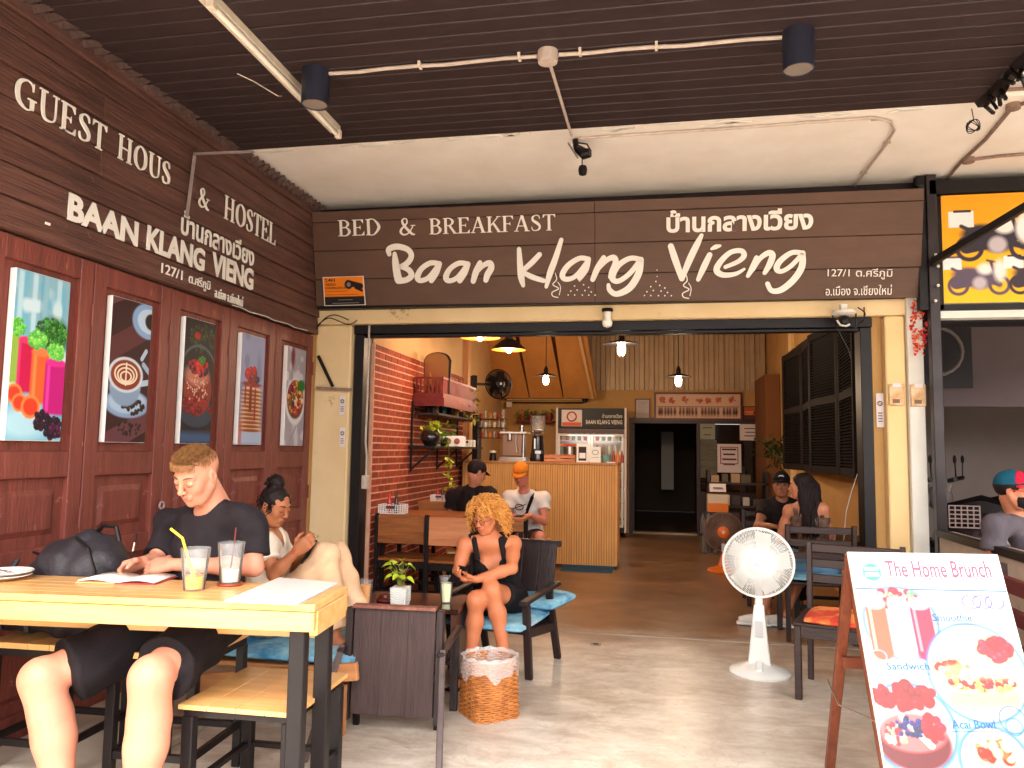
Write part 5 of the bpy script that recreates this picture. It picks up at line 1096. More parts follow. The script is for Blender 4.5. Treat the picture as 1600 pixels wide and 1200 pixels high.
for j in range(6): B().box(.04,FW-.04,.03,.5,.3+j*.27,.31+j*.27).build('shelf',m_chrome,fr)
bm_=B().lathe([(.001,0),(.035,0),(.035,.14),(.014,.18),(.014,.2),(.001,.202)],n=8)
bme=[]
for nm,c in (('green_bottle',(50,110,70)),('white_bottle',(220,214,200)),('red_can',(170,40,40)),('amber_bottle',(150,90,40)),('teal_bottle',(40,130,140))): bme.append(bm_.mesh('bottle',mat(nm,L(c),.3),True))
for j in range(2,6):
    for k in range(11):
        o=obj('fridge_bottle',bme[(jj_:=rs.randrange(5))],None,(a0.x+.09+k*(FW-.18)/10,YF2+.08+rs.uniform(0,.05),.311+j*.27)); tag(o,'%s on fridge shelf %s from the bottom, %s from the left'%(['green bottle','white bottle','red can','amber bottle','teal bottle'][jj_],ORD[j-2],ORD[k]),'bottle','bottles inside the display fridge')
fl=bpy.data.lights.new('fridge_light','AREA'); fl.energy=.8; fl.size=.8; fl.color=(1,.85,.7); fo_=bpy.data.objects.new('fridge_light',fl); C.objects.link(fo_); fo_.location=(a0.x+FW/2,YF2+.12,hz-.12); 
# wall fan on the alcove, pipe rail, shelf with pots
c=at(779,600,Y=10.6); t=thing('wall_fan','black wall mounted fan above the cup rack','fan',(c.x,c.y,0),math.radians(38)); 
pf=pedfan('black round head of the wall mounted fan above the cup rack',(c.x+.02,c.y,0),math.radians(42),1,c.z,m_black,m_black,m_black,.21,post=False,blades=m_black)
for ch in list(pf.children): ch.parent=t
bpy.data.objects.remove(pf)
w0=at(752,600,Y=10.6); B().bar((-.28,.22,c.z),(0,.1,c.z),.035,.035).build('arm',m_black,t); B().box(-.33,-.27,.15,.30,c.z-.12,c.z+.12).build('mount_plate',m_black,t)
t=thing('wall_pipe','pale horizontal pipe with pull switches high on the back wall','pipe'); p0,p1=at(792,624,Y=13.9),at(912,624,Y=13.9); B().tube([tuple(p0),tuple(p1)],.018,8).build('pipe',m_beige,t,smooth=True); B().tube([tuple(p0-V(0,0,.06)),tuple(p1-V(0,0,.06))],.012,6).build('pipe',m_black,t); B().cbox(tuple(p0+V(.05,-.02,-.1)),(.1,.05,.1)).build('junction_box',m_stick,t); B().sph(tuple(p1+V(.03,-.02,0)),.06,10,6).build('bell',m_black,t)
ps,pe=at(808,660,Y=13.9),at(866,660,Y=13.9); t=thing('pot_shelf','dark red wall shelf with trailing greenery and small pots behind the grinder','shelf'); B().box(ps.x,pe.x,13.75,14.06,ps.z,ps.z+.03).build('board',mat('dark_red_wood',L((96,36,28)),.6),t)
for k in range(4):
    xx=ps.x+.1+k*(pe.x-ps.x-.2)/3; B().lathe([(.001,0),(.05,0),(.065,.12),(.001,.12)],(xx,13.88,ps.z+.031),12).build('pot',MATS['cup_red'] ,t)
def leaves(name,t,m_,pts,n,r,l,w_,seed=1,droop=.3,stuff=True):
    b=B(); rs=random.Random(seed)
    for i in range(n):
        c=V(*pts[rs.randrange(len(pts))])+V(rs.gauss(0,r),rs.gauss(0,r),rs.gauss(0,r*.8)); d=V(rs.uniform(-1,1),rs.uniform(-1,1),rs.uniform(-.9,.7)-droop).normalized(); s=d.cross(V(rs.uniform(-1,1),rs.uniform(-1,1),1)).normalized()*w_*rs.uniform(.7,1.2); ll=l*rs.uniform(.6,1.3); n_=d.cross(s).normalized()*w_*.3
        b.add([c,c+d*ll*.35+s+n_,c+d*ll*.7+s*.7+n_*.5,c+d*ll,c+d*ll*.7-s*.7+n_*.5,c+d*ll*.35-s+n_,c+d*ll*.4],[(0,1,6),(1,2,6),(2,3,6),(3,4,6),(4,5,6),(5,0,6)])
    o=b.build(name,m_,t); 
    if stuff: o['kind']='stuff'
    return o
m_lf=mat('leaf_green',L((96,130,40)),.5,L((60,92,24)),8,vary=.1); m_lfd=mat('dark_leaf',L((52,72,30)),.5,L((36,50,20)),8); m_lfy=mat('yellow_green_leaf',L((190,200,50)),.45,L((150,176,34)),6,bump=.1)
leaves('greenery',t,m_lf,[(ps.x+.1+k*(pe.x-ps.x-.2)/5,13.86,ps.z+.16) for k in range(6)],120,.05,.07,.02,2)
# pendant lamps
m_bulb=mat('warm_bulb',(1,.8,.5),.5,emit=((1,.80,.52),9))
m_shin=mat('orange_shade_inside',L((206,96,16)),.6,emit=((1,.30,.03),.16))
def pendant(px,py,pxw,dia,lab,kind,power):
    Y=dia*FPX/pxw; q=at(px,py,Y=Y); t=thing('pendant_lamp',lab,'lamp',tuple(q),0,'pendant lamps inside the shop'); r=dia/2
    B().tube([(0,0,.12 if kind!='deep' else .2),(0,0,4.05-q.z)],.006,6).build('cord',m_black,t)
    if kind=='deep':
        B().lathe([(.02,.22),(.045,.20),(.045,.12),(.09,.10),(r*.75,.05),(r,.0),(r-.004,-.004)],n=36).build('shade',m_black,t,smooth=True); B().lathe([(.03,.03),(.085,.025),(r*.73,.004),(r-.006,-.006)],n=36).build('shade_lining',m_shin,t,smooth=True)
        B().sph((0,0,.0),.035,14,10,(1,1,1.15)).build('bulb',m_bulb,t,smooth=True); lz=-.06
    else:
        B().lathe([(.012,.14),(.03,.10),(.035,.04),(r*.6,.02),(r,-.008),(r-.003,-.012),(.03,.0)],n=36).build('shade',m_black,t,smooth=True)
        B().lathe([(.03,0),(.04,-.03),(.042,-.09),(.03,-.125),(.001,-.135)],n=16).build('bulb',m_bulb,t,smooth=True)
        b=B()
        for k in range(6): a=k*PI/3; b.tube([(.036*math.cos(a),.036*math.sin(a),0),(.05*math.cos(a),.05*math.sin(a),-.04),(.05*math.cos(a),.05*math.sin(a),-.10),(.02*math.cos(a),.02*math.sin(a),-.15)],.003,4)
        o=b.build('cage',m_black,t); o['kind']='stuff'; lz=-.2
    ld=bpy.data.lights.new('lamp_light','POINT'); ld.energy=power; ld.color=(1,.72,.46); ld.shadow_soft_size=.06; lo=bpy.data.objects.new('lamp_light',ld); C.objects.link(lo); lo.parent=t; lo.location=(0,0,lz)
pendant(750,527,66,.42,'wide black pendant lamp with orange lining, highest and nearest the brick wall','deep',3.8)
pendant(795,546,56,.40,'black dome pendant lamp with glowing orange lining, second from the brick wall','deep',3.8)
pendant(853,587,36,.34,'small flat black pendant lamp with caged bulb hanging over the coffee machine','flat',4.2)
pendant(971,537,58,.42,'wide flat black pendant lamp with large caged bulb in the middle of the entrance','flat',3.8)
pendant(1060,588,40,.36,'small flat black pendant lamp with bulb above the framed procession picture','flat',4.2)
# framed pictures on the back wall
YW=YBk-.01
def framed(x0,y0,x1,y1,lab,cat,P,fm,fw=.03,name='framed_picture'):
    a=at(x0,y1,Y=YW-.03); b_=at(x1,y0,Y=YW-.03); t=thing(name,lab,cat,(a.x,YW,a.z)); w_=b_.x-a.x; h=b_.z-a.z
    B().box(0,w_,-.035,0,0,fw).build('frame_side',fm,t); B().box(0,w_,-.035,0,h-fw,h).build('frame_side',fm,t); B().box(0,fw,-.035,0,fw,h-fw).build('frame_side',fm,t); B().box(w_-fw,w_,-.035,0,fw,h-fw).build('frame_side',fm,t)
    print_panel('picture',P,(fw,-.012,fw),(w_-2*fw,0,0),(0,0,h-2*fw),(0,-1,0),t); B().box(fw,w_-fw,-.01,-.0,fw,h-fw).build('backing',fm,t); return t
P=Paint(170,50,L((226,196,176))); P.rect(.02,.47,.98,.49,(60,20,24),.004)
rs=random.Random(2)
for k in range(26):
    x=.04+k*.0365+rs.uniform(-.006,.006)
    if k in (6,13,20): continue
    P.ell(x,.4,.006,.028,(50,12,20)); P.ell(x,.26,.011+rs.uniform(0,.004),.13,(90,20,26) if k%3 else (50,14,22)); P.line(x,.3,x+rs.uniform(-.015,.015),.2,.004,(70,16,24))
for x in (.08,.2,.35,.52,.62,.75,.9): P.blobs(x,.75,.035,.12,14,.012,[(196,110,80),(170,90,60)],int(x*100))
framed(1022,613,1160,656,'long dark red framed picture of a procession of small figures over the back doorway','picture',P,mat('maroon_frame',L((84,22,26)),.4),.035)
P=Paint(24,34,L((206,196,196)))
for k in range(9): P.rect(.15,.85-k*.09,.85-(k%3)*.1,.87-k*.09,(130,120,130),.02)
framed(992,623,1016,657,'small dark framed notice beside the fridge','notice',P,MATS['maroon_frame'],.02)
P=Paint(34,22,L((200,110,50))); P.rect(0,0,1,.4,(110,50,30),.05); P.blobs(.75,.6,.2,.2,14,.05,[(70,30,20)],3); P.rect(.1,.6,.5,.66,(240,180,130),.02); P.rect(.1,.45,.45,.5,(240,180,130),.02)
framed(1161,635,1194,658,'small orange and brown sign right of the long framed picture','sign',P,m_black,.012)
# back doorway woodwork and glazed screen
m_mar=mat('very_dark_red_wood',L((58,24,22)),.45,L((42,18,18)),5,(5,5,.6))
dw=thing('back_doorway','dark red wood frame of the open back doorway','door frame')
xa,xb,xc=-.48,.72,1.93
B().box(xa,xc,YBk-.03,YBk+.10,2.0,2.095).build('head',m_mar,dw)
for x in (xa,xb,xc-.07): B().box(x,x+.06,YBk-.03,YBk+.10,0,1.998).build('jamb',m_mar,dw)
B().box(xa+.061,xa+.09,YBk+.1,YBk+.75,0,1.98).build('open_door_leaf',m_mar,dw)
B().box(xa+.061,xb,YBk-.02,YBk+.1,0,.03).build('sill',m_concrete,dw)
gs=thing('glazed_screen','dark glazed screen with notices to the right of the back doorway','window')
m_dg=mat('dark_window_glass',L((40,30,26)),.05,spec=.8)
B().box(xb+.062,xc-.072,YBk+.03,YBk+.04,.75,1.99).build('pane',m_dg,gs); B().box(xb+.062,xc-.072,YBk,YBk+.06,0,.74).build('lower_panel',m_mar,gs); B().box(xb+.061,xc-.072,YBk+.0,YBk+.028,.741,.78).build('rail',m_mar,gs)
def paper(x0,y0,x1,y1,lab,lines,Y,red=False,m_=None):
    a=at(x0,y1,Y=Y); b_=at(x1,y0,Y=Y); t=thing('paper_notice',lab,'notice',(a.x,Y,a.z)); w_=b_.x-a.x; h=b_.z-a.z; B().box(0,w_,-.003,0,0,h).build('sheet',m_ or m_stick,t)
    if red: b=B(); m=.05; b.box(m,w_-m,-.0045,-.0032,m+.1,m+.115).box(m,w_-m,-.0045,-.0032,h-m-.015,h-m).box(m,m+.015,-.0045,-.0032,m+.1155,h-m-.0155).box(w_-m-.015,w_-m,-.0045,-.0032,m+.1155,h-m-.0155); b.build('red_border',mat('red_border',L((150,40,44)),.6),t)
    n=len(lines)
    for k,s in enumerate(lines): zz_=h*(.78-.52*k/max(1,n-1)) if red else h*(.7-.45*k/max(1,n-1)); B().box(w_*(.2+.05*(k%2)),w_*(.8-.06*(k%2)),-.004,-.0032,zz_,zz_+h*.06).build('print_line',mat('maroon_ink',L((90,30,40)),.6),t)
paper(1156,663,1191,688,'white three line notice high on the dark glazed screen',['ห้องน้ำ','กรุณาปิดไฟ','THANK YOU'],YBk-.01)
paper(1121,694,1158,738,'white notice with red border on the dark glazed screen',['กรุณา','ชำระเงิน','ที่เคาน์เตอร์','ขอบคุณ'],YBk-.06,True)
paper(1093,662,1117,686,'pale patterned paper behind the left of the glazed screen',['....','....'],YBk-.008,m_=mat('greenish_paper',L((150,156,140)),.7))
t=thing('pale_curtain','pale grey green light patch of curtain in the glazed screen beside the doorway','curtain'); a=at(1093,790,Y=YBk-.0); b_=at(1120,688,Y=YBk-.0); B().box(a.x,b_.x,YBk-.005,YBk-.001,a.z+.5,b_.z).build('cloth',mat('grey_green_cloth',L((120,116,100)),.8,L((90,90,80)),6,(1,1,5)),t)
# dark shelving, boxes and bottles at back right
sh=thing('back_shelf','dark cluttered shelving unit below the glazed screen','shelf'); xs0=at(1105,800,Y=12.6).x; xs1=at(1200,800,Y=12.6).x
for z in (.25,.62,.98): B().box(xs0,xs1,12.5,12.95,z,z+.03).build('board',m_dkw2,sh)
for x in (xs0,xs1-.04): B().box(x,x+.04,12.5,12.95,0,1.2).build('side',m_dkw2,sh)
rs=random.Random(9); cols=[(120,50,40),(70,60,60),(170,140,110),(60,36,30),(190,180,170),(90,80,60)]
for k in range(14):
    z=(.281,.651,1.011)[k%3]; x=xs0+.08+rs.random()*(xs1-xs0-.25); h=rs.uniform(.1,.24); w_=rs.uniform(.08,.16); o=B().box(-w_/2,w_/2,-.08,.08,0,h).build('storage_box',mat('box_colour_%d'%(k%6),L(cols[k%6]),.6),None,bevel=.004); o.location=(xs0+.12+(k//3)*(xs1-xs0-.2)/4.6,12.62,z); tag(o,'%s box on the %s board of the dark back shelf, %s column'%(['dull red','grey brown','beige','dark brown','pale grey','olive'][k%6],['lower','middle','top'][k%3],ORD[k//3]),'box','boxes on the back shelf')
q=at(1122,800,Y=11.9); t=thing('orange_carton','orange and white printed carton topped by a small white sign at the back','box',(q.x,11.9,q.z)); B().box(-.15,.15,0,.25,0,.26).build('carton',mat('white_carton',L((206,190,170)),.6),t); B().box(-.15,.15,-.004,-.001,0,.13).build('orange_band',mat('carton_orange',L((220,120,40)),.6),t); B().bar((0,.02,.30),(0,.06,.42),.24,.01,Y1).build('tent_card',m_stick,t); B().bar((-.07,.018,.36),(.07,.018,.36),.03,.01).build('dark_print',m_ink,t)
B().box(q.x-.2,q.x+.3,11.85,12.2,0,q.z-.002).build('plinth_cabinet',m_dkw2,t).location=(-q.x,-11.9,-q.z)
wb=B().lathe([(.001,0),(.04,0),(.042,.02),(.036,.10),(.042,.18),(.03,.24),(.015,.27),(.015,.29),(.001,.29)],n=12).mesh('water_bottle',m_clr,True)
for k in range(8):
    q=at(1094+ (k%3)*7,852,Z=0); o=obj('water_bottle',wb,None,(q.x+random.uniform(-.02,.02),11.6+.1*(k%2),0 if k<4 else .30)); tag(o,'clear water bottle in the %s pack left of the far fan, %s'%(['lower','upper'][k//4],['first','second','third','fourth'][k%4]),'bottle','stacked water bottle packs')
# shutters on the right wall
m_shut=mat('dark_louvre_paint',L((24,13,15)),.75,L((17,9,11)),6,spec=.2)
ys=[(6.98,7.9,1.70,1.78),(7.92,8.84,1.78,1.68),(8.86,9.78,1.70,1.78),(9.8,10.72,1.78,1.70)]
for i,(y0,y1,xa_,xb_) in enumerate(ys):
    t=thing('louvred_shutter',['dark louvred shutter leaf nearest the entrance on the right wall','second dark louvred shutter leaf from the entrance on the right wall','third dark louvred shutter leaf from the entrance on the right wall','dark louvred shutter leaf farthest inside the shop on the right wall'][i],'shutter',(xa_,y0,1.28),math.atan2(-(xb_-xa_),y1-y0),'dark shutters on the right wall'); W_=math.hypot(y1-y0,xb_-xa_); Hh=1.52
    for y in (0,W_-.08): B().box(-.02,.02,y,y+.08,0,Hh).build('stile',m_shut,t,bevel=.003)
    for z in (0,Hh/2-.04,Hh-.08): B().box(-.018,.018,.081,W_-.081,z,z+.08).build('rail',m_shut,t)
    B().box(.012,.016,.079,W_-.079,.05,Hh-.05).build('back_board',m_shut,t)
    for (z0,z1) in ((.09,Hh/2-.05),(Hh/2+.05,Hh-.09)):
        z=z0
        while z<z1: B().bar((0,.081,z+.018),(0,W_-.081,z+.018),.008,.05,V(1,0,.45).normalized()).build('louvre_slat',m_shut,t); z+=.03
tag(B().box(1.80,1.83,6.9,11.0,2.84,2.88).build('shutter_track',m_black),'black steel track above the dark shutters','rail')
t=thing('pillar_post','cream corner post high on the right wall','post'); B().box(1.90,1.948,11.3,11.5,0,4.0).build('post',m_beige2,t)
# ochre cupboard at the far right corner + fire extinguisher-ish plant
cd_=thing('ochre_cupboard','orange ochre tall cupboard at the far right corner','cupboard'); B().box(1.72,1.94,12.6,13.9,0,2.75).build('body',mat('ochre_paint_deep',L((118,74,36)),.7),cd_)
pt=thing('hanging_plant','dim leafy plant hanging before the far right corner','plant',tuple(at(1212,705,Y=11.5))); leaves('foliage',pt,m_lfd,[(0,0,0),(.05,0,-.1),(-.1,0,.05),(.0,0,.1)],160,.09,.12,.02,5)
tag(B().tube([tuple(at(1340,740,Y=6.9)),tuple(at(1330,770,Y=6.9)),tuple(at(1322,800,Y=6.9)),tuple(at(1318,850,Y=6.9))],.004,5).build('white_cable',m_wplast),'thin white cable hanging on the ochre right wall','cable')
# ---------- brick wall shelf group ----------
m_rd=mat('red_carved_wood',L((120,30,24)),.5,L((84,20,18)),12)
yb0,yb1=7.75,9.25
t=thing('carved_shelf','red carved balustrade shelf high on the brick wall','shelf')
zb=at(650,604,X=XB+.2).z
zb=2.02
B().box(XB+.01,XB+.34,yb0,yb1,zb,zb+.05).build('shelf_board',m_rd,t); B().box(XB+.33,XB+.35,yb0,yb1,zb-.09,zb-.002).build('fringe_board',m_rd,t); B().box(XB+.01,XB+.33,yb0-.015,yb0,zb-.09,zb-.002).build('fringe_board',m_rd,t)
b=B(); k=yb0+.02
while k<yb1: b.box(XB+.32,XB+.335,k,k+.02,zb+.051,zb+.2); k+=.05
k=XB+.03
while k<XB+.33: b.box(k,k+.018,yb0+.0,yb0+.015,zb+.051,zb+.2); k+=.045
o=b.build('balusters',m_rd,t); o['kind']='stuff'
B().box(XB+.315,XB+.34,yb0,yb1,zb+.201,zb+.225).build('handrail',m_rd,t); B().box(XB+.01,XB+.314,yb0-.002,yb0+.018,zb+.201,zb+.225).build('handrail',m_rd,t)
t=thing('arched_mirror','round topped mirror with dark edge standing on the red carved shelf','mirror',(XB+.2,yb0+.2,zb+.052))
poly=[(-.13,0),(.13,0),(.14,.36)]+[(.14*math.cos(a)*.9,.38+.07*math.sin(a)) for a in [j*PI/8 for j in range(1,8)]]+[(-.14,.36)]
B().prism([(a*1.12,b_*1.04) for a,b_ in poly],(0,.025,-.0),X1,Z1,(0,-1,0),.02,-.02).build('rim',m_black,t); B().prism(poly,(0,.0,.005),X1,Z1,(0,-1,0),.004,.0).build('mirror_glass',mat('brown_mirror',L((150,116,84)),.15,metal=.6),t)
t=thing('carved_figurine','small gilded seated figurine in front of the arched mirror','figurine',(XB+.16,yb0+.1,zb+.052)); B().lathe([(.001,0),(.05,0),(.05,.02),(.03,.04),(.045,.07),(.03,.1),(.018,.12),(.026,.15),(.015,.18),(.003,.22),(.001,.23)],n=12).build('body',mat('old_gilt',L((176,120,60)),.35,L((110,60,30)),20,metal=.5),t,smooth=True)
t=thing('dried_flowers','dark dried flowers in a vase on the red carved shelf','plant',(XB+.18,yb1-.25,zb+.052)); leaves('sprigs',t,mat('dry_red',L((110,30,26)),.7),[(0,0,.1),(.05,.1,.14),(0,-.2,.12),(.03,-.4,.1)],130,.06,.09,.008,9,droop=-.6); B().lathe([(.001,0),(.03,0),(.035,.06),(.02,.1),(.001,.1)],n=10).build('vase',m_black,t)
t=thing('lower_wall_shelf','black bracket shelf on the brick wall carrying pots and white basket','shelf')
zl=1.48
B().box(XB+.01,XB+.30,7.62,9.85,zl,zl+.025).build('board',m_black,t); B().box(XB+.01,XB+.28,7.8,9.7,zl+.36,zl+.38).build('board',m_mar,t)
for y in (7.72,8.7,9.6): B().bar((XB+.02,y,zl-.22),(XB+.26,y,zl-.005),.02,.02).build('bracket',m_black,t); B().box(XB+.004,XB+.02,y-.012,y+.012,zl-.25,zl+.5).build('upright',m_black,t)
t=thing('black_plant_pot','round glossy black pot with trailing yellow green vine on the wall shelf','plant',(XB+.2,7.78,zl+.026)); B().lathe([(.001,0),(.06,0),(.105,.06),(.11,.11),(.08,.165),(.07,.165),(.001,.15)],n=24).build('pot',MATS['gloss_black'],t,smooth=True)
leaves('foliage',t,m_lfy,[(0,0,.2),(.05,.05,.24),(-.03,.1,.22)],42,.05,.075,.024,4)
m_stem=mat('vine_stem',L((120,120,50)),.6)
vp=[(.12,.12,.16),(.14,.20,.02),(.15,.26,-.15),(.14,.30,-.3),(.15,.36,-.42)]
B().tube(vp,.003,4).build('vine',m_stem,t); leaves('vine_leaves',t,m_lfy,vp[1:],40,.03,.055,.02,6)
cl=[(XB+.18,8.2,zl+.1,'green'),(XB+.16,8.9,zl+.5,'dark')]
t=thing('shelf_plant','leafy green plant in the middle of the wall shelf','plant',(XB+.16,8.45,zl+.026)); leaves('foliage',t,m_lf,[(0,0,.12),(0,.12,.14),(0,-.1,.1)],70,.07,.09,.022,7); B().lathe([(.001,0),(.05,0),(.06,.08),(.001,.08)],n=14).build('pot',m_black,t)
t=thing('shelf_plant','dim olive plant at the inner end of the upper wall shelf','plant',(XB+.16,9.1,zl+.382)); leaves('foliage',t,mat('olive_leaf',L((110,104,30)),.5),[(0,0,.1),(.05,.1,.16),(0,-.1,.2),(.04,.3,.02)],130,.09,.12,.02,8); B().lathe([(.001,0),(.05,0),(.06,.08),(.001,.08)],n=14).build('pot',m_black,t)
t=thing('green_vase','tall teal green glass vase on the upper wall shelf','vase',(XB+.17,8.35,zl+.382)); B().lathe([(.001,0),(.04,0),(.045,.05),(.03,.14),(.05,.22),(.052,.30),(.04,.31)],n=16).build('glass',mat('teal_glass',L((50,110,96)),.15,trans=.4),t,smooth=True)
t=thing('small_doll','small white faced figurine with dark clothes on the upper wall shelf','figurine',(XB+.2,7.88,zl+.382)); B().sph((0,0,.13),.032,12,8).build('head',m_wplast,t,smooth=True); B().lathe([(.035,0),(.03,.06),(.02,.10),(.001,.105)],n=12).build('body',m_black,t,smooth=True); B().lathe([(.036,.13),(.034,.16),(.001,.175)],n=12).build('hair',m_black,t,smooth=True)
q=(XB+.2,9.3,zl+.026); wbasket('upper white condiment basket at the inner end of the wall shelf',q,1.0,False).rotation_euler=(0,0,math.radians(8))
t=thing('fruit_print_box','long white box printed with red fruit on the wall shelf','box',(XB+.22,8.75,zl+.026),math.radians(14)); B().box(-.10,.10,-.3,.3,0,.12).build('box',m_wplast,t); B().box(-.28,.12,-.31,-.301,0,.115).build('box_front',m_wplast,t)
for k in range(3): B().sph((-.18+k*.1,-.315,.06),.035,10,6,(1,.1,1)).build('fruit',MATS['cup_red'],t)
b=B()
t=thing('shelf_jars','dark jars grouped on the upper wall shelf','jar')
for k in range(7):
    y=8.0+k*.19; B().lathe([(.001,0),(.035,0),(.035,.1),(.02,.13),(.001,.13)],(XB+.1+.03*(k%3),y,zl+.382),10).build('jar',[m_black,MATS['cup_amber'],m_glass,MATS['cup_red']][k%4],t,smooth=True)
# conduit and switch on bricks
t=thing('brick_wall_conduit','grey metal conduit running down the brick wall into a switch box','conduit'); p=[at(577,508,X=XB+.02),at(574,620,X=XB+.02),at(571,690,X=XB+.02),at(573,712,X=XB+.03),at(572,742,X=XB+.03)]
B().tube([tuple(v) for v in p],.010,8).build('pipe',m_cond,t,smooth=True); q=at(571,753,X=XB+.04); B().cbox(tuple(q),(.05,.07,.12)).build('switch_box',m_cond,t,bevel=.005)
# neighbouring bay contents
t=thing('round_tube_sign','grey round tubular frame on the dark window of the neighbouring shop','frame'); c=at(1463,549,Y=8.2); B().tube([(c.x+.24*math.cos(a*PI/10-PI/2),8.2,c.z+.24*math.sin(a*PI/10-PI/2)) for a in range(11)],.018,8).build('tube',mat('grey_tube',L((130,118,112)),.5),t,smooth=True)
a=at(1461,606,Y=8.5); b_=at(1514,508,Y=8.5); tag(B().box(a.x-.4,b_.x,8.45,8.5,a.z,b_.z).build('dark_window',m_ink),'dark square window opening in the neighbouring shop','window')
for i,(px,s) in enumerate(((1490,1.0),(1530,.95),(1570,1.0))):
    q=at(px,800,Y=7.6+.2*i); t=thing('parked_motorbike',['dark motorbike nearest the grey post in the rental shop','dark motorbike in the middle of the rental shop row','dark motorbike farthest right in the rental shop row'][i],'motorbike',(q.x,7.6+.25*i,0),math.radians(65),'dark motorbikes parked in the rental shop'); t.scale=(1.15,1.1,1.24)
    B().box(-.2,.2,-.85,-.5,.84,1.12).build('top_box',MATS['gloss_dark_fairing'] if 'gloss_dark_fairing' in MATS else m_black,t,bevel=.03,seg=2)
    for y in (-.55,.55): B().lathe([(.17,-.035),(.24,-.04),(.27,0),(.24,.04),(.17,.035)],(0,y,.27),20,'x').build('wheel',m_black,t,smooth=True)
    B().tube([(0,-.5,.5),(0,-.3,.62),(0,.0,.55),(0,.15,.42)],[.10,.15,.16,.10],10).build('body',mat('gloss_dark_fairing',L((36,26,30)),.15,coat=.6),t,smooth=True); B().tube([(0,-.55,.76),(0,-.2,.80),(0,.1,.76)],[.07,.12,.07],8).build('seat',m_black,t,smooth=True)
    B().bar((0,.56,.3),(0,.38,.98),.06,.06,X1).build('fork',m_chrome,t); B().tube([(-.3,.30,1.02),(0,.38,1.0),(.3,.30,1.02)],.018,6).build('handlebar',m_black,t); B().sph((0,.46,.86),.11,12,8).build('headlight',mat('headlight_glass',L((150,140,140)),.1),t,smooth=True)
    for x in (-.28,.28): B().tube([(x,.3,1.03),(x*1.1,.3,1.14)],.006,5).build('mirror_stem',m_black,t); B().sph((x*1.12,.3,1.17),.05,10,6,(1,.3,.7)).build('mirror',m_black,t,smooth=True)
q=at(1500,815,Y=6.9); t=thing('wire_crate','small grey wire crate behind the low wall of the rental shop','crate',(q.x,6.9,.9)); b=B()
for i in range(6): b.box(-.12,.12,-.1,-.095,i*.035,i*.035+.01).box(-.12+i*.046,-.11+i*.046,-.101,-.096,0,.18)
o=b.build('lattice',mat('grey_wire',L((120,100,96)),.5),t); o['kind']='stuff'
# ================= TABLE TOP THINGS =================
TZ=.901
# drinks on the high table
def tumbler(lab,q,h,r0,r1,liq,lh,extra=None,name='drinking_glass'):
    t=thing(name,lab,'drink',tuple(q)); 
    B().lathe([(.001,0),(r0,0),(r1,h),(r1-.0025,h),(r0-.003,.006),(.001,.006)],n=32).build('glass',m_glass,t,smooth=True)
    rr=r0+(r1-r0)*lh/h-.0035; B().lathe([(.001,.0065),(r0-.0035,.0065),(rr,lh),(.001,lh+.001)],n=28).build('drink',liq,t,smooth=True); return t
m_mango=mat('mango_drink',L((250,190,30)),.25,L((252,206,60)),20); m_cream=mat('milky_drink',L((232,216,192)),.4,L((246,240,226)),25); m_lime=mat('pale_lime_drink',L((226,232,166)),.3,L((240,242,200)),25); m_org=mat('orange_juice',L((250,150,20)),.25,L((250,176,40)),9)
q=at(303,921,Z=TZ); t=tumbler('short glass with a little yellow mango drink, ice and bent yellow straw',q,.165,.040,.058,m_mango,.055)
B().tube([(.016,-.01,.012),(-.040,.0,.14),(-.066,.005,.200),(-.125,.01,.235)],.0055,8).build('straw',mat('yellow_straw',L((236,206,60)),.35),t,smooth=True)
for k in range(5): B().cbox((random.uniform(-.018,.018),random.uniform(-.018,.018),.05+.006*k),(.016,.016,.014)).build('ice_cube',mat('mango_ice',L((246,196,70)),.1,trans=.5),t,bevel=.003)
q=at(359,914,Z=TZ); t=thing('coaster','round red brown coaster under the milky iced drink','coaster',tuple(q)); B().lathe([(.001,0),(.048,0),(.052,.006),(.05,.010),(.001,.009)],n=32).build('disc',mat('red_brown_lacquer',L((150,62,40)),.35),t,smooth=True)
t=tumbler('ribbed glass with melting milky drink and dark straw on the red coaster',q+V(0,0,.0105),.165,.040,.055,m_cream,.06)
B().tube([(.0,-.01,.012),(.012,-.0,.15),(.016,.0,.225)],.0032,8).build('straw',mat('dark_red_straw',L((96,40,40)),.4),t)
# plates at left edge
q=at(5,905,Z=TZ)
for k,(lab,dz,dr) in enumerate((('lower white plate of the stack at the left end of the table',0,0),('upper white plate of the stack, holding the fork',.016,.01))):
    t=thing('plate',lab,'plate',tuple(q+V(.008*k,0,dz)),0,'stacked plates at the left end of the table'); B().lathe([(.001,0),(.055,0),(.085,.012),(.105,.018),(.104,.021),(.08,.015),(.05,.004),(.001,.0035)],n=40).build('dish',mat('white_china',L((240,236,228)),.15),t,smooth=True)
t=thing('fork','steel fork lying on the plates at the left end of the table','fork',tuple(q+V(.02,-.02,.036)),math.radians(-25)); B().tube([(-.09,0,.0),(-.02,0,.002),(.03,0,.006)],[.004,.003,.005],6).build('handle',m_chrome,t); 
for k in range(4): B().tube([(.03,-.009+k*.006,.006),(.075,-.009+k*.006,.002)],.0013,4).build('tine',m_chrome,t)
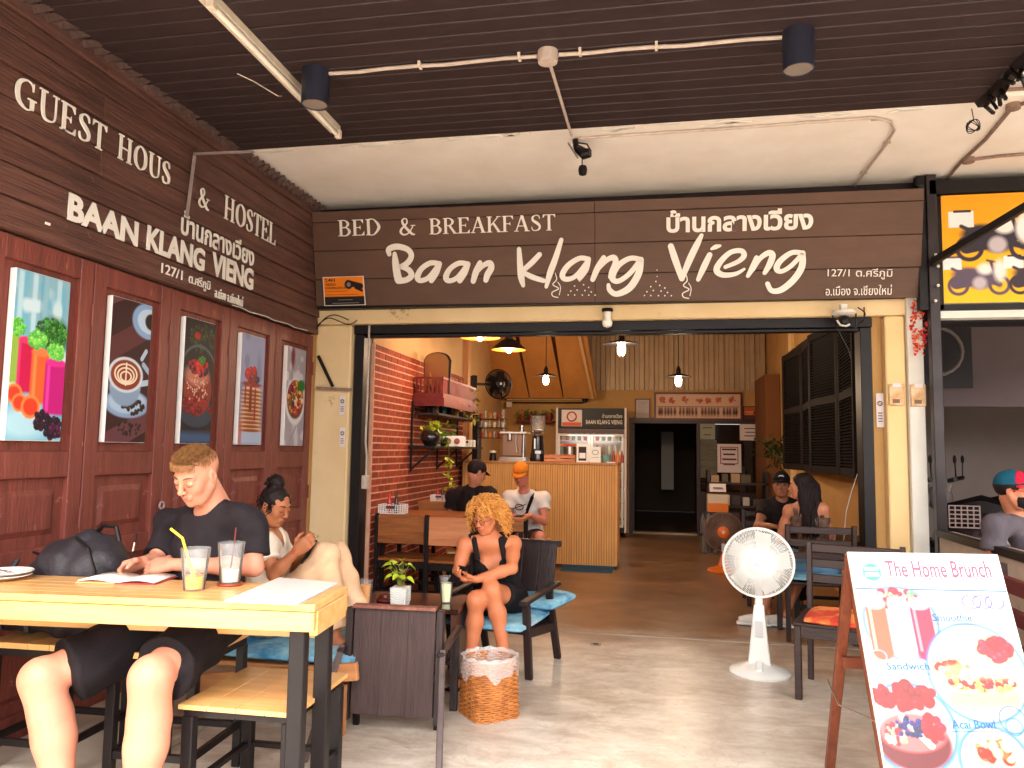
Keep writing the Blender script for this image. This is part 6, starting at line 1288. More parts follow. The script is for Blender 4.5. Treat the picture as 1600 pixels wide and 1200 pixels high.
# notebook, papers, pen
q=at(200,906,Z=TZ); t=thing('open_notebook','open notebook with white pages under the writing man\'s hands','notebook',(q.x,q.y,TZ),math.radians(8))
B().box(-.17,.0,-.1,.1,0,.004).build('cover',mat('tan_cover',L((214,170,120)),.6),t); B().box(.001,.17,-.1,.1,0,.004).build('cover',mat('tan_cover2',L((160,60,60)),.6),t)
for s_ in (-1,1):
    b=B(); n=8; vs=[]
    for i in range(n+1):
        u=i/n; vs+= [(s_*(.003+.16*u),-.095,.0045+.012*math.sin(u*PI*.9)+.002),(s_*(.003+.16*u),.095,.0045+.012*math.sin(u*PI*.9)+.002)]
    b.add(vs,[(2*i,2*i+1,2*i+3,2*i+2) for i in range(n)]); o=b.build('pages',mat('paper_white',L((238,234,226)),.7),t,smooth=True); o.modifiers.new('s','SOLIDIFY').thickness=.005
# menu sheets at right of the table
c4=[at(350,941,Z=TZ),at(462,946,Z=TZ),at(527,912,Z=TZ),at(436,904,Z=TZ)]
def sheet(lab,dz,j,m_,loc=0):
    b=B(); vs=[tuple(p+V(j,j*.5,dz)) for p in c4]+[tuple(p+V(j,j*.5,dz+.0022)) for p in c4]; b.add(vs,[(3,2,1,0),(4,5,6,7),(0,1,5,4),(1,2,6,5),(2,3,7,6),(3,0,4,7)]); return tag(b.build('menu_sheet',m_),lab,'menu',None)
sheet('lower laminated menu sheet at the right end of the table, its blue edge showing',.0005,.004,mat('blue_edge_sheet',L((190,200,220)),.3)); sheet('upper white laminated menu sheet lying at the right end of the table',.0035,0,mat('laminated_white',L((238,236,232)),.25,coat=.4))
# backpack on the left stool
m_bag=mat('black_nylon',L((46,42,48)),.6,L((34,30,36)),8,bump=.35,bscale=60)
# coffee table things
q=at(625,946,Z=.501); t=thing('potted_plant','white zigzag pot with yellow green leafy plant on the coffee table','plant',tuple(q))
H_=.115; w_=.052
B().add([(-w_*.9,-w_*.9,0),(w_*.9,-w_*.9,0),(w_*.9,w_*.9,0),(-w_*.9,w_*.9,0),(-w_,-w_,H_),(w_,-w_,H_),(w_,w_,H_),(-w_,w_,H_)],[(0,3,2,1),(4,5,6,7),(0,1,5,4),(1,2,6,5),(2,3,7,6),(3,0,4,7)]).build('pot',m_wplast,t,bevel=.004)
b=B()
for sgn,ax in ((-1,'f'),(1,'r')):
    for k in range(7):
        z=.012+k*.015
        for h_ in (-1,1):
            x0,x1=(h_*.002,h_*w_*.93); 
            if sgn<0: b.bar((x0,-w_*.965-.002,z),(x1,-w_*.965-.002,z+.022 if z+.022<H_ else H_),.004,.0035,Y1)
            else: b.bar((w_*.965+.002,x0,z),(w_*.965+.002,x1,z+.022 if z+.022<H_ else H_),.004,.0035,X1)
b.build('zigzag_ribs',mat('grey_white_relief',L((206,204,200)),.5),t)
rs=random.Random(11)
for k in range(16):
    a=rs.uniform(0,6.28); rr=rs.uniform(.02,.085); hz_=rs.uniform(.16,.27); p0=(0.01*math.cos(a),.01*math.sin(a),H_-.01); p1=(rr*.5*math.cos(a),rr*.5*math.sin(a),H_+(hz_-H_)*.7); p2=(rr*math.cos(a)-.012,rr*math.sin(a),hz_)
    B().tube([p0,p1,p2],.0018,5).build('stem',m_stem,t)
    d=V(math.cos(a)+rs.uniform(-.6,.2),math.sin(a),rs.uniform(-.35,.25)).normalized(); s=d.cross(V(rs.uniform(-.3,.3),-.3,1)).normalized(); n_=s.cross(d).normalized(); ll=rs.uniform(.05,.075); b=B(); vs=[];fs=[]; c=V(*p2)
    prof=[(0,.0),(.08,.5),(.3,.95),(.55,.9),(.8,.5),(1,.0)]
    for u,wv2 in prof: 
        for e in (-1,-.5,0,.5,1): vs.append(c+d*ll*(u-.15)+s*(e*wv2*ll*.42)+n_*(ll*(.18*abs(e)*wv2-.25*u*u)))
    for i in range(len(prof)-1):
        for j in range(4): q0=i*5+j; fs.append((q0,q0+5,q0+6,q0+1))
    b.add(vs,fs).build('leaf',m_lfy,t,smooth=True)
q=at(697,941,Z=.501); tumbler('tall clear glass of pale iced lime drink at the right edge of the coffee table',q,.165,.033,.046,m_lime,.12)
q=at(600,941,Z=.501); t=thing('ashtray','round red brown wooden lidded ashtray on the coffee table beside the plant','ashtray',tuple(q+V(0,.03,0))); B().lathe([(.001,0),(.055,0),(.062,.01),(.055,.025),(.045,.03),(.04,.045),(.001,.047)],n=28).build('bowl',mat('red_wood_lacquer',L((110,40,24)),.35,L((80,26,18)),9),t,smooth=True)
q=at(570,944,Z=.501); tumbler('orange juice glass half hidden by the corner of the high table',q,.15,.035,.048,m_org,.12)
q=at(500,1050,Z=0.0); t=thing('sneaker_pair','white and red sneakers on the floor under the wooden lounge seat','shoes',(q.x,q.y,0),math.radians(70))
for dy in (-.05,.06): B().tube([(-.11,dy,.04),(-.03,dy,.055),(.06,dy,.04),(.12,dy,.03)],[.04,.042,.036,.024],10).build('sneaker',m_wplast,t,smooth=True); B().tube([(-.08,dy,.085),(-.02,dy,.09)],[.03,.028],8).build('red_lining',mr_,t,smooth=True)
q=at(931,1007,Z=0.001); t=thing('floor_socket','small square drain plate set in the concrete floor before the threshold','drain',(q.x,q.y,.001)); B().box(-.04,.04,-.04,.04,0,.004).build('plate',m_concrete,t); B().box(-.02,.02,-.02,.02,.0042,.006).build('hole',m_ink,t)
# counter to the right foreground: fence slats of dark red chair behind board
t=thing('red_bench','dark red slatted bench along the low wall behind the menu board','bench',(1.86,4.0,0)); 
for z in (.42,.60,.76): B().box(-.02,.02,-.7,.7,z,z+.08).build('slat',mat('dark_red_slat',L((96,36,40)),.5),t,bevel=.004)
for y in (-.68,.64): B().box(-.03,.03,y,y+.045,0,.9).build('leg',m_dkw2,t)
B().box(-.38,-.021,-.66,.66,.36,.39).build('seat',MATS['dark_red_slat'],t)
# ================= PEOPLE =================
class Field:
    def __init__(s,lo,hi,h):
        s.lo=np.array(lo,float); s.h=h; s.n=np.ceil((np.array(hi)-s.lo)/h).astype(int)+1; s.f=np.full(s.n,.5,np.float32)
    def sub(s,lo,hi):
        a=np.maximum(0,np.floor((np.array(lo)-s.lo)/s.h).astype(int)); b=np.minimum(s.n,np.ceil((np.array(hi)-s.lo)/s.h).astype(int)+1)
        if np.any(b<=a): return None,None
        sl=tuple(slice(a[i],b[i]) for i in range(3)); ax=[(s.lo[i]+s.h*np.arange(a[i],b[i])).astype(np.float32) for i in range(3)]
        return sl,(ax[0][:,None,None],ax[1][None,:,None],ax[2][None,None,:])
    def comb(s,sl,d,k,op):
        g=s.f[sl]
        if op=='+': h=np.maximum(k-np.abs(g-d),0)/k; s.f[sl]=np.minimum(g,d)-h*h*k*.25
        else: d=-d; h=np.maximum(k-np.abs(g-d),0)/k; s.f[sl]=np.maximum(g,d)+h*h*k*.25
    def cap(s,a,b,ra,rb,k=.02,op='+',flat=False):
        a=np.array(a,float);b=np.array(b,float); r=max(ra,rb)+k+2*s.h; sl,P=s.sub(np.minimum(a,b)-r,np.maximum(a,b)+r)
        if sl is None: return
        ab=b-a; L2=max(ab@ab,1e-9); t=((P[0]-a[0])*ab[0]+(P[1]-a[1])*ab[1]+(P[2]-a[2])*ab[2])/L2; tc=np.clip(t,0,1)
        d=np.sqrt((P[0]-a[0]-tc*ab[0])**2+(P[1]-a[1]-tc*ab[1])**2+(P[2]-a[2]-tc*ab[2])**2)-(ra+(rb-ra)*tc)
        if flat: d=np.maximum(d,(t-1)*math.sqrt(L2))
        s.comb(sl,d.astype(np.float32),k,op)
    def ell(s,c,r,R=None,k=.02,op='+'):
        c=np.array(c,float); m=max(r)+k+2*s.h; sl,P=s.sub(c-m,c+m)
        if sl is None: return
        X,Y_,Z_=P[0]-c[0],P[1]-c[1],P[2]-c[2]; R=np.eye(3) if R is None else R
        q=[(X*R[0,i]+Y_*R[1,i]+Z_*R[2,i]) for i in range(3)]
        k0=np.sqrt(sum((q[i]/r[i])**2 for i in range(3))); k1=np.sqrt(sum((q[i]/r[i]**2)**2 for i in range(3)))+1e-6
        s.comb(sl,(k0*(k0-1)/k1).astype(np.float32),k,op)
    def half(s,p,n,w_=None):  # cut away what lies on the n side of p
        X=(s.lo[0]+s.h*np.arange(s.n[0]))[:,None,None]; Y_=(s.lo[1]+s.h*np.arange(s.n[1]))[None,:,None]; Z_=(s.lo[2]+s.h*np.arange(s.n[2]))[None,None,:]
        s.f=np.maximum(s.f,((X-p[0])*n[0]+(Y_-p[1])*n[1]+(Z_-p[2])*n[2]).astype(np.float32))
    def folds(s,amp,fr=(38,31,24),seed=0):
        X=(s.lo[0]+s.h*np.arange(s.n[0])).astype(np.float32)[:,None,None]; Y_=(s.lo[1]+s.h*np.arange(s.n[1])).astype(np.float32)[None,:,None]; Z_=(s.lo[2]+s.h*np.arange(s.n[2])).astype(np.float32)[None,None,:]
        s.f+= amp*(np.sin(fr[0]*X+seed+2.2*np.sin(13*Z_+seed))*np.sin(fr[2]*Z_+1.7*np.sin(17*X+9*Y_+seed))+.6*np.sin(fr[1]*Y_+21*Z_+1.5*np.sin(15*X+seed*2))).astype(np.float32)
    def mesh(s,name,m_,parent,off=(0,0,0)):
        f=s.f; ins=f<0; n=s.n
        c=np.zeros(n-1,np.uint8)
        for dx in (0,1):
            for dy in (0,1):
                for dz in (0,1): c+=ins[dx:n[0]-1+dx,dy:n[1]-1+dy,dz:n[2]-1+dz]
        act=np.argwhere((c>0)&(c<8)); del c
        if len(act)==0: return None
        cor=np.array([(x,y,z) for x in (0,1) for y in (0,1) for z in (0,1)])
        vals=np.stack([f[act[:,0]+q[0],act[:,1]+q[1],act[:,2]+q[2]] for q in cor],1)
        acc=np.zeros((len(act),3)); cnt=np.zeros(len(act))
        for i in range(8):
            for j in range(i+1,8):
                if np.abs(cor[i]-cor[j]).sum()!=1: continue
                a,b=vals[:,i],vals[:,j]; cr=(a<0)!=(b<0); t=np.where(cr,a/(a-b+1e-12),0); acc+=np.where(cr[:,None],cor[i]+(cor[j]-cor[i])*t[:,None],0); cnt+=cr
        v=s.lo+s.h*(act+acc/cnt[:,None])-np.array(off)
        idx=np.full(n,-1,np.int32); idx[act[:,0],act[:,1],act[:,2]]=np.arange(len(act))
        qs=[]
        for ax in range(3):
            o=[(1,0,0),(0,1,0),(0,0,1)][ax]; A=ins[:n[0]-o[0],:n[1]-o[1],:n[2]-o[2]]; Bb=ins[o[0]:,o[1]:,o[2]:]
            e=np.argwhere(A!=Bb); u,w_=[(1,2),(2,0),(0,1)][ax]; e=e[(e[:,u]>0)&(e[:,w_]>0)]
            fl=A[e[:,0],e[:,1],e[:,2]]
            def sh(du,dw): q=e.copy(); q[:,u]-=du; q[:,w_]-=dw; return idx[q[:,0],q[:,1],q[:,2]]
            q=np.stack([sh(0,0),sh(1,0),sh(1,1),sh(0,1)],1); q[~fl]=q[~fl][:,::-1]; qs.append(q)
        q=np.concatenate(qs); q=q[(q>=0).all(1)]
        me=bpy.data.meshes.new(name); me.vertices.add(len(v)); me.vertices.foreach_set('co',v.astype(np.float32).ravel()); me.loops.add(q.size); me.loops.foreach_set('vertex_index',q.ravel().astype(np.int32))
        me.polygons.add(len(q)); me.polygons.foreach_set('loop_start',(np.arange(len(q))*4).astype(np.int32)); me.polygons.foreach_set('loop_total',np.full(len(q),4,np.int32)); me.polygons.foreach_set('use_smooth',np.ones(len(q),bool))
        me.materials.append(m_); me.update(calc_edges=True); o=bpy.data.objects.new(name,me); C.objects.link(o); o.parent=parent; return o
A3=lambda v:np.array(v,float)
def nrm(v): v=A3(v); return v/(np.linalg.norm(v)+1e-9)
def head_rot(dirv,roll=0):   # local +Y forward
    f=nrm(dirv); r=nrm(np.cross(f,(0,0,1))); u=np.cross(r,f); c,s_=math.cos(roll),math.sin(roll); r2=r*c+u*s_; u2=-r*s_+u*c
    return np.stack([r2,f,u2],1)
def add_head(F,c,R,s=1,fine=True,gender='m'):
    H=lambda x,y,z: A3(c)+R@(A3((x,y,z))*s)
    E=lambda p,r,k=.012,op='+',RR=None: F.ell(H(*p),[a*s for a in r],R if RR is None else R@RR,k*s,op)
    K=lambda a,b,ra,rb,k=.01,op='+': F.cap(H(*a),H(*b),ra*s,rb*s,k*s,op)
    E((0,-.012,.030),(.073,.092,.082)); E((0,.020,-.030),(.056,.064,.078),.03); E((0,.035,-.072),(.042,.042,.036),.03)
    K((0,.066,-.098),(0,.058,-.094),.017,.02,.02)
    for sx in (-1,1):
        E((sx*.036,.052,-.022),(.024,.028,.030),.02); K((sx*.056,.005,-.045),(sx*.030,.045,-.093),.018,.016,.025)
        K((sx*.014,.083,.022),(sx*.042,.070,.024),.009,.008,.014)
        if fine: E((sx*.031,.094,.004),(.018,.014,.013),.012,'-'); E((sx*.031,.074,.004),(.0165,.0145,.0135),.004)
        E((sx*.074,-.008,-.004),(.009,.018,.031),.008); 
        if fine: E((sx*.083,-.005,.002),(.006,.009,.016),.004,'-')
    K((0,.086,.018),(0,.104,-.022),.0075,.0105,.012); E((0,.108,-.027),(.0105,.011,.0095),.008)
    for sx in (-1,1): E((sx*.0125,.098,-.030),(.0085,.010,.0075),.006)
    K((-.018,.084,-.056),(.018,.084,-.056),.0062,.0062,.008); K((0,.0905,-.0545),(0,.0905,-.0555),.007,.007,.008); K((-.014,.083,-.068),(.014,.083,-.068),.0075,.0075,.007)
    if fine: K((-.022,.094,-.0617),(.022,.094,-.0617),.0022,.0022,.003,'-')
    return H
def face_details(t,off,H,s,brow,lip,down=True,lash=None):
    o=lambda p:tuple(H(*p)-A3(off))
    for sx in (-1,1):
        B().tube([o((sx*.014,.0925,.027)),o((sx*.030,.089,.0325)),o((sx*.047,.073,.028))],[.0026*s,.0034*s,.0016*s],6).build('eyebrow',brow,t,smooth=True)
        B().tube([o((sx*.0165,.0875,.000)),o((sx*.024,.0905,-.0045)),o((sx*.033,.0900,-.0060)),o((sx*.043,.0825,-.003))],[.0008*s,.0012*s,.0013*s,.0008*s],5).build('eyelash',lash or brow,t)
        B().sph(o((sx*.0075,.1035,-.0375)),.0028*s,8,6).build('nostril',mat('nostril_shadow',L((90,40,34)),.8),t)
    b=B(); b.tube([o((-.0215,.0855,-.060)),o((-.009,.0945,-.0562)),o((0,.0960,-.0580)),o((.009,.0945,-.0562)),o((.0215,.0855,-.060))],[.0008*s,.0030*s,.0026*s,.0030*s,.0008*s],8)
    b.tube([o((-.020,.0855,-.0625)),o((0,.0915,-.0675)),o((.020,.0855,-.0625))],[.0008*s,.0045*s,.0008*s],8); b.build('lips',lip,t,smooth=True)
def add_hand(F,w_,d,n,thumb,s=1,curl=(.3,.5,.4),tc=.5,spread=.0,rmin=.0):
    w_=A3(w_); d=nrm(d); n=nrm(A3(n)-d*np.dot(A3(n),d)); sd=np.cross(d,n)
    if np.dot(sd,thumb)<0: sd=-sd     # sd points to the thumb side
    R_=lambda r:max(r*s,rmin)
    for i in range(4):
        o=(1.5-i)*.020*s; F.cap(w_+d*.01*s+sd*o*.55,w_+d*(.088-.004*abs(i-1))*s+sd*o,R_(.016),R_(.0115),.014)
    F.ell(w_+d*.05*s,(.040*s,.045*s,.016*s),np.stack([sd,d,n],1),.015)
    Ls=[(.040,.024,.019),(.044,.028,.020),(.041,.026,.020),(.032,.020,.018)]
    for i in range(4):
        o=(1.5-i)*.0205*s; p=w_+d*(.088-.004*abs(i-1.2))*s+sd*o; a=0; dd=nrm(d+sd*(1.5-i)*spread)
        for j,l in enumerate(Ls[i]):
            a+=curl[j]*(1+.08*i); q=p+(dd*math.cos(a)+n*math.sin(a))*l*s; F.cap(p,q,R_(.0092-.0008*j),R_(.0086-.0009*j),.004 if rmin<.006 else .008); p=q
    p=w_+d*.022*s+sd*.026*s+n*.006*s; dirs=[nrm(d*.6+sd*.75+n*.35*tc),nrm(d*.9+sd*.25+n*.5*tc),nrm(d*.95-sd*.1+n*.7*tc)]
    for j,(l,r) in enumerate(((.036,.0135),(.030,.0105),(.024,.0095))): q=p+dirs[j]*l*s; F.cap(p,q,R_(r),R_(r-.0015),.008); p=q
def foot_(F,a,d,s=1,k=.02):
    d=nrm(d); F.cap(A3(a)+(0,0,-.02),A3(a)-d*.03*s+A3((0,0,-.055*s)),.034*s,.03*s,k); F.cap(A3(a)+A3((0,0,-.045*s)),A3(a)+d*.13*s+A3((0,0,-.068*s)),.036*s,.024*s,k); F.cap(A3(a)+d*.10*s+A3((0,0,-.068*s)),A3(a)+d*.165*s+A3((0,0,-.072*s)),.03*s,.018*s,k)
def torso(F,J,s,g=0,w=1,bust=0,cut=None):
    pel,nk=A3(J['pelvis']),A3(J['neck']); ls,rs_=A3(J['ls']),A3(J['rs']); up=nrm(nk-pel); rt=nrm(rs_-ls); fw=nrm(np.cross(up,rt)); 
    if 'fw' in J and np.dot(fw,J['fw'])<0: fw=-fw
    rt=nrm(np.cross(fw,up)); R=np.stack([rt,fw,up],1); Lt=np.linalg.norm(nk-pel); P=lambda x,y,z: pel+rt*x*s+fw*y*s+up*z*Lt
    F.ell(P(0,-.01,.0),(.165*w*s+g,.125*s+g,.12*s+g),R,.05); F.ell(P(0,.0,.28),(.145*w*s+g,.105*s+g,.15*s+g),R,.06); F.ell(P(0,.005,.66),(.165*w*s+g,.115*s+g,.19*s+g),R,.05)
    if bust:
        for sx in (-1,1): F.ell(P(sx*.075,.085,.66),(.06*s+g,.05*s+g,.06*s+g),R,.04)
    sh=(ls+rs_)/2
    F.cap(ls,sh+up*.02,.058*s+g,.06*s+g,.05); F.cap(rs_,sh+up*.02,.058*s+g,.06*s+g,.05)
    return P,R
def limbs(F,J,s,skinrest=True,foot=True,arms=True,legs=True,rm=0):
    if arms:
        for q in ('l','r'):
            sh,el,wr=J[q+'s'],J[q+'e'],J[q+'w']; F.cap(sh,el,.050*s,.038*s,.03); F.cap(A3(sh)*.5+A3(el)*.5,A3(sh)*.6+A3(el)*.4,.044*s,.043*s,.03); F.cap(el,A3(el)*.65+A3(wr)*.35,.038*s,.040*s,.02); F.cap(A3(el)*.7+A3(wr)*.3,wr,.039*s,.026*s,.02)
    if legs:
        for q in ('l','r'):
            hp,kn,an=A3(J[q+'h']),A3(J[q+'k']),A3(J[q+'a']); F.cap(hp,kn,.088*s,.056*s,.04); F.ell(kn,(.058*s,.058*s,.062*s),None,.03)
            dn=nrm(an-kn); bk=J.get(q+'calf'); c=kn*.68+an*.32
            if bk is not None: c=c+nrm(bk)*.022*s
            F.cap(kn,c,.050*s,.056*s,.03); F.cap(c,an,.056*s,.033*s,.03); F.ell(an,(.037*s,.037*s,.035*s),None,.015)
            if foot: foot_(F,an,J.get(q+'f',J.get('fdir',(0,-1,0))),s)
def bounds(J,pad=.22):
    P=np.array([A3(v) for k,v in J.items() if k in ('pelvis','neck','head','ls','rs','le','re','lw','rw','lh','rh','lk','rk','la','ra')]); return P.min(0)-pad,P.max(0)+pad
def skin(name,c,c2): return mat(name,L(c),.48,L(c2),7,sss=.15,bump=.05,bscale=120,spec=.4,contrast=.9)
def strand_mesh(name,m_,t,off,paths,r0,r1,n=5):
    b=B()
    for p in paths: b.tube([tuple(A3(q)-A3(off)) for q in p],[r0+(r1-r0)*i/(len(p)-1) for i in range(len(p))],n,caps=False)
    o=b.build(name,m_,t,smooth=False); o.data.polygons.foreach_set('use_smooth',[True]*len(o.data.polygons)); o['kind']='stuff'; return o
def cloth(name,c,c2,b_=.25,sc=7,**k): return mat(name,L(c),.85,L(c2),sc,bump=b_,bscale=90,spec=.2,**k)
def mk(label,J):
    off=(float(J['pelvis'][0]),float(J['pelvis'][1]),0.0); t=thing('person',label,'person',off); return t,off
W=lambda x,y,Y: A3(at(x,y,Y=Y))
# ---- 1: man writing ----
J=dict(pelvis=(-2.04,3.22,.70),neck=W(340,794,3.19),head=W(308,741,3.07),ls=W(388,814,3.10)+A3((0,.02,-.005)),rs=W(266,816,3.28),le=W(397,886,3.09),lw=W(268,882,3.04),re=W(243,880,3.18),rw=W(226,878,3.08),
 lh=(-1.92,3.14,.69),rh=(-2.14,3.14,.69),lk=W(236,1058,2.64),rk=W(64,1060,2.68),la=(-1.90,2.62,.09),ra=(-2.27,2.68,.09),lcalf=(0,1,0),rcalf=(0,1,0),fw=(0,-1,0),fdir=(-.1,-1,0))
t,off=mk('man in black T-shirt and shorts writing in a notebook at the high table',J)
lo,hi=bounds(J,.2); F=Field(lo,hi,.0045)
P_,R_=torso(F,J,1,w=1.0); limbs(F,J,1.02,legs=False); limbs(F,J,1.2,arms=False)
for q in ('l','r'): kn,an=A3(J[q+'k']),A3(J[q+'a']); F.cap(kn,kn+(an-kn)*.5+A3((0,.02,0)),.072,.074,.03); F.cap(kn+(an-kn)*.5+A3((0,.02,0)),an,.074,.042,.03)
hd=A3(J['head']); Rh=head_rot((-.14,-.86,-.46),roll=.10); F.cap(J['neck'],hd+Rh@A3((0,-.03,-.05)),.062,.056,.03)
H=add_head(F,hd,Rh,1.09)
add_hand(F,J['lw'],W(200,886,3.03)-J['lw'],(.0,.55,-.6),(0,.2,1),1.0,(.35,.5,.4),.8)
add_hand(F,J['rw'],W(196,880,3.02)-J['rw']+A3((0,0,-.02)),(.7,-.2,-.5),(.0,-.6,.8),1.0,(.75,.8,.5),1.1)
m_h2d=mat('lash_brown',L((60,36,26)),.6); m_sk1=skin('fair_skin',(208,146,120),(186,118,94)); F.mesh('body',m_sk1,t,off)
m_h1=mat('light_brown_hair',L((140,96,56)),.55,L((96,62,36)),30,spec=.3); m_lip1=mat('pink_lip',L((188,112,98)),.5)
face_details(t,off,H,1.25,mat('brown_brow',L((92,58,38)),.6),m_lip1,lash=m_h2d)
# stubble shadow as short hair fuzz on the jaw, fade on the sides, textured top
rs=random.Random(3); paths=[]
for i in range(1800):
    th=rs.uniform(0,2*PI); ph=rs.uniform(.0,1.0); z=1-ph*.62; rr=math.sqrt(max(0,1-z*z)); x=rr*math.cos(th); y=rr*math.sin(th)
    p=(x*.074,-.012+y*.093,.030+z*.083); L_=(.030 if z>.62 else .016)*rs.uniform(.7,1.2); f=A3((rs.uniform(-.25,.25)+x*.4,.8*(1 if z>.5 else .2)+rs.uniform(-.3,.4),(.45 if z>.6 else -.4)+rs.uniform(-.2,.2)))
    f=nrm(f); q=A3(p)+f*L_*.5+A3((0,0,.004)); e=A3(p)+f*L_+A3((0,.004,-.006 if z>.6 else -.004)); 
    if z<.55 and y>.35: continue
    paths.append([H(*p),H(*q),H(*e)])
for i in range(260):
    th=rs.uniform(0,2*PI); r_=math.sqrt(rs.random()); px_,py_=.055*r_*math.cos(th),-.01+.066*r_*math.sin(th); z_=.030+.086*math.sqrt(max(0,1-(px_/.078)**2-((py_+.012)/.098)**2)); paths.append([H(px_,py_,z_),H(px_+rs.uniform(-.006,.006),py_+.018,z_+.012+rs.uniform(0,.006)),H(px_+rs.uniform(-.012,.012),py_+.036,z_+rs.uniform(.006,.016))])
for i in range(160):
    x=rs.uniform(-.058,.058); p=(x,.060-abs(x)*.35,.082-abs(x)*.2); paths.append([H(*p),H(x*1.05,.086-abs(x)*.4,.083),H(x*1.05+rs.uniform(-.008,.008),.097-abs(x)*.45,.062-abs(x)*.1+rs.uniform(-.008,.004))])
strand_mesh('hair',mat('mixed_brown_strands',L((164,116,70)),.5,L((104,68,40)),60,spec=.3),t,off,paths,.0017,.0005,4)  # strands vary between a lighter and a darker brown
FH=Field(hd-.17,hd+.17,.0045); FH.ell(H(0,-.016,.034),(.0765,.0955,.0855),Rh,.01); FH.half(H(0,.058,.040),Rh@nrm((0,.55,-.85))); FH.half(H(0,0,.020),Rh@nrm((0,-.1,-1))); FH.folds(.0012,(160,140,150)); FH.mesh('hair_base',m_h1,t,off)
FH=Field(hd-.17,hd+.17,.0045); FH.ell(H(0,-.014,.028),(.0788,.0978,.0878),Rh,.01); FH.half(H(0,.02,.0),Rh@nrm((0,1,-.25))); FH.half(H(0,0,-.03),Rh@nrm((0,0,-1))); FH.mesh('faded_sides',mat('cropped_hair',L((178,128,96)),.7,L((150,100,72)),60),t,off)
# T-shirt and shorts
m_ts=cloth('black_tshirt',(40,34,39),(30,26,29)); F=Field(lo,hi,.006); P_,R_=torso(F,J,1,g=.016,w=1.04)
for q,nx in (('l',.62),('r',.66)): sh,el=A3(J[q+'s']),A3(J[q+'e']); F.cap(sh+A3((0,0,-.022)),sh+(el-sh)*(nx+.15),.058,.072,.03,flat=True)
F.cap(A3(J['pelvis'])+A3((0,-.02,-.03)),A3(J['pelvis'])+A3((0,0,.2)),.17,.165,.06); F.folds(.0095,(26,22,21),1.0); F.cap(A3(J['neck'])+A3((-.02,-.05,.02)),hd+A3((0,0,0)),.072,.07,.012,'-'); F.mesh('tshirt',m_ts,t,off)
m_st=cloth('black_shorts',(28,23,27),(20,17,20)); F=Field(lo,hi,.006)
F.ell(A3(J['pelvis'])+A3((0,-.02,-.02)),(.19,.15,.13),None,.05)
for q in ('l','r'): hp,kn=A3(J[q+'h']),A3(J[q+'k']); F.cap(hp,hp+(kn-hp)*.80,.120,.112,.05,flat=True); F.cap(hp+(kn-hp)*.3+A3((0,0,-.03)),hp+(kn-hp)*.80+A3((.01 if q=='r' else -.03,0,-.055)),.10,.10,.05,flat=True)
F.folds(.008,(24,22,26),2); F.mesh('shorts',m_st,t,off)
pn=thing('pen','slim pen held upright by the writing man','pen',tuple(W(206,868,3.03))); B().tube([(0,0,-.03),(.0,0,.10)],.0045,8).build('barrel',m_black,pn,smooth=True); B().tube([(0,0,.02),(.0,0,.06)],.0052,8).build('grip_band',m_chrome,pn); pn.rotation_euler=(0,.18,0)
wr_=J['lw']
# backpack
bp=thing('backpack','black nylon backpack lying on the stool left of the writing man','backpack',(-2.66,3.14,.612))
F=Field((-.36,-.26,-.02),(.50,.3,.56),.007); F.ell((0,0,.17),(.28,.17,.19),None,.05); F.cap((-.26,0,.07),(.24,0,.09),.10,.13,.04); F.ell((.0,-.14,.22),(.15,.05,.15),None,.015); F.ell((.07,-.02,.30),(.21,.15,.16),None,.05); F.cap((-.2,0,.08),(.3,0,.10),.1,.13,.06); F.ell((-.05,-.13,.13),(.17,.06,.10),None,.03); F.cap((-.10,-.2,.38),(.02,-.22,.02),.008,.008,.012,'-'); F.cap((.14,-.2,.5),(.20,-.2,.02),.008,.008,.012,'-'); F.cap((-.22,-.14,.30),(-.16,-.2,.02),.007,.007,.012,'-'); F.half((0,0,0.004),(0,0,-1)); F.folds(.011,(24,20,22),3); F.mesh('bag_body',m_bag,bp)
b=B(); b.tube([(-.12,-.12,.37),(-.02,-.16,.36),(.03,-.18,.28),(.03,-.19,.12)],.006,6); b.tube([(.08,-.10,.44),(.17,-.13,.40),(.22,-.14,.30),(.2,-.15,.12)],.007,6); b.build('zip_piping',m_black,bp); B().tube([(.10,.0,.45),(.15,-.02,.49),(.22,-.02,.485),(.24,-.02,.42)],.010,6).build('haul_loop',m_black,bp)
for x in (-.22,-.08): B().tube([(x,-.1,.33),(x-.02,-.185,.2),(x,-.17,.03)],.012,6).build('strap',m_bag,bp)
# ---- 2: woman with bun ----
J=dict(pelvis=W(418,960,4.12),neck=W(417,832,4.06),head=W(430,790,4.02),rs=W(414,853,3.93),ls=W(432,845,4.22),re=W(428,898,3.86),rw=W(462,862,3.88),le=W(452,888,4.25),lw=W(474,866,4.10),
 rh=W(425,965,4.02),lh=W(430,965,4.24),rk=W(508,872,4.02),lk=W(527,868,4.22),ra=(-1.74,4.02,.45),la=(-1.66,4.22,.45),fw=(1,-.3,0),fdir=(1,-.1,0))
t,off=mk('woman with dark hair bun, cream shirt and beige trousers, sitting with knees up',J)
lo,hi=bounds(J,.2); F=Field(lo,hi,.006); s=.93; torso(F,J,s,w=.9,bust=1); limbs(F,J,s*.95)
hd=A3(J['head']); Rh=head_rot((.93,-.26,-.36),0); F.cap(J['neck'],hd+Rh@A3((0,-.03,-.05)),.048,.046,.03); H=add_head(F,hd,Rh,.95)
add_hand(F,J['rw'],(.6,.1,.5),(0,.6,.2),(-.2,0,1),.92,(.6,.7,.5),.8,rmin=.0075); add_hand(F,J['lw'],(.5,-.3,.5),(-.1,-.8,.2),(-.2,0,1),.92,(.6,.7,.5),.8,rmin=.0075)
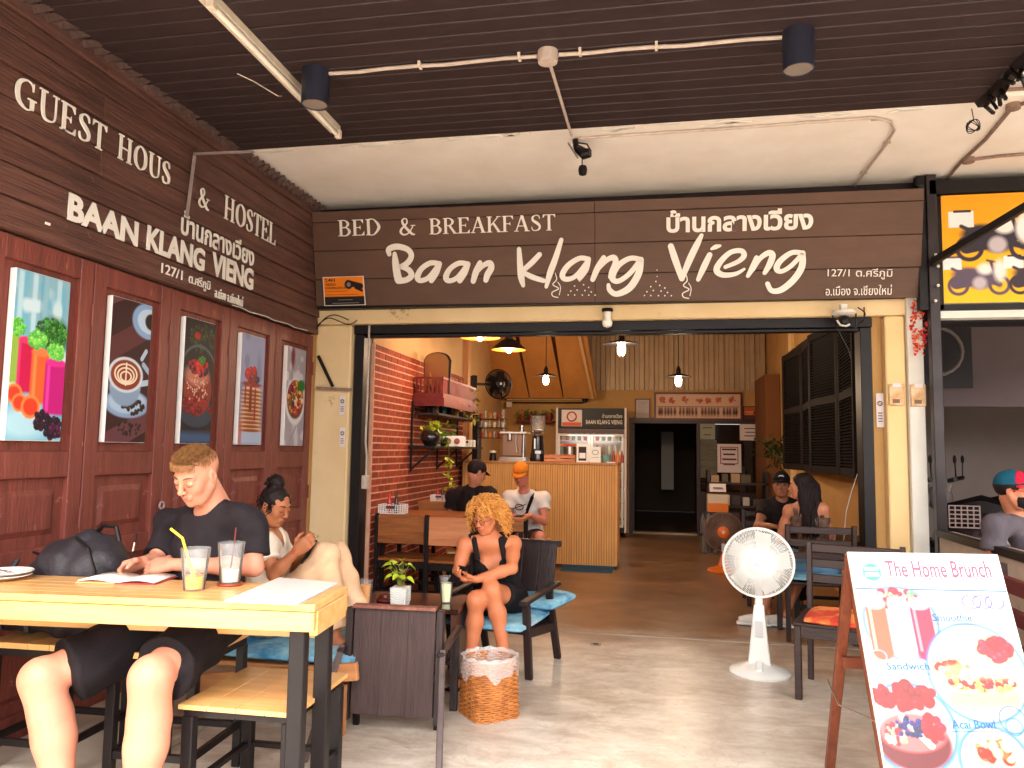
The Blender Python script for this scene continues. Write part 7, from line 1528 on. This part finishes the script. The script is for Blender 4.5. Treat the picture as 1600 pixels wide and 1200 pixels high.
F.mesh('body',skin('brown_skin',(176,112,76),(150,88,56)),t,off); m_h2=mat('black_brown_hair',L((32,20,19)),.6,L((20,13,13)),20,spec=.25); face_details(t,off,H,.95,m_h2,mat('brown_lip',L((150,70,60)),.45))
FH=Field(hd-.2,hd+.22,.006); FH.ell(H(0,-.018,.034),(.074,.090,.082),Rh,.01); FH.half(H(0,.062,.05),Rh@nrm((0,.9,-.45))); FH.half(H(0,-.0,-.015),Rh@nrm((0,.35,-1))); FH.ell(H(0,-.045,.135),(.042,.046,.04),Rh,.015); FH.folds(.002,(120,110,130)); FH.mesh('hair',m_h2,t,off)
paths=[]
for i in range(150):
    a,b_=rs.uniform(0,6.28),rs.uniform(-1.2,1.5); d=A3((math.cos(a)*math.cos(b_),math.sin(a)*math.cos(b_),math.sin(b_))); c=A3((0,-.055,.118)); p=[]
    for k in range(9): u=k/8; p.append(H(*(c+d*(.036+.022*u)+A3((math.sin(k*1.6+i)*.008,math.cos(k*1.6+i)*.008,0)))))
    paths.append(p)
for i in range(60):
    y=rs.uniform(-.08,.04); sx=rs.choice((-1,1)); c=A3((sx*.072,y,rs.uniform(-.01,.04))); paths.append([H(*(c+A3((sx*.008*math.sin(k*1.5),.006*math.cos(k*1.5),-.009*k)))) for k in range(6)])
strand_mesh('curls',m_h2,t,off,paths,.003,.0018,5)
F=Field(lo,hi,.007); torso(F,J,s,g=.014,w=.94,bust=1)
for q in ('l','r'): sh,el=A3(J[q+'s']),A3(J[q+'e']); F.cap(sh,sh+(el-sh)*.55,.060,.066,.04,flat=True)
F.folds(.0045,(36,32,30),4); F.cap(A3(J['neck'])+A3((.07,-.03,-.06)),hd,.05,.06,.012,'-'); F.mesh('shirt',cloth('cream_shirt',(232,220,204),(214,200,182)),t,off)
F=Field(lo,hi,.007); F.ell(A3(J['pelvis'])+A3((0,0,0)),(.16,.16,.12),None,.05)
for q in ('l','r'): hp,kn,an=A3(J[q+'h']),A3(J[q+'k']),A3(J[q+'a']); F.cap(hp,kn,.105,.075,.04); F.cap(kn,kn+(an-kn)*.9,.075,.068,.03,flat=True)
F.folds(.009,(26,24,28),5); F.mesh('trousers',cloth('beige_trousers',(222,186,150),(200,160,126)),t,off)
ph=thing('phone','dark phone in the hands of the woman with a hair bun','phone',tuple(W(483,862,4.0))); B().box(-.006,.006,-.037,.037,-.07,.07).build('body',m_black,ph,bevel=.003); ph.rotation_euler=(0,.5,.2)
B().tube([tuple(A3(J['rw'])-A3(off)+A3((.0+.027*math.cos(a*PI/6)*.5,.027*math.sin(a*PI/6),.022*math.cos(a*PI/6)-.0))) for a in range(12)],.003,5,closed=True).build('red_bracelet',mr_,t)
# ---- 3: curly haired woman ----
J=dict(pelvis=W(786,932,5.24),neck=W(768,850,5.14),head=W(759,806,5.04),rs=W(727,851,5.06),ls=W(802,850,5.12),re=W(716,893,4.96),rw=W(728,905,4.82),le=W(800,888,4.96),lw=W(745,905,4.80),
 rh=W(770,940,5.2),lh=W(802,938,5.2),rk=W(744,938,4.80),lk=W(768,922,4.84),ra=W(733,1046,4.78),la=W(790,1040,4.86),rcalf=(0,1,0),lcalf=(.3,1,0),fw=(-.2,-1,0),rf=(-.5,-1,0),lf=(.3,-1,-.1))
J['ra'][2]=.085; J['la'][2]=.12
t,off=mk('woman with blonde curly hair in black sleeveless top, legs crossed, using a phone',J)
lo,hi=bounds(J,.2); F=Field(lo,hi,.0055); s=.95; P_,R_=torso(F,J,s,w=.92,bust=1); limbs(F,J,s)
hd=A3(J['head']); Rh=head_rot((-.32,-.86,-.36),.06); F.cap(J['neck'],hd+Rh@A3((0,-.03,-.05)),.052,.048,.03); H=add_head(F,hd,Rh,.97)
add_hand(F,J['lw'],(-.9,-.15,.0),(0,.2,1),(.0,-1,.2),.95,(.35,.5,.4),.9,rmin=.007); add_hand(F,J['rw'],(-.3,-.7,.25),(.4,.1,.9),(1,0,.2),.95,(.4,.5,.4),.9,rmin=.007)
F.mesh('body',skin('tanned_skin',(208,132,92),(184,104,68)),t,off); m_h3=mat('golden_blonde_hair',L((232,168,84)),.5,L((190,116,46)),26,contrast=.4)
face_details(t,off,H,.97,mat('sandy_brow',L((150,96,56)),.6),mat('rose_lip',L((190,90,80)),.45))
rs=random.Random(8); paths=[]
for i in range(620):
    a=rs.uniform(0,2*PI); z=rs.uniform(-.35,1.0); rr=math.sqrt(max(0,1-z*z)); x,y=rr*math.cos(a),rr*math.sin(a)
    if y>.30 and z<.62: continue
    p0=A3((x*.072,-.014+y*.090,.030+z*.082)); out=nrm((x,y*.9,z*.8)); ln=rs.uniform(.08,.17) if z<.5 else rs.uniform(.08,.13); p=[]; ph0=rs.uniform(0,6.28); side=1 if x>0 else -1
    for k in range(22):
        u=k/21; c=p0+out*(.080*math.sin(min(1,u*1.5)*PI/2))*(1 if z>.2 else .8)+A3((side*.014*u,-.012*u,-ln*u**1.35)); hr=.0095*(.35+.65*u)
        p.append(H(*(c+A3((hr*math.cos(ph0+k*.95),hr*math.sin(ph0+k*.95),.004*math.sin(ph0*3+k*.7))))))
    paths.append(p)
strand_mesh('curly_hair',m_h3,t,off,paths,.0042,.0026,5)
FH=Field(hd-.2,hd+.2,.007); FH.ell(H(0,-.028,.03),(.088,.092,.088),Rh,.01); FH.half(H(0,.045,.045),Rh@nrm((0,1,-.55))); FH.mesh('hair_base',m_h3,t,off)
o_=lambda p:tuple(H(*p)-A3(off)); b=B()
for sx in (-1,1): b.tube([o_((sx*.031+.021*math.cos(k*PI/8),.102,-.000+.017*math.sin(k*PI/8))) for k in range(16)],.0014,5,closed=True); b.tube([o_((sx*.052,.101,.004)),o_((sx*.074,.06,.006)),o_((sx*.078,.0,.006))],.0013,5)
b.tube([o_((-.010,.102,.004)),o_((.010,.102,.004))],.0013,5); b.build('glasses',m_black,t)
F=Field(lo,hi,.006); P_,R_=torso(F,J,s,g=.012,w=.95,bust=1); up=R_[:,2]; fwv=R_[:,1]; rtv=R_[:,0]; nk=(A3(J['ls'])+A3(J['rs']))/2
for q in ('ls','rs'): F.cap(A3(J[q])+A3((0,0,-.02)),A3(J[q])+nrm(A3(J[q])-nk)*.12,.085,.12,.01,'-')
for k in range(7): u=k/6; F.ell(nk+fwv*(.11)*s-up*(.02+.19*u),(.075*(1-u)+.012,.12,.035),R_,.01,'-')
F.cap(nk-up*.03+fwv*.04,nk+up*.2,.10,.11,.01,'-')
F.folds(.003,(30,34,30),6); F.mesh('sleeveless_top',cloth('black_top',(30,25,27),(22,19,21)),t,off)
for q in ('ls','rs'):
    m0=nk*.45+A3(J[q])*.55; B().tube([tuple(m0+fwv*.105*s-up*.07-A3(off)),tuple(m0+fwv*.05*s+up*.055*s-A3(off)),tuple(m0-fwv*.02+up*.05*s-A3(off)),tuple(m0-fwv*.09-up*.03-A3(off))],.018,8).build('shoulder_strap',MATS['black_top'],t,smooth=True)
F=Field(lo,hi,.007); F.ell(A3(J['pelvis']),(.165,.15,.11),None,.05)
for q in ('l','r'): hp,kn=A3(J[q+'h']),A3(J[q+'k']); F.cap(hp,hp+(kn-hp)*.55,.102,.094,.04,flat=True)
F.folds(.003,(30,30,30),7); F.mesh('shorts',MATS['black_top'],t,off)
for q in ('ra','la'):
    a=A3(J[q]); d=nrm(J['rf'] if q=='ra' else J['lf']); z0=a[2]-.085; B().bar(tuple(a-d*.05+A3((0,0,-a[2]+z0-.0))-A3(off)),tuple(a+d*.19+A3((0,0,-a[2]+z0-.0))-A3(off)),.09,.022).build('sandal_sole',m_black,t,bevel=.006)
    sd_=np.cross(d,(0,0,1)); B().tube([tuple(a+d*.09+sd_*.04+A3((0,0,-.08))-A3(off)),tuple(a+d*.09+A3((0,0,-.022))-A3(off)),tuple(a+d*.09-sd_*.04+A3((0,0,-.08))-A3(off))],.009,6).build('sandal_strap',m_black,t)
ph=thing('phone','dark phone held by the curly haired woman','phone',tuple(W(716,897,4.76))); B().box(-.037,.037,-.072,.072,-.005,.005).build('body',m_black,ph,bevel=.003); ph.rotation_euler=(.6,.1,-.3)
B().tube([tuple(A3(J['lw'])-A3(off)+A3((0,.027*math.cos(k*PI/6),.027*math.sin(k*PI/6)))) for k in range(12)],.003,5,closed=True).build('bracelet',mat('brown_cord',L((110,50,40)),.6),t)
# ---- generic smaller figures ----
def figure(label,J,s,sk,shirt,pants,hairm,hdir,w=1,h=.009,cut_s=.5,cut_p=.6,brow=None,hair='short',long_s=False,shoes=None,gsh=.014,face=True,bare=False):
    t,off=mk(label,J); lo,hi=bounds(J,.2); F=Field(lo,hi,h); torso(F,J,s,w=w); limbs(F,J,s); hd=A3(J['head']); Rh=head_rot(hdir); F.cap(J['neck'],hd+Rh@A3((0,-.03,-.05)),.052*s,.05*s,.03); H=add_head(F,hd,Rh,s)
    for q in ('l','r'):
        if q+'hd' in J: d,n_,th=J[q+'hd']; add_hand(F,J[q+'w'],d,n_,th,s*.95,(.4,.5,.4),.8,rmin=h*.85)
    F.mesh('body',sk,t,off)
    if face: face_details(t,off,H,s,brow or hairm,mat('soft_lip',L((170,90,76)),.5))
    F=Field(lo,hi,h); torso(F,J,s,g=gsh,w=w*1.04)
    for q in ('l','r'): sh,el=A3(J[q+'s']),A3(J[q+'e']); F.cap(sh,sh+(el-sh)*cut_s,.068*s,.078*s,.04,flat=True)
    if bare:
        for q in ('ls','rs'): F.ell(A3(J[q])+A3((0,0,.02)),(.10,.10,.10),None,.01,'-')
        F.cap(A3(J['neck'])-A3((0,0,.06)),A3(J['neck'])+A3((0,0,.1)),.12,.12,.01,'-')
    F.folds(.008,(28,26,24),s*7); F.cap(A3(J['neck'])+Rh@A3((0,.03,.03)),hd,.062*s,.06*s,.012,'-'); F.mesh('shirt',shirt,t,off)
    F=Field(lo,hi,h); F.ell(A3(J['pelvis']),(.18*s,.15*s,.12*s),None,.05)
    for q in ('l','r'):
        hp,kn,an=A3(J[q+'h']),A3(J[q+'k']),A3(J[q+'a'])
        if cut_p<=1: F.cap(hp,hp+(kn-hp)*cut_p,.108*s,.094*s,.04,flat=True)
        else: F.cap(hp,kn,.105*s,.075*s,.04); F.cap(kn,kn+(an-kn)*(cut_p-1),.075*s,.06*s,.03,flat=True)
    F.folds(.0035,(34,30,28),s*3); F.mesh('trousers' if cut_p>1 else 'shorts',pants,t,off)
    if hair=='short':
        FH=Field(hd-.2,hd+.2,h*.8); FH.ell(H(0,-.018,.034),(.080*s,.098*s,.088*s),Rh,.01); FH.half(H(0,.060,.045),Rh@nrm((0,1,-.6))); FH.half(H(0,0,-.025),Rh@nrm((0,.2,-1))); FH.folds(.002,(110,120,100)); FH.mesh('hair',hairm,t,off)
    if shoes:
        for q in ('l','r'):
            a=A3(J[q+'a']); d=nrm(J.get(q+'f',J.get('fdir',(0,-1,0)))); b=B(); b.tube([tuple(a-d*.05+A3((0,0,-.045))-A3(off)),tuple(a+d*.03+A3((0,0,-.04))-A3(off)),tuple(a+d*.12+A3((0,0,-.055))-A3(off)),tuple(a+d*.19+A3((0,0,-.06))-A3(off))],[.042,.048,.042,.026],12); b.build('sneaker',shoes,t,smooth=True)
            B().bar(tuple(a-d*.08+A3((0,0,-.085))-A3(off)),tuple(a+d*.21+A3((0,0,-.085))-A3(off)),.085,.022).build('sneaker_sole',m_wplast,t,bevel=.008)
    return t,off,H,Rh,hd
def cap_hat(t,off,hd,H,Rh,s,m_,mb=None,back=False,h=.008,sign=1):
    FH=Field(hd-.22,hd+.22,h); FH.ell(H(0,-.012,.042),(.083*s,.102*s,.090*s),Rh,.01); FH.half(H(0,.0,.040),Rh@nrm((0,.10,-1))); FH.mesh('cap',m_,t,off)
    n=12; b=B(); y0=-1 if back else 1; vs=[]
    for i in range(n+1):
        a=PI*i/n; x=math.cos(a)
        for r_,dz in ((.072,.046),(.110,.036),(.148,.024)): vs.append(tuple(H(x*.070*(r_/.11)**.5,-.012+y0*(.045+ (r_-.045)*math.sin(a)*1.15),dz+.004)-A3(off)))
    b.add(vs,[(3*i+j,3*i+j+1,3*i+j+4,3*i+j+3) for i in range(n) for j in (0,1)]); o=b.build('cap_brim',mb or m_,t,smooth=True); o.modifiers.new('s','SOLIDIFY').thickness=.004
sk_w=skin('ruddy_skin',(206,132,108),(184,106,84)); sk_b=skin('olive_skin',(168,112,84),(140,86,62)); sk_m=skin('medium_skin',(198,134,102),(172,106,76))
# 4 man in black, back to us
J=dict(pelvis=W(735,845,7.62),neck=W(742,762,7.50),head=W(745,738,7.46),ls=W(708,774,7.58),rs=W(766,772,7.42),le=W(704,812,7.65),lw=W(728,812,7.95),re=W(776,806,7.55),rw=W(765,806,7.85),lh=W(724,850,7.66),rh=W(748,850,7.58),lk=W(728,850,8.06),rk=W(752,850,8.0),la=W(728,905,8.06),ra=W(752,905,8.0),fw=(.35,1,0),fdir=(.3,1,0))
J['la'][2]=J['ra'][2]=.09
m_cap4=cloth('dark_brown_cap',(50,34,34),(40,28,28))
t,off,H,Rh,hd=figure('man in black T-shirt and dark brown cap, his back to us, near the bricks',J,1.0,sk_m,cloth('black_tshirt_two',(40,32,32),(30,24,24)),MATS['black_shorts'],m_h2,(.62,.55,-.35),face=False)
cap_hat(t,off,hd,H,Rh,1,m_cap4)
# stool under him
sx=copy_tree(s0); place(sx,(J['pelvis'][0],J['pelvis'][1],0),.3,'wood stool under the man in black near the brick wall','wooden stools')
# 5 man in orange cap
J=dict(pelvis=W(822,838,8.55),neck=W(820,768,8.36),head=W(814,741,8.24),rs=W(795,778,8.34),ls=W(848,778,8.38),re=W(790,812,8.26),rw=W(806,806,8.02),le=W(850,815,8.3),lw=W(828,805,8.05),rh=W(812,842,8.5),lh=W(834,842,8.5),rk=W(812,842,8.08),lk=W(843,840,8.08),ra=W(815,905,8.1),la=W(843,900,8.1),fw=(0,-1,0),rhd=((-.1,-1,0),(0,0,-1),(1,0,0)),lhd=((-.4,-1,0),(0,0,-1),(-1,0,0)))
J['la'][2]=J['ra'][2]=.09
m_wt=cloth('white_grey_tshirt',(222,214,206),(204,196,190))
t,off,H,Rh,hd=figure('man in white T-shirt and orange cap looking down before the counter',J,1.04,sk_w,m_wt,cloth('dark_shorts',(60,50,50),(44,36,38)),mat('ginger_hair',L((150,90,50)),.6),(-.12,-.9,-.38),w=1.08)
cap_hat(t,off,hd,H,Rh,1.04,cloth('orange_cap_cloth',(216,130,40),(196,110,30)))
# strap and shirt print
a=A3(J['ls'])*.75+A3(J['rs'])*.25; fwv=A3((0,-1,0)); b0=A3(J['pelvis'])+A3((-.02,-.20,.13))
B().bar(tuple(a+A3((0,-.13,.02))-A3(off)),tuple(b0-A3(off)),.035,.012,Y1).build('crossbody_strap',m_black,t); B().bar(tuple(a+A3((0,-.13,.02))-A3(off)),tuple(a+A3((.01,.06,.075))-A3(off)),.035,.012,X1).build('crossbody_strap',m_black,t)
bg_=thing('waist_bag','small black crossbody bag on the lap of the man in the orange cap','bag',tuple(b0+A3((-.05,-.03,-.01)))); B().box(-.10,.10,-.04,.04,-.05,.05).build('bag_body',m_bag,bg_,bevel=.02,seg=3)
c=A3(J['neck'])+A3((-.03,-.165,-.16)); b=B(); b.tube([tuple(c+A3((.045*math.cos(k*PI/8),-.004*abs(math.sin(k)),.03*math.sin(k*PI/8)))-A3(off)) for k in range(16)],.006,5,closed=True); b.bar(tuple(c+A3((-.07,0,-.02))-A3(off)),tuple(c+A3((.07,0,.03))-A3(off)),.02,.01); b.build('shirt_print',m_ink,t)
sx=copy_tree(s0); place(sx,(J['pelvis'][0],J['pelvis'][1],0),0,'wood stool under the man in the orange cap','wooden stools')
ph=thing('phone','phone lying in front of the man in the orange cap','phone',tuple(W(812,800,7.8))); B().box(-.04,.04,-.075,.075,-.0,.01).build('body',m_black,ph); ph.location.z=.791
# 6 man in black cap facing us at right
J=dict(pelvis=(1.16,7.98,.56),neck=W(1222,782,7.82),head=W(1221,757,7.74),rs=W(1196,792,7.82),ls=W(1248,792,7.86),re=W(1184,822,7.66),rw=W(1206,822,7.42),le=W(1256,826,7.7),lw=W(1238,824,7.45),rh=(1.06,7.95,.54),lh=(1.27,7.95,.54),rk=(1.02,7.52,.54),lk=(1.30,7.52,.54),ra=(1.02,7.5,.09),la=(1.30,7.5,.09),fw=(0,-1,0),rhd=((.6,-.8,0),(0,0,-1),(1,0,0)),lhd=((-.5,-.8,0),(0,0,-1),(-1,0,0)))
t,off,H,Rh,hd=figure('man with black cap and dark T-shirt facing us across the right hand table',J,1.0,sk_b,MATS['black_tshirt_two'],MATS['black_shorts'],m_h2,(-.18,-1,-.02),cut_p=1.9)
cap_hat(t,off,hd,H,Rh,1,cloth('black_cap_cloth',(28,24,28),(22,18,22)))
c=H(0,.092,.080)-A3(off); b=B(); b.bar(tuple(c+A3((-.025,0,0))),tuple(c+A3((-.008,-.002,.014))),.008,.006); b.bar(tuple(c+A3((-.008,-.002,.014))),tuple(c+A3((0.0,-.003,.002))),.008,.006); b.bar(tuple(c+A3((0,-.003,.002))),tuple(c+A3((.008,-.002,.014))),.008,.006); b.bar(tuple(c+A3((.008,-.002,.014))),tuple(c+A3((.025,0,0))),.008,.006); b.build('cap_emblem',m_wplast,t)
for sx_ in (-1,1): B().sph(tuple(H(sx_*.031,.0885,.003)-A3(off)),.0065,8,6,(1.5,.6,.8)).build('eye',m_ink,t)
# 7 long haired woman
J=dict(pelvis=(1.30,6.70,.60),neck=W(1262,782,6.74),head=W(1252,760,6.74),ls=W(1234,798,6.80),rs=W(1284,796,6.66),le=W(1218,842,6.88),lw=W(1236,812,7.08),re=W(1296,838,6.72),rw=W(1278,826,7.05),lh=(1.20,6.74,.58),rh=(1.40,6.68,.58),lk=(1.08,7.12,.60),rk=(1.34,7.14,.60),la=W(1190,958,6.95),ra=W(1226,960,6.95),fw=(-.3,1,0),lf=(-1,.1,0),rf=(-.8,.3,0),lhd=((.3,.9,0),(0,0,-1),(1,0,0)),rhd=((-.3,.9,0),(0,0,-1),(-1,0,0)))
J['la'][2]=J['ra'][2]=.10
t,off,H,Rh,hd=figure('woman with long black hair seated with her back to us at right',J,.92,sk_m,cloth('dark_camisole',(70,50,46),(120,96,80),sc=30),cloth('blue_denim',(96,130,160),(120,154,180)),m_h2,(-.95,.30,-.05),w=.88,cut_s=.04,cut_p=1.5,hair='long',shoes=cloth('white_sneaker',(226,220,212),(206,200,190)),gsh=.008,bare=True)
rs=random.Random(12); paths=[]
for i in range(420):
    a=rs.uniform(0,2*PI); z=rs.uniform(-.1,1.0); rr=math.sqrt(max(0,1-z*z)); x,y=rr*math.cos(a),rr*math.sin(a)
    if y>.5 and z<.6: continue
    p0=H(x*.074,-.014+y*.092,.030+z*.084); ln=rs.uniform(.32,.50); p=[p0]; back=Rh@A3((0,-1,0)); side=Rh@A3((1 if x>0 else -1,0,0)); ph0=rs.uniform(0,6)
    for k in range(1,9): u=k/8; p.append(p0+back*(.03+.035*u+ .02*math.sin(u*9+ph0)*.5)+side*(.045*math.sin(u*2.2))+A3((.006*math.sin(k*1.3+ph0),.006*math.cos(k*1.3+ph0),-ln*u)))
    paths.append(p)
strand_mesh('long_hair',m_h2,t,off,paths,.009,.005,5)
FH=Field(hd-.2,hd+.2,.008); FH.ell(H(0,-.020,.034),(.078*.95,.098*.95,.088*.95),Rh,.01); FH.half(H(0,.055,.045),Rh@nrm((0,1,-.5))); FH.mesh('hair_base',m_h2,t,off)
B().tube([tuple(H(-.078,.0,-.05)-A3(off)+A3((0,.018*math.cos(k*PI/6),.018*math.sin(k*PI/6)))) for k in range(12)],.003,5,closed=True).build('hoop_earring',mat('gold_metal',L((220,170,80)),.25,metal=.9),t)
# 8 masked man in neighbouring shop
J=dict(pelvis=(2.66,5.50,.62),neck=W(1586,806,5.42),head=W(1584,767,5.36),rs=W(1556,822,5.30),ls=W(1634,826,5.55),re=W(1552,884,5.26),rw=W(1600,900,5.1),le=W(1650,890,5.5),lw=W(1640,900,5.3),rh=(2.57,5.5,.6),lh=(2.78,5.5,.6),rk=(2.62,5.1,.6),lk=(2.85,5.1,.6),ra=(2.62,5.08,.09),la=(2.85,5.08,.09),fw=(.4,-1,0))
m_polo=cloth('grey_polo',(94,88,96),(78,72,80)); t,off,H,Rh,hd=figure('man with teal and red cap, black face mask and grey polo shirt',J,1.0,sk_m,m_polo,MATS['black_shorts'],m_h2,(.80,-.60,-.05),h=.007,cut_s=.62,cut_p=1.9)
cap_hat(t,off,hd,H,Rh,1.02,cloth('teal_cap_cloth',(24,86,110),(20,70,92)),mr_,h=.006)
FH=Field(hd-.2,hd+.2,.006); FH.ell(H(0,-.010,.044),(.0865,.1055,.0925),Rh,.01); FH.half(H(0,.03,.0),Rh@nrm((0,-1,-.1))); FH.half(H(0,.0,.046),Rh@nrm((0,.10,-1))); FH.mesh('red_cap_front',cloth('crimson_cloth',(190,30,60),(170,24,50)),t,off)
FH=Field(hd-.2,hd+.2,.006); FH.ell(H(0,.038,-.058),(.068,.080,.058),Rh,.01); FH.half(H(0,.03,-.018),Rh@nrm((0,-.2,1))); FH.half(H(0,.035,0),Rh@nrm((0,-1,0))); FH.mesh('face_mask',cloth('black_mask_cloth',(32,26,30),(26,22,26)),t,off)
o_=lambda p:tuple(H(*p)-A3(off)); b=B()
for sx_ in (-1,1): b.tube([o_((sx_*.033+.024*math.cos(k*PI/8),.103-.01*abs(math.cos(k*PI/8)),.003+.016*math.sin(k*PI/8))) for k in range(16)],.003,6,closed=True); b.tube([o_((sx_*.056,.095,.006)),o_((sx_*.078,.04,.008)),o_((sx_*.080,.0,.006))],.003,6)
b.build('red_glasses',mr_,t)
for sx_ in (-1,1): B().sph(o_((sx_*.033,.098,.003)),.02,10,6,(1,.5,.75)).build('red_lens',mat('red_lens_glass',L((210,30,50)),.1,coat=.5),t,smooth=True)
B().tube([o_((.07,.0,-.01)),o_((.055,.04,-.045))],.0018,4).build('mask_cord',m_black,t)
nk=A3(J['neck']); 
B().tube([tuple(nk-A3(off)+A3((.075*math.cos(k*PI/8),.07*math.sin(k*PI/8),-.005-.025*math.sin(k*PI/8-.5)*-1))) for k in range(16)],.013,8,closed=True).build('collar',m_polo,t,smooth=True)
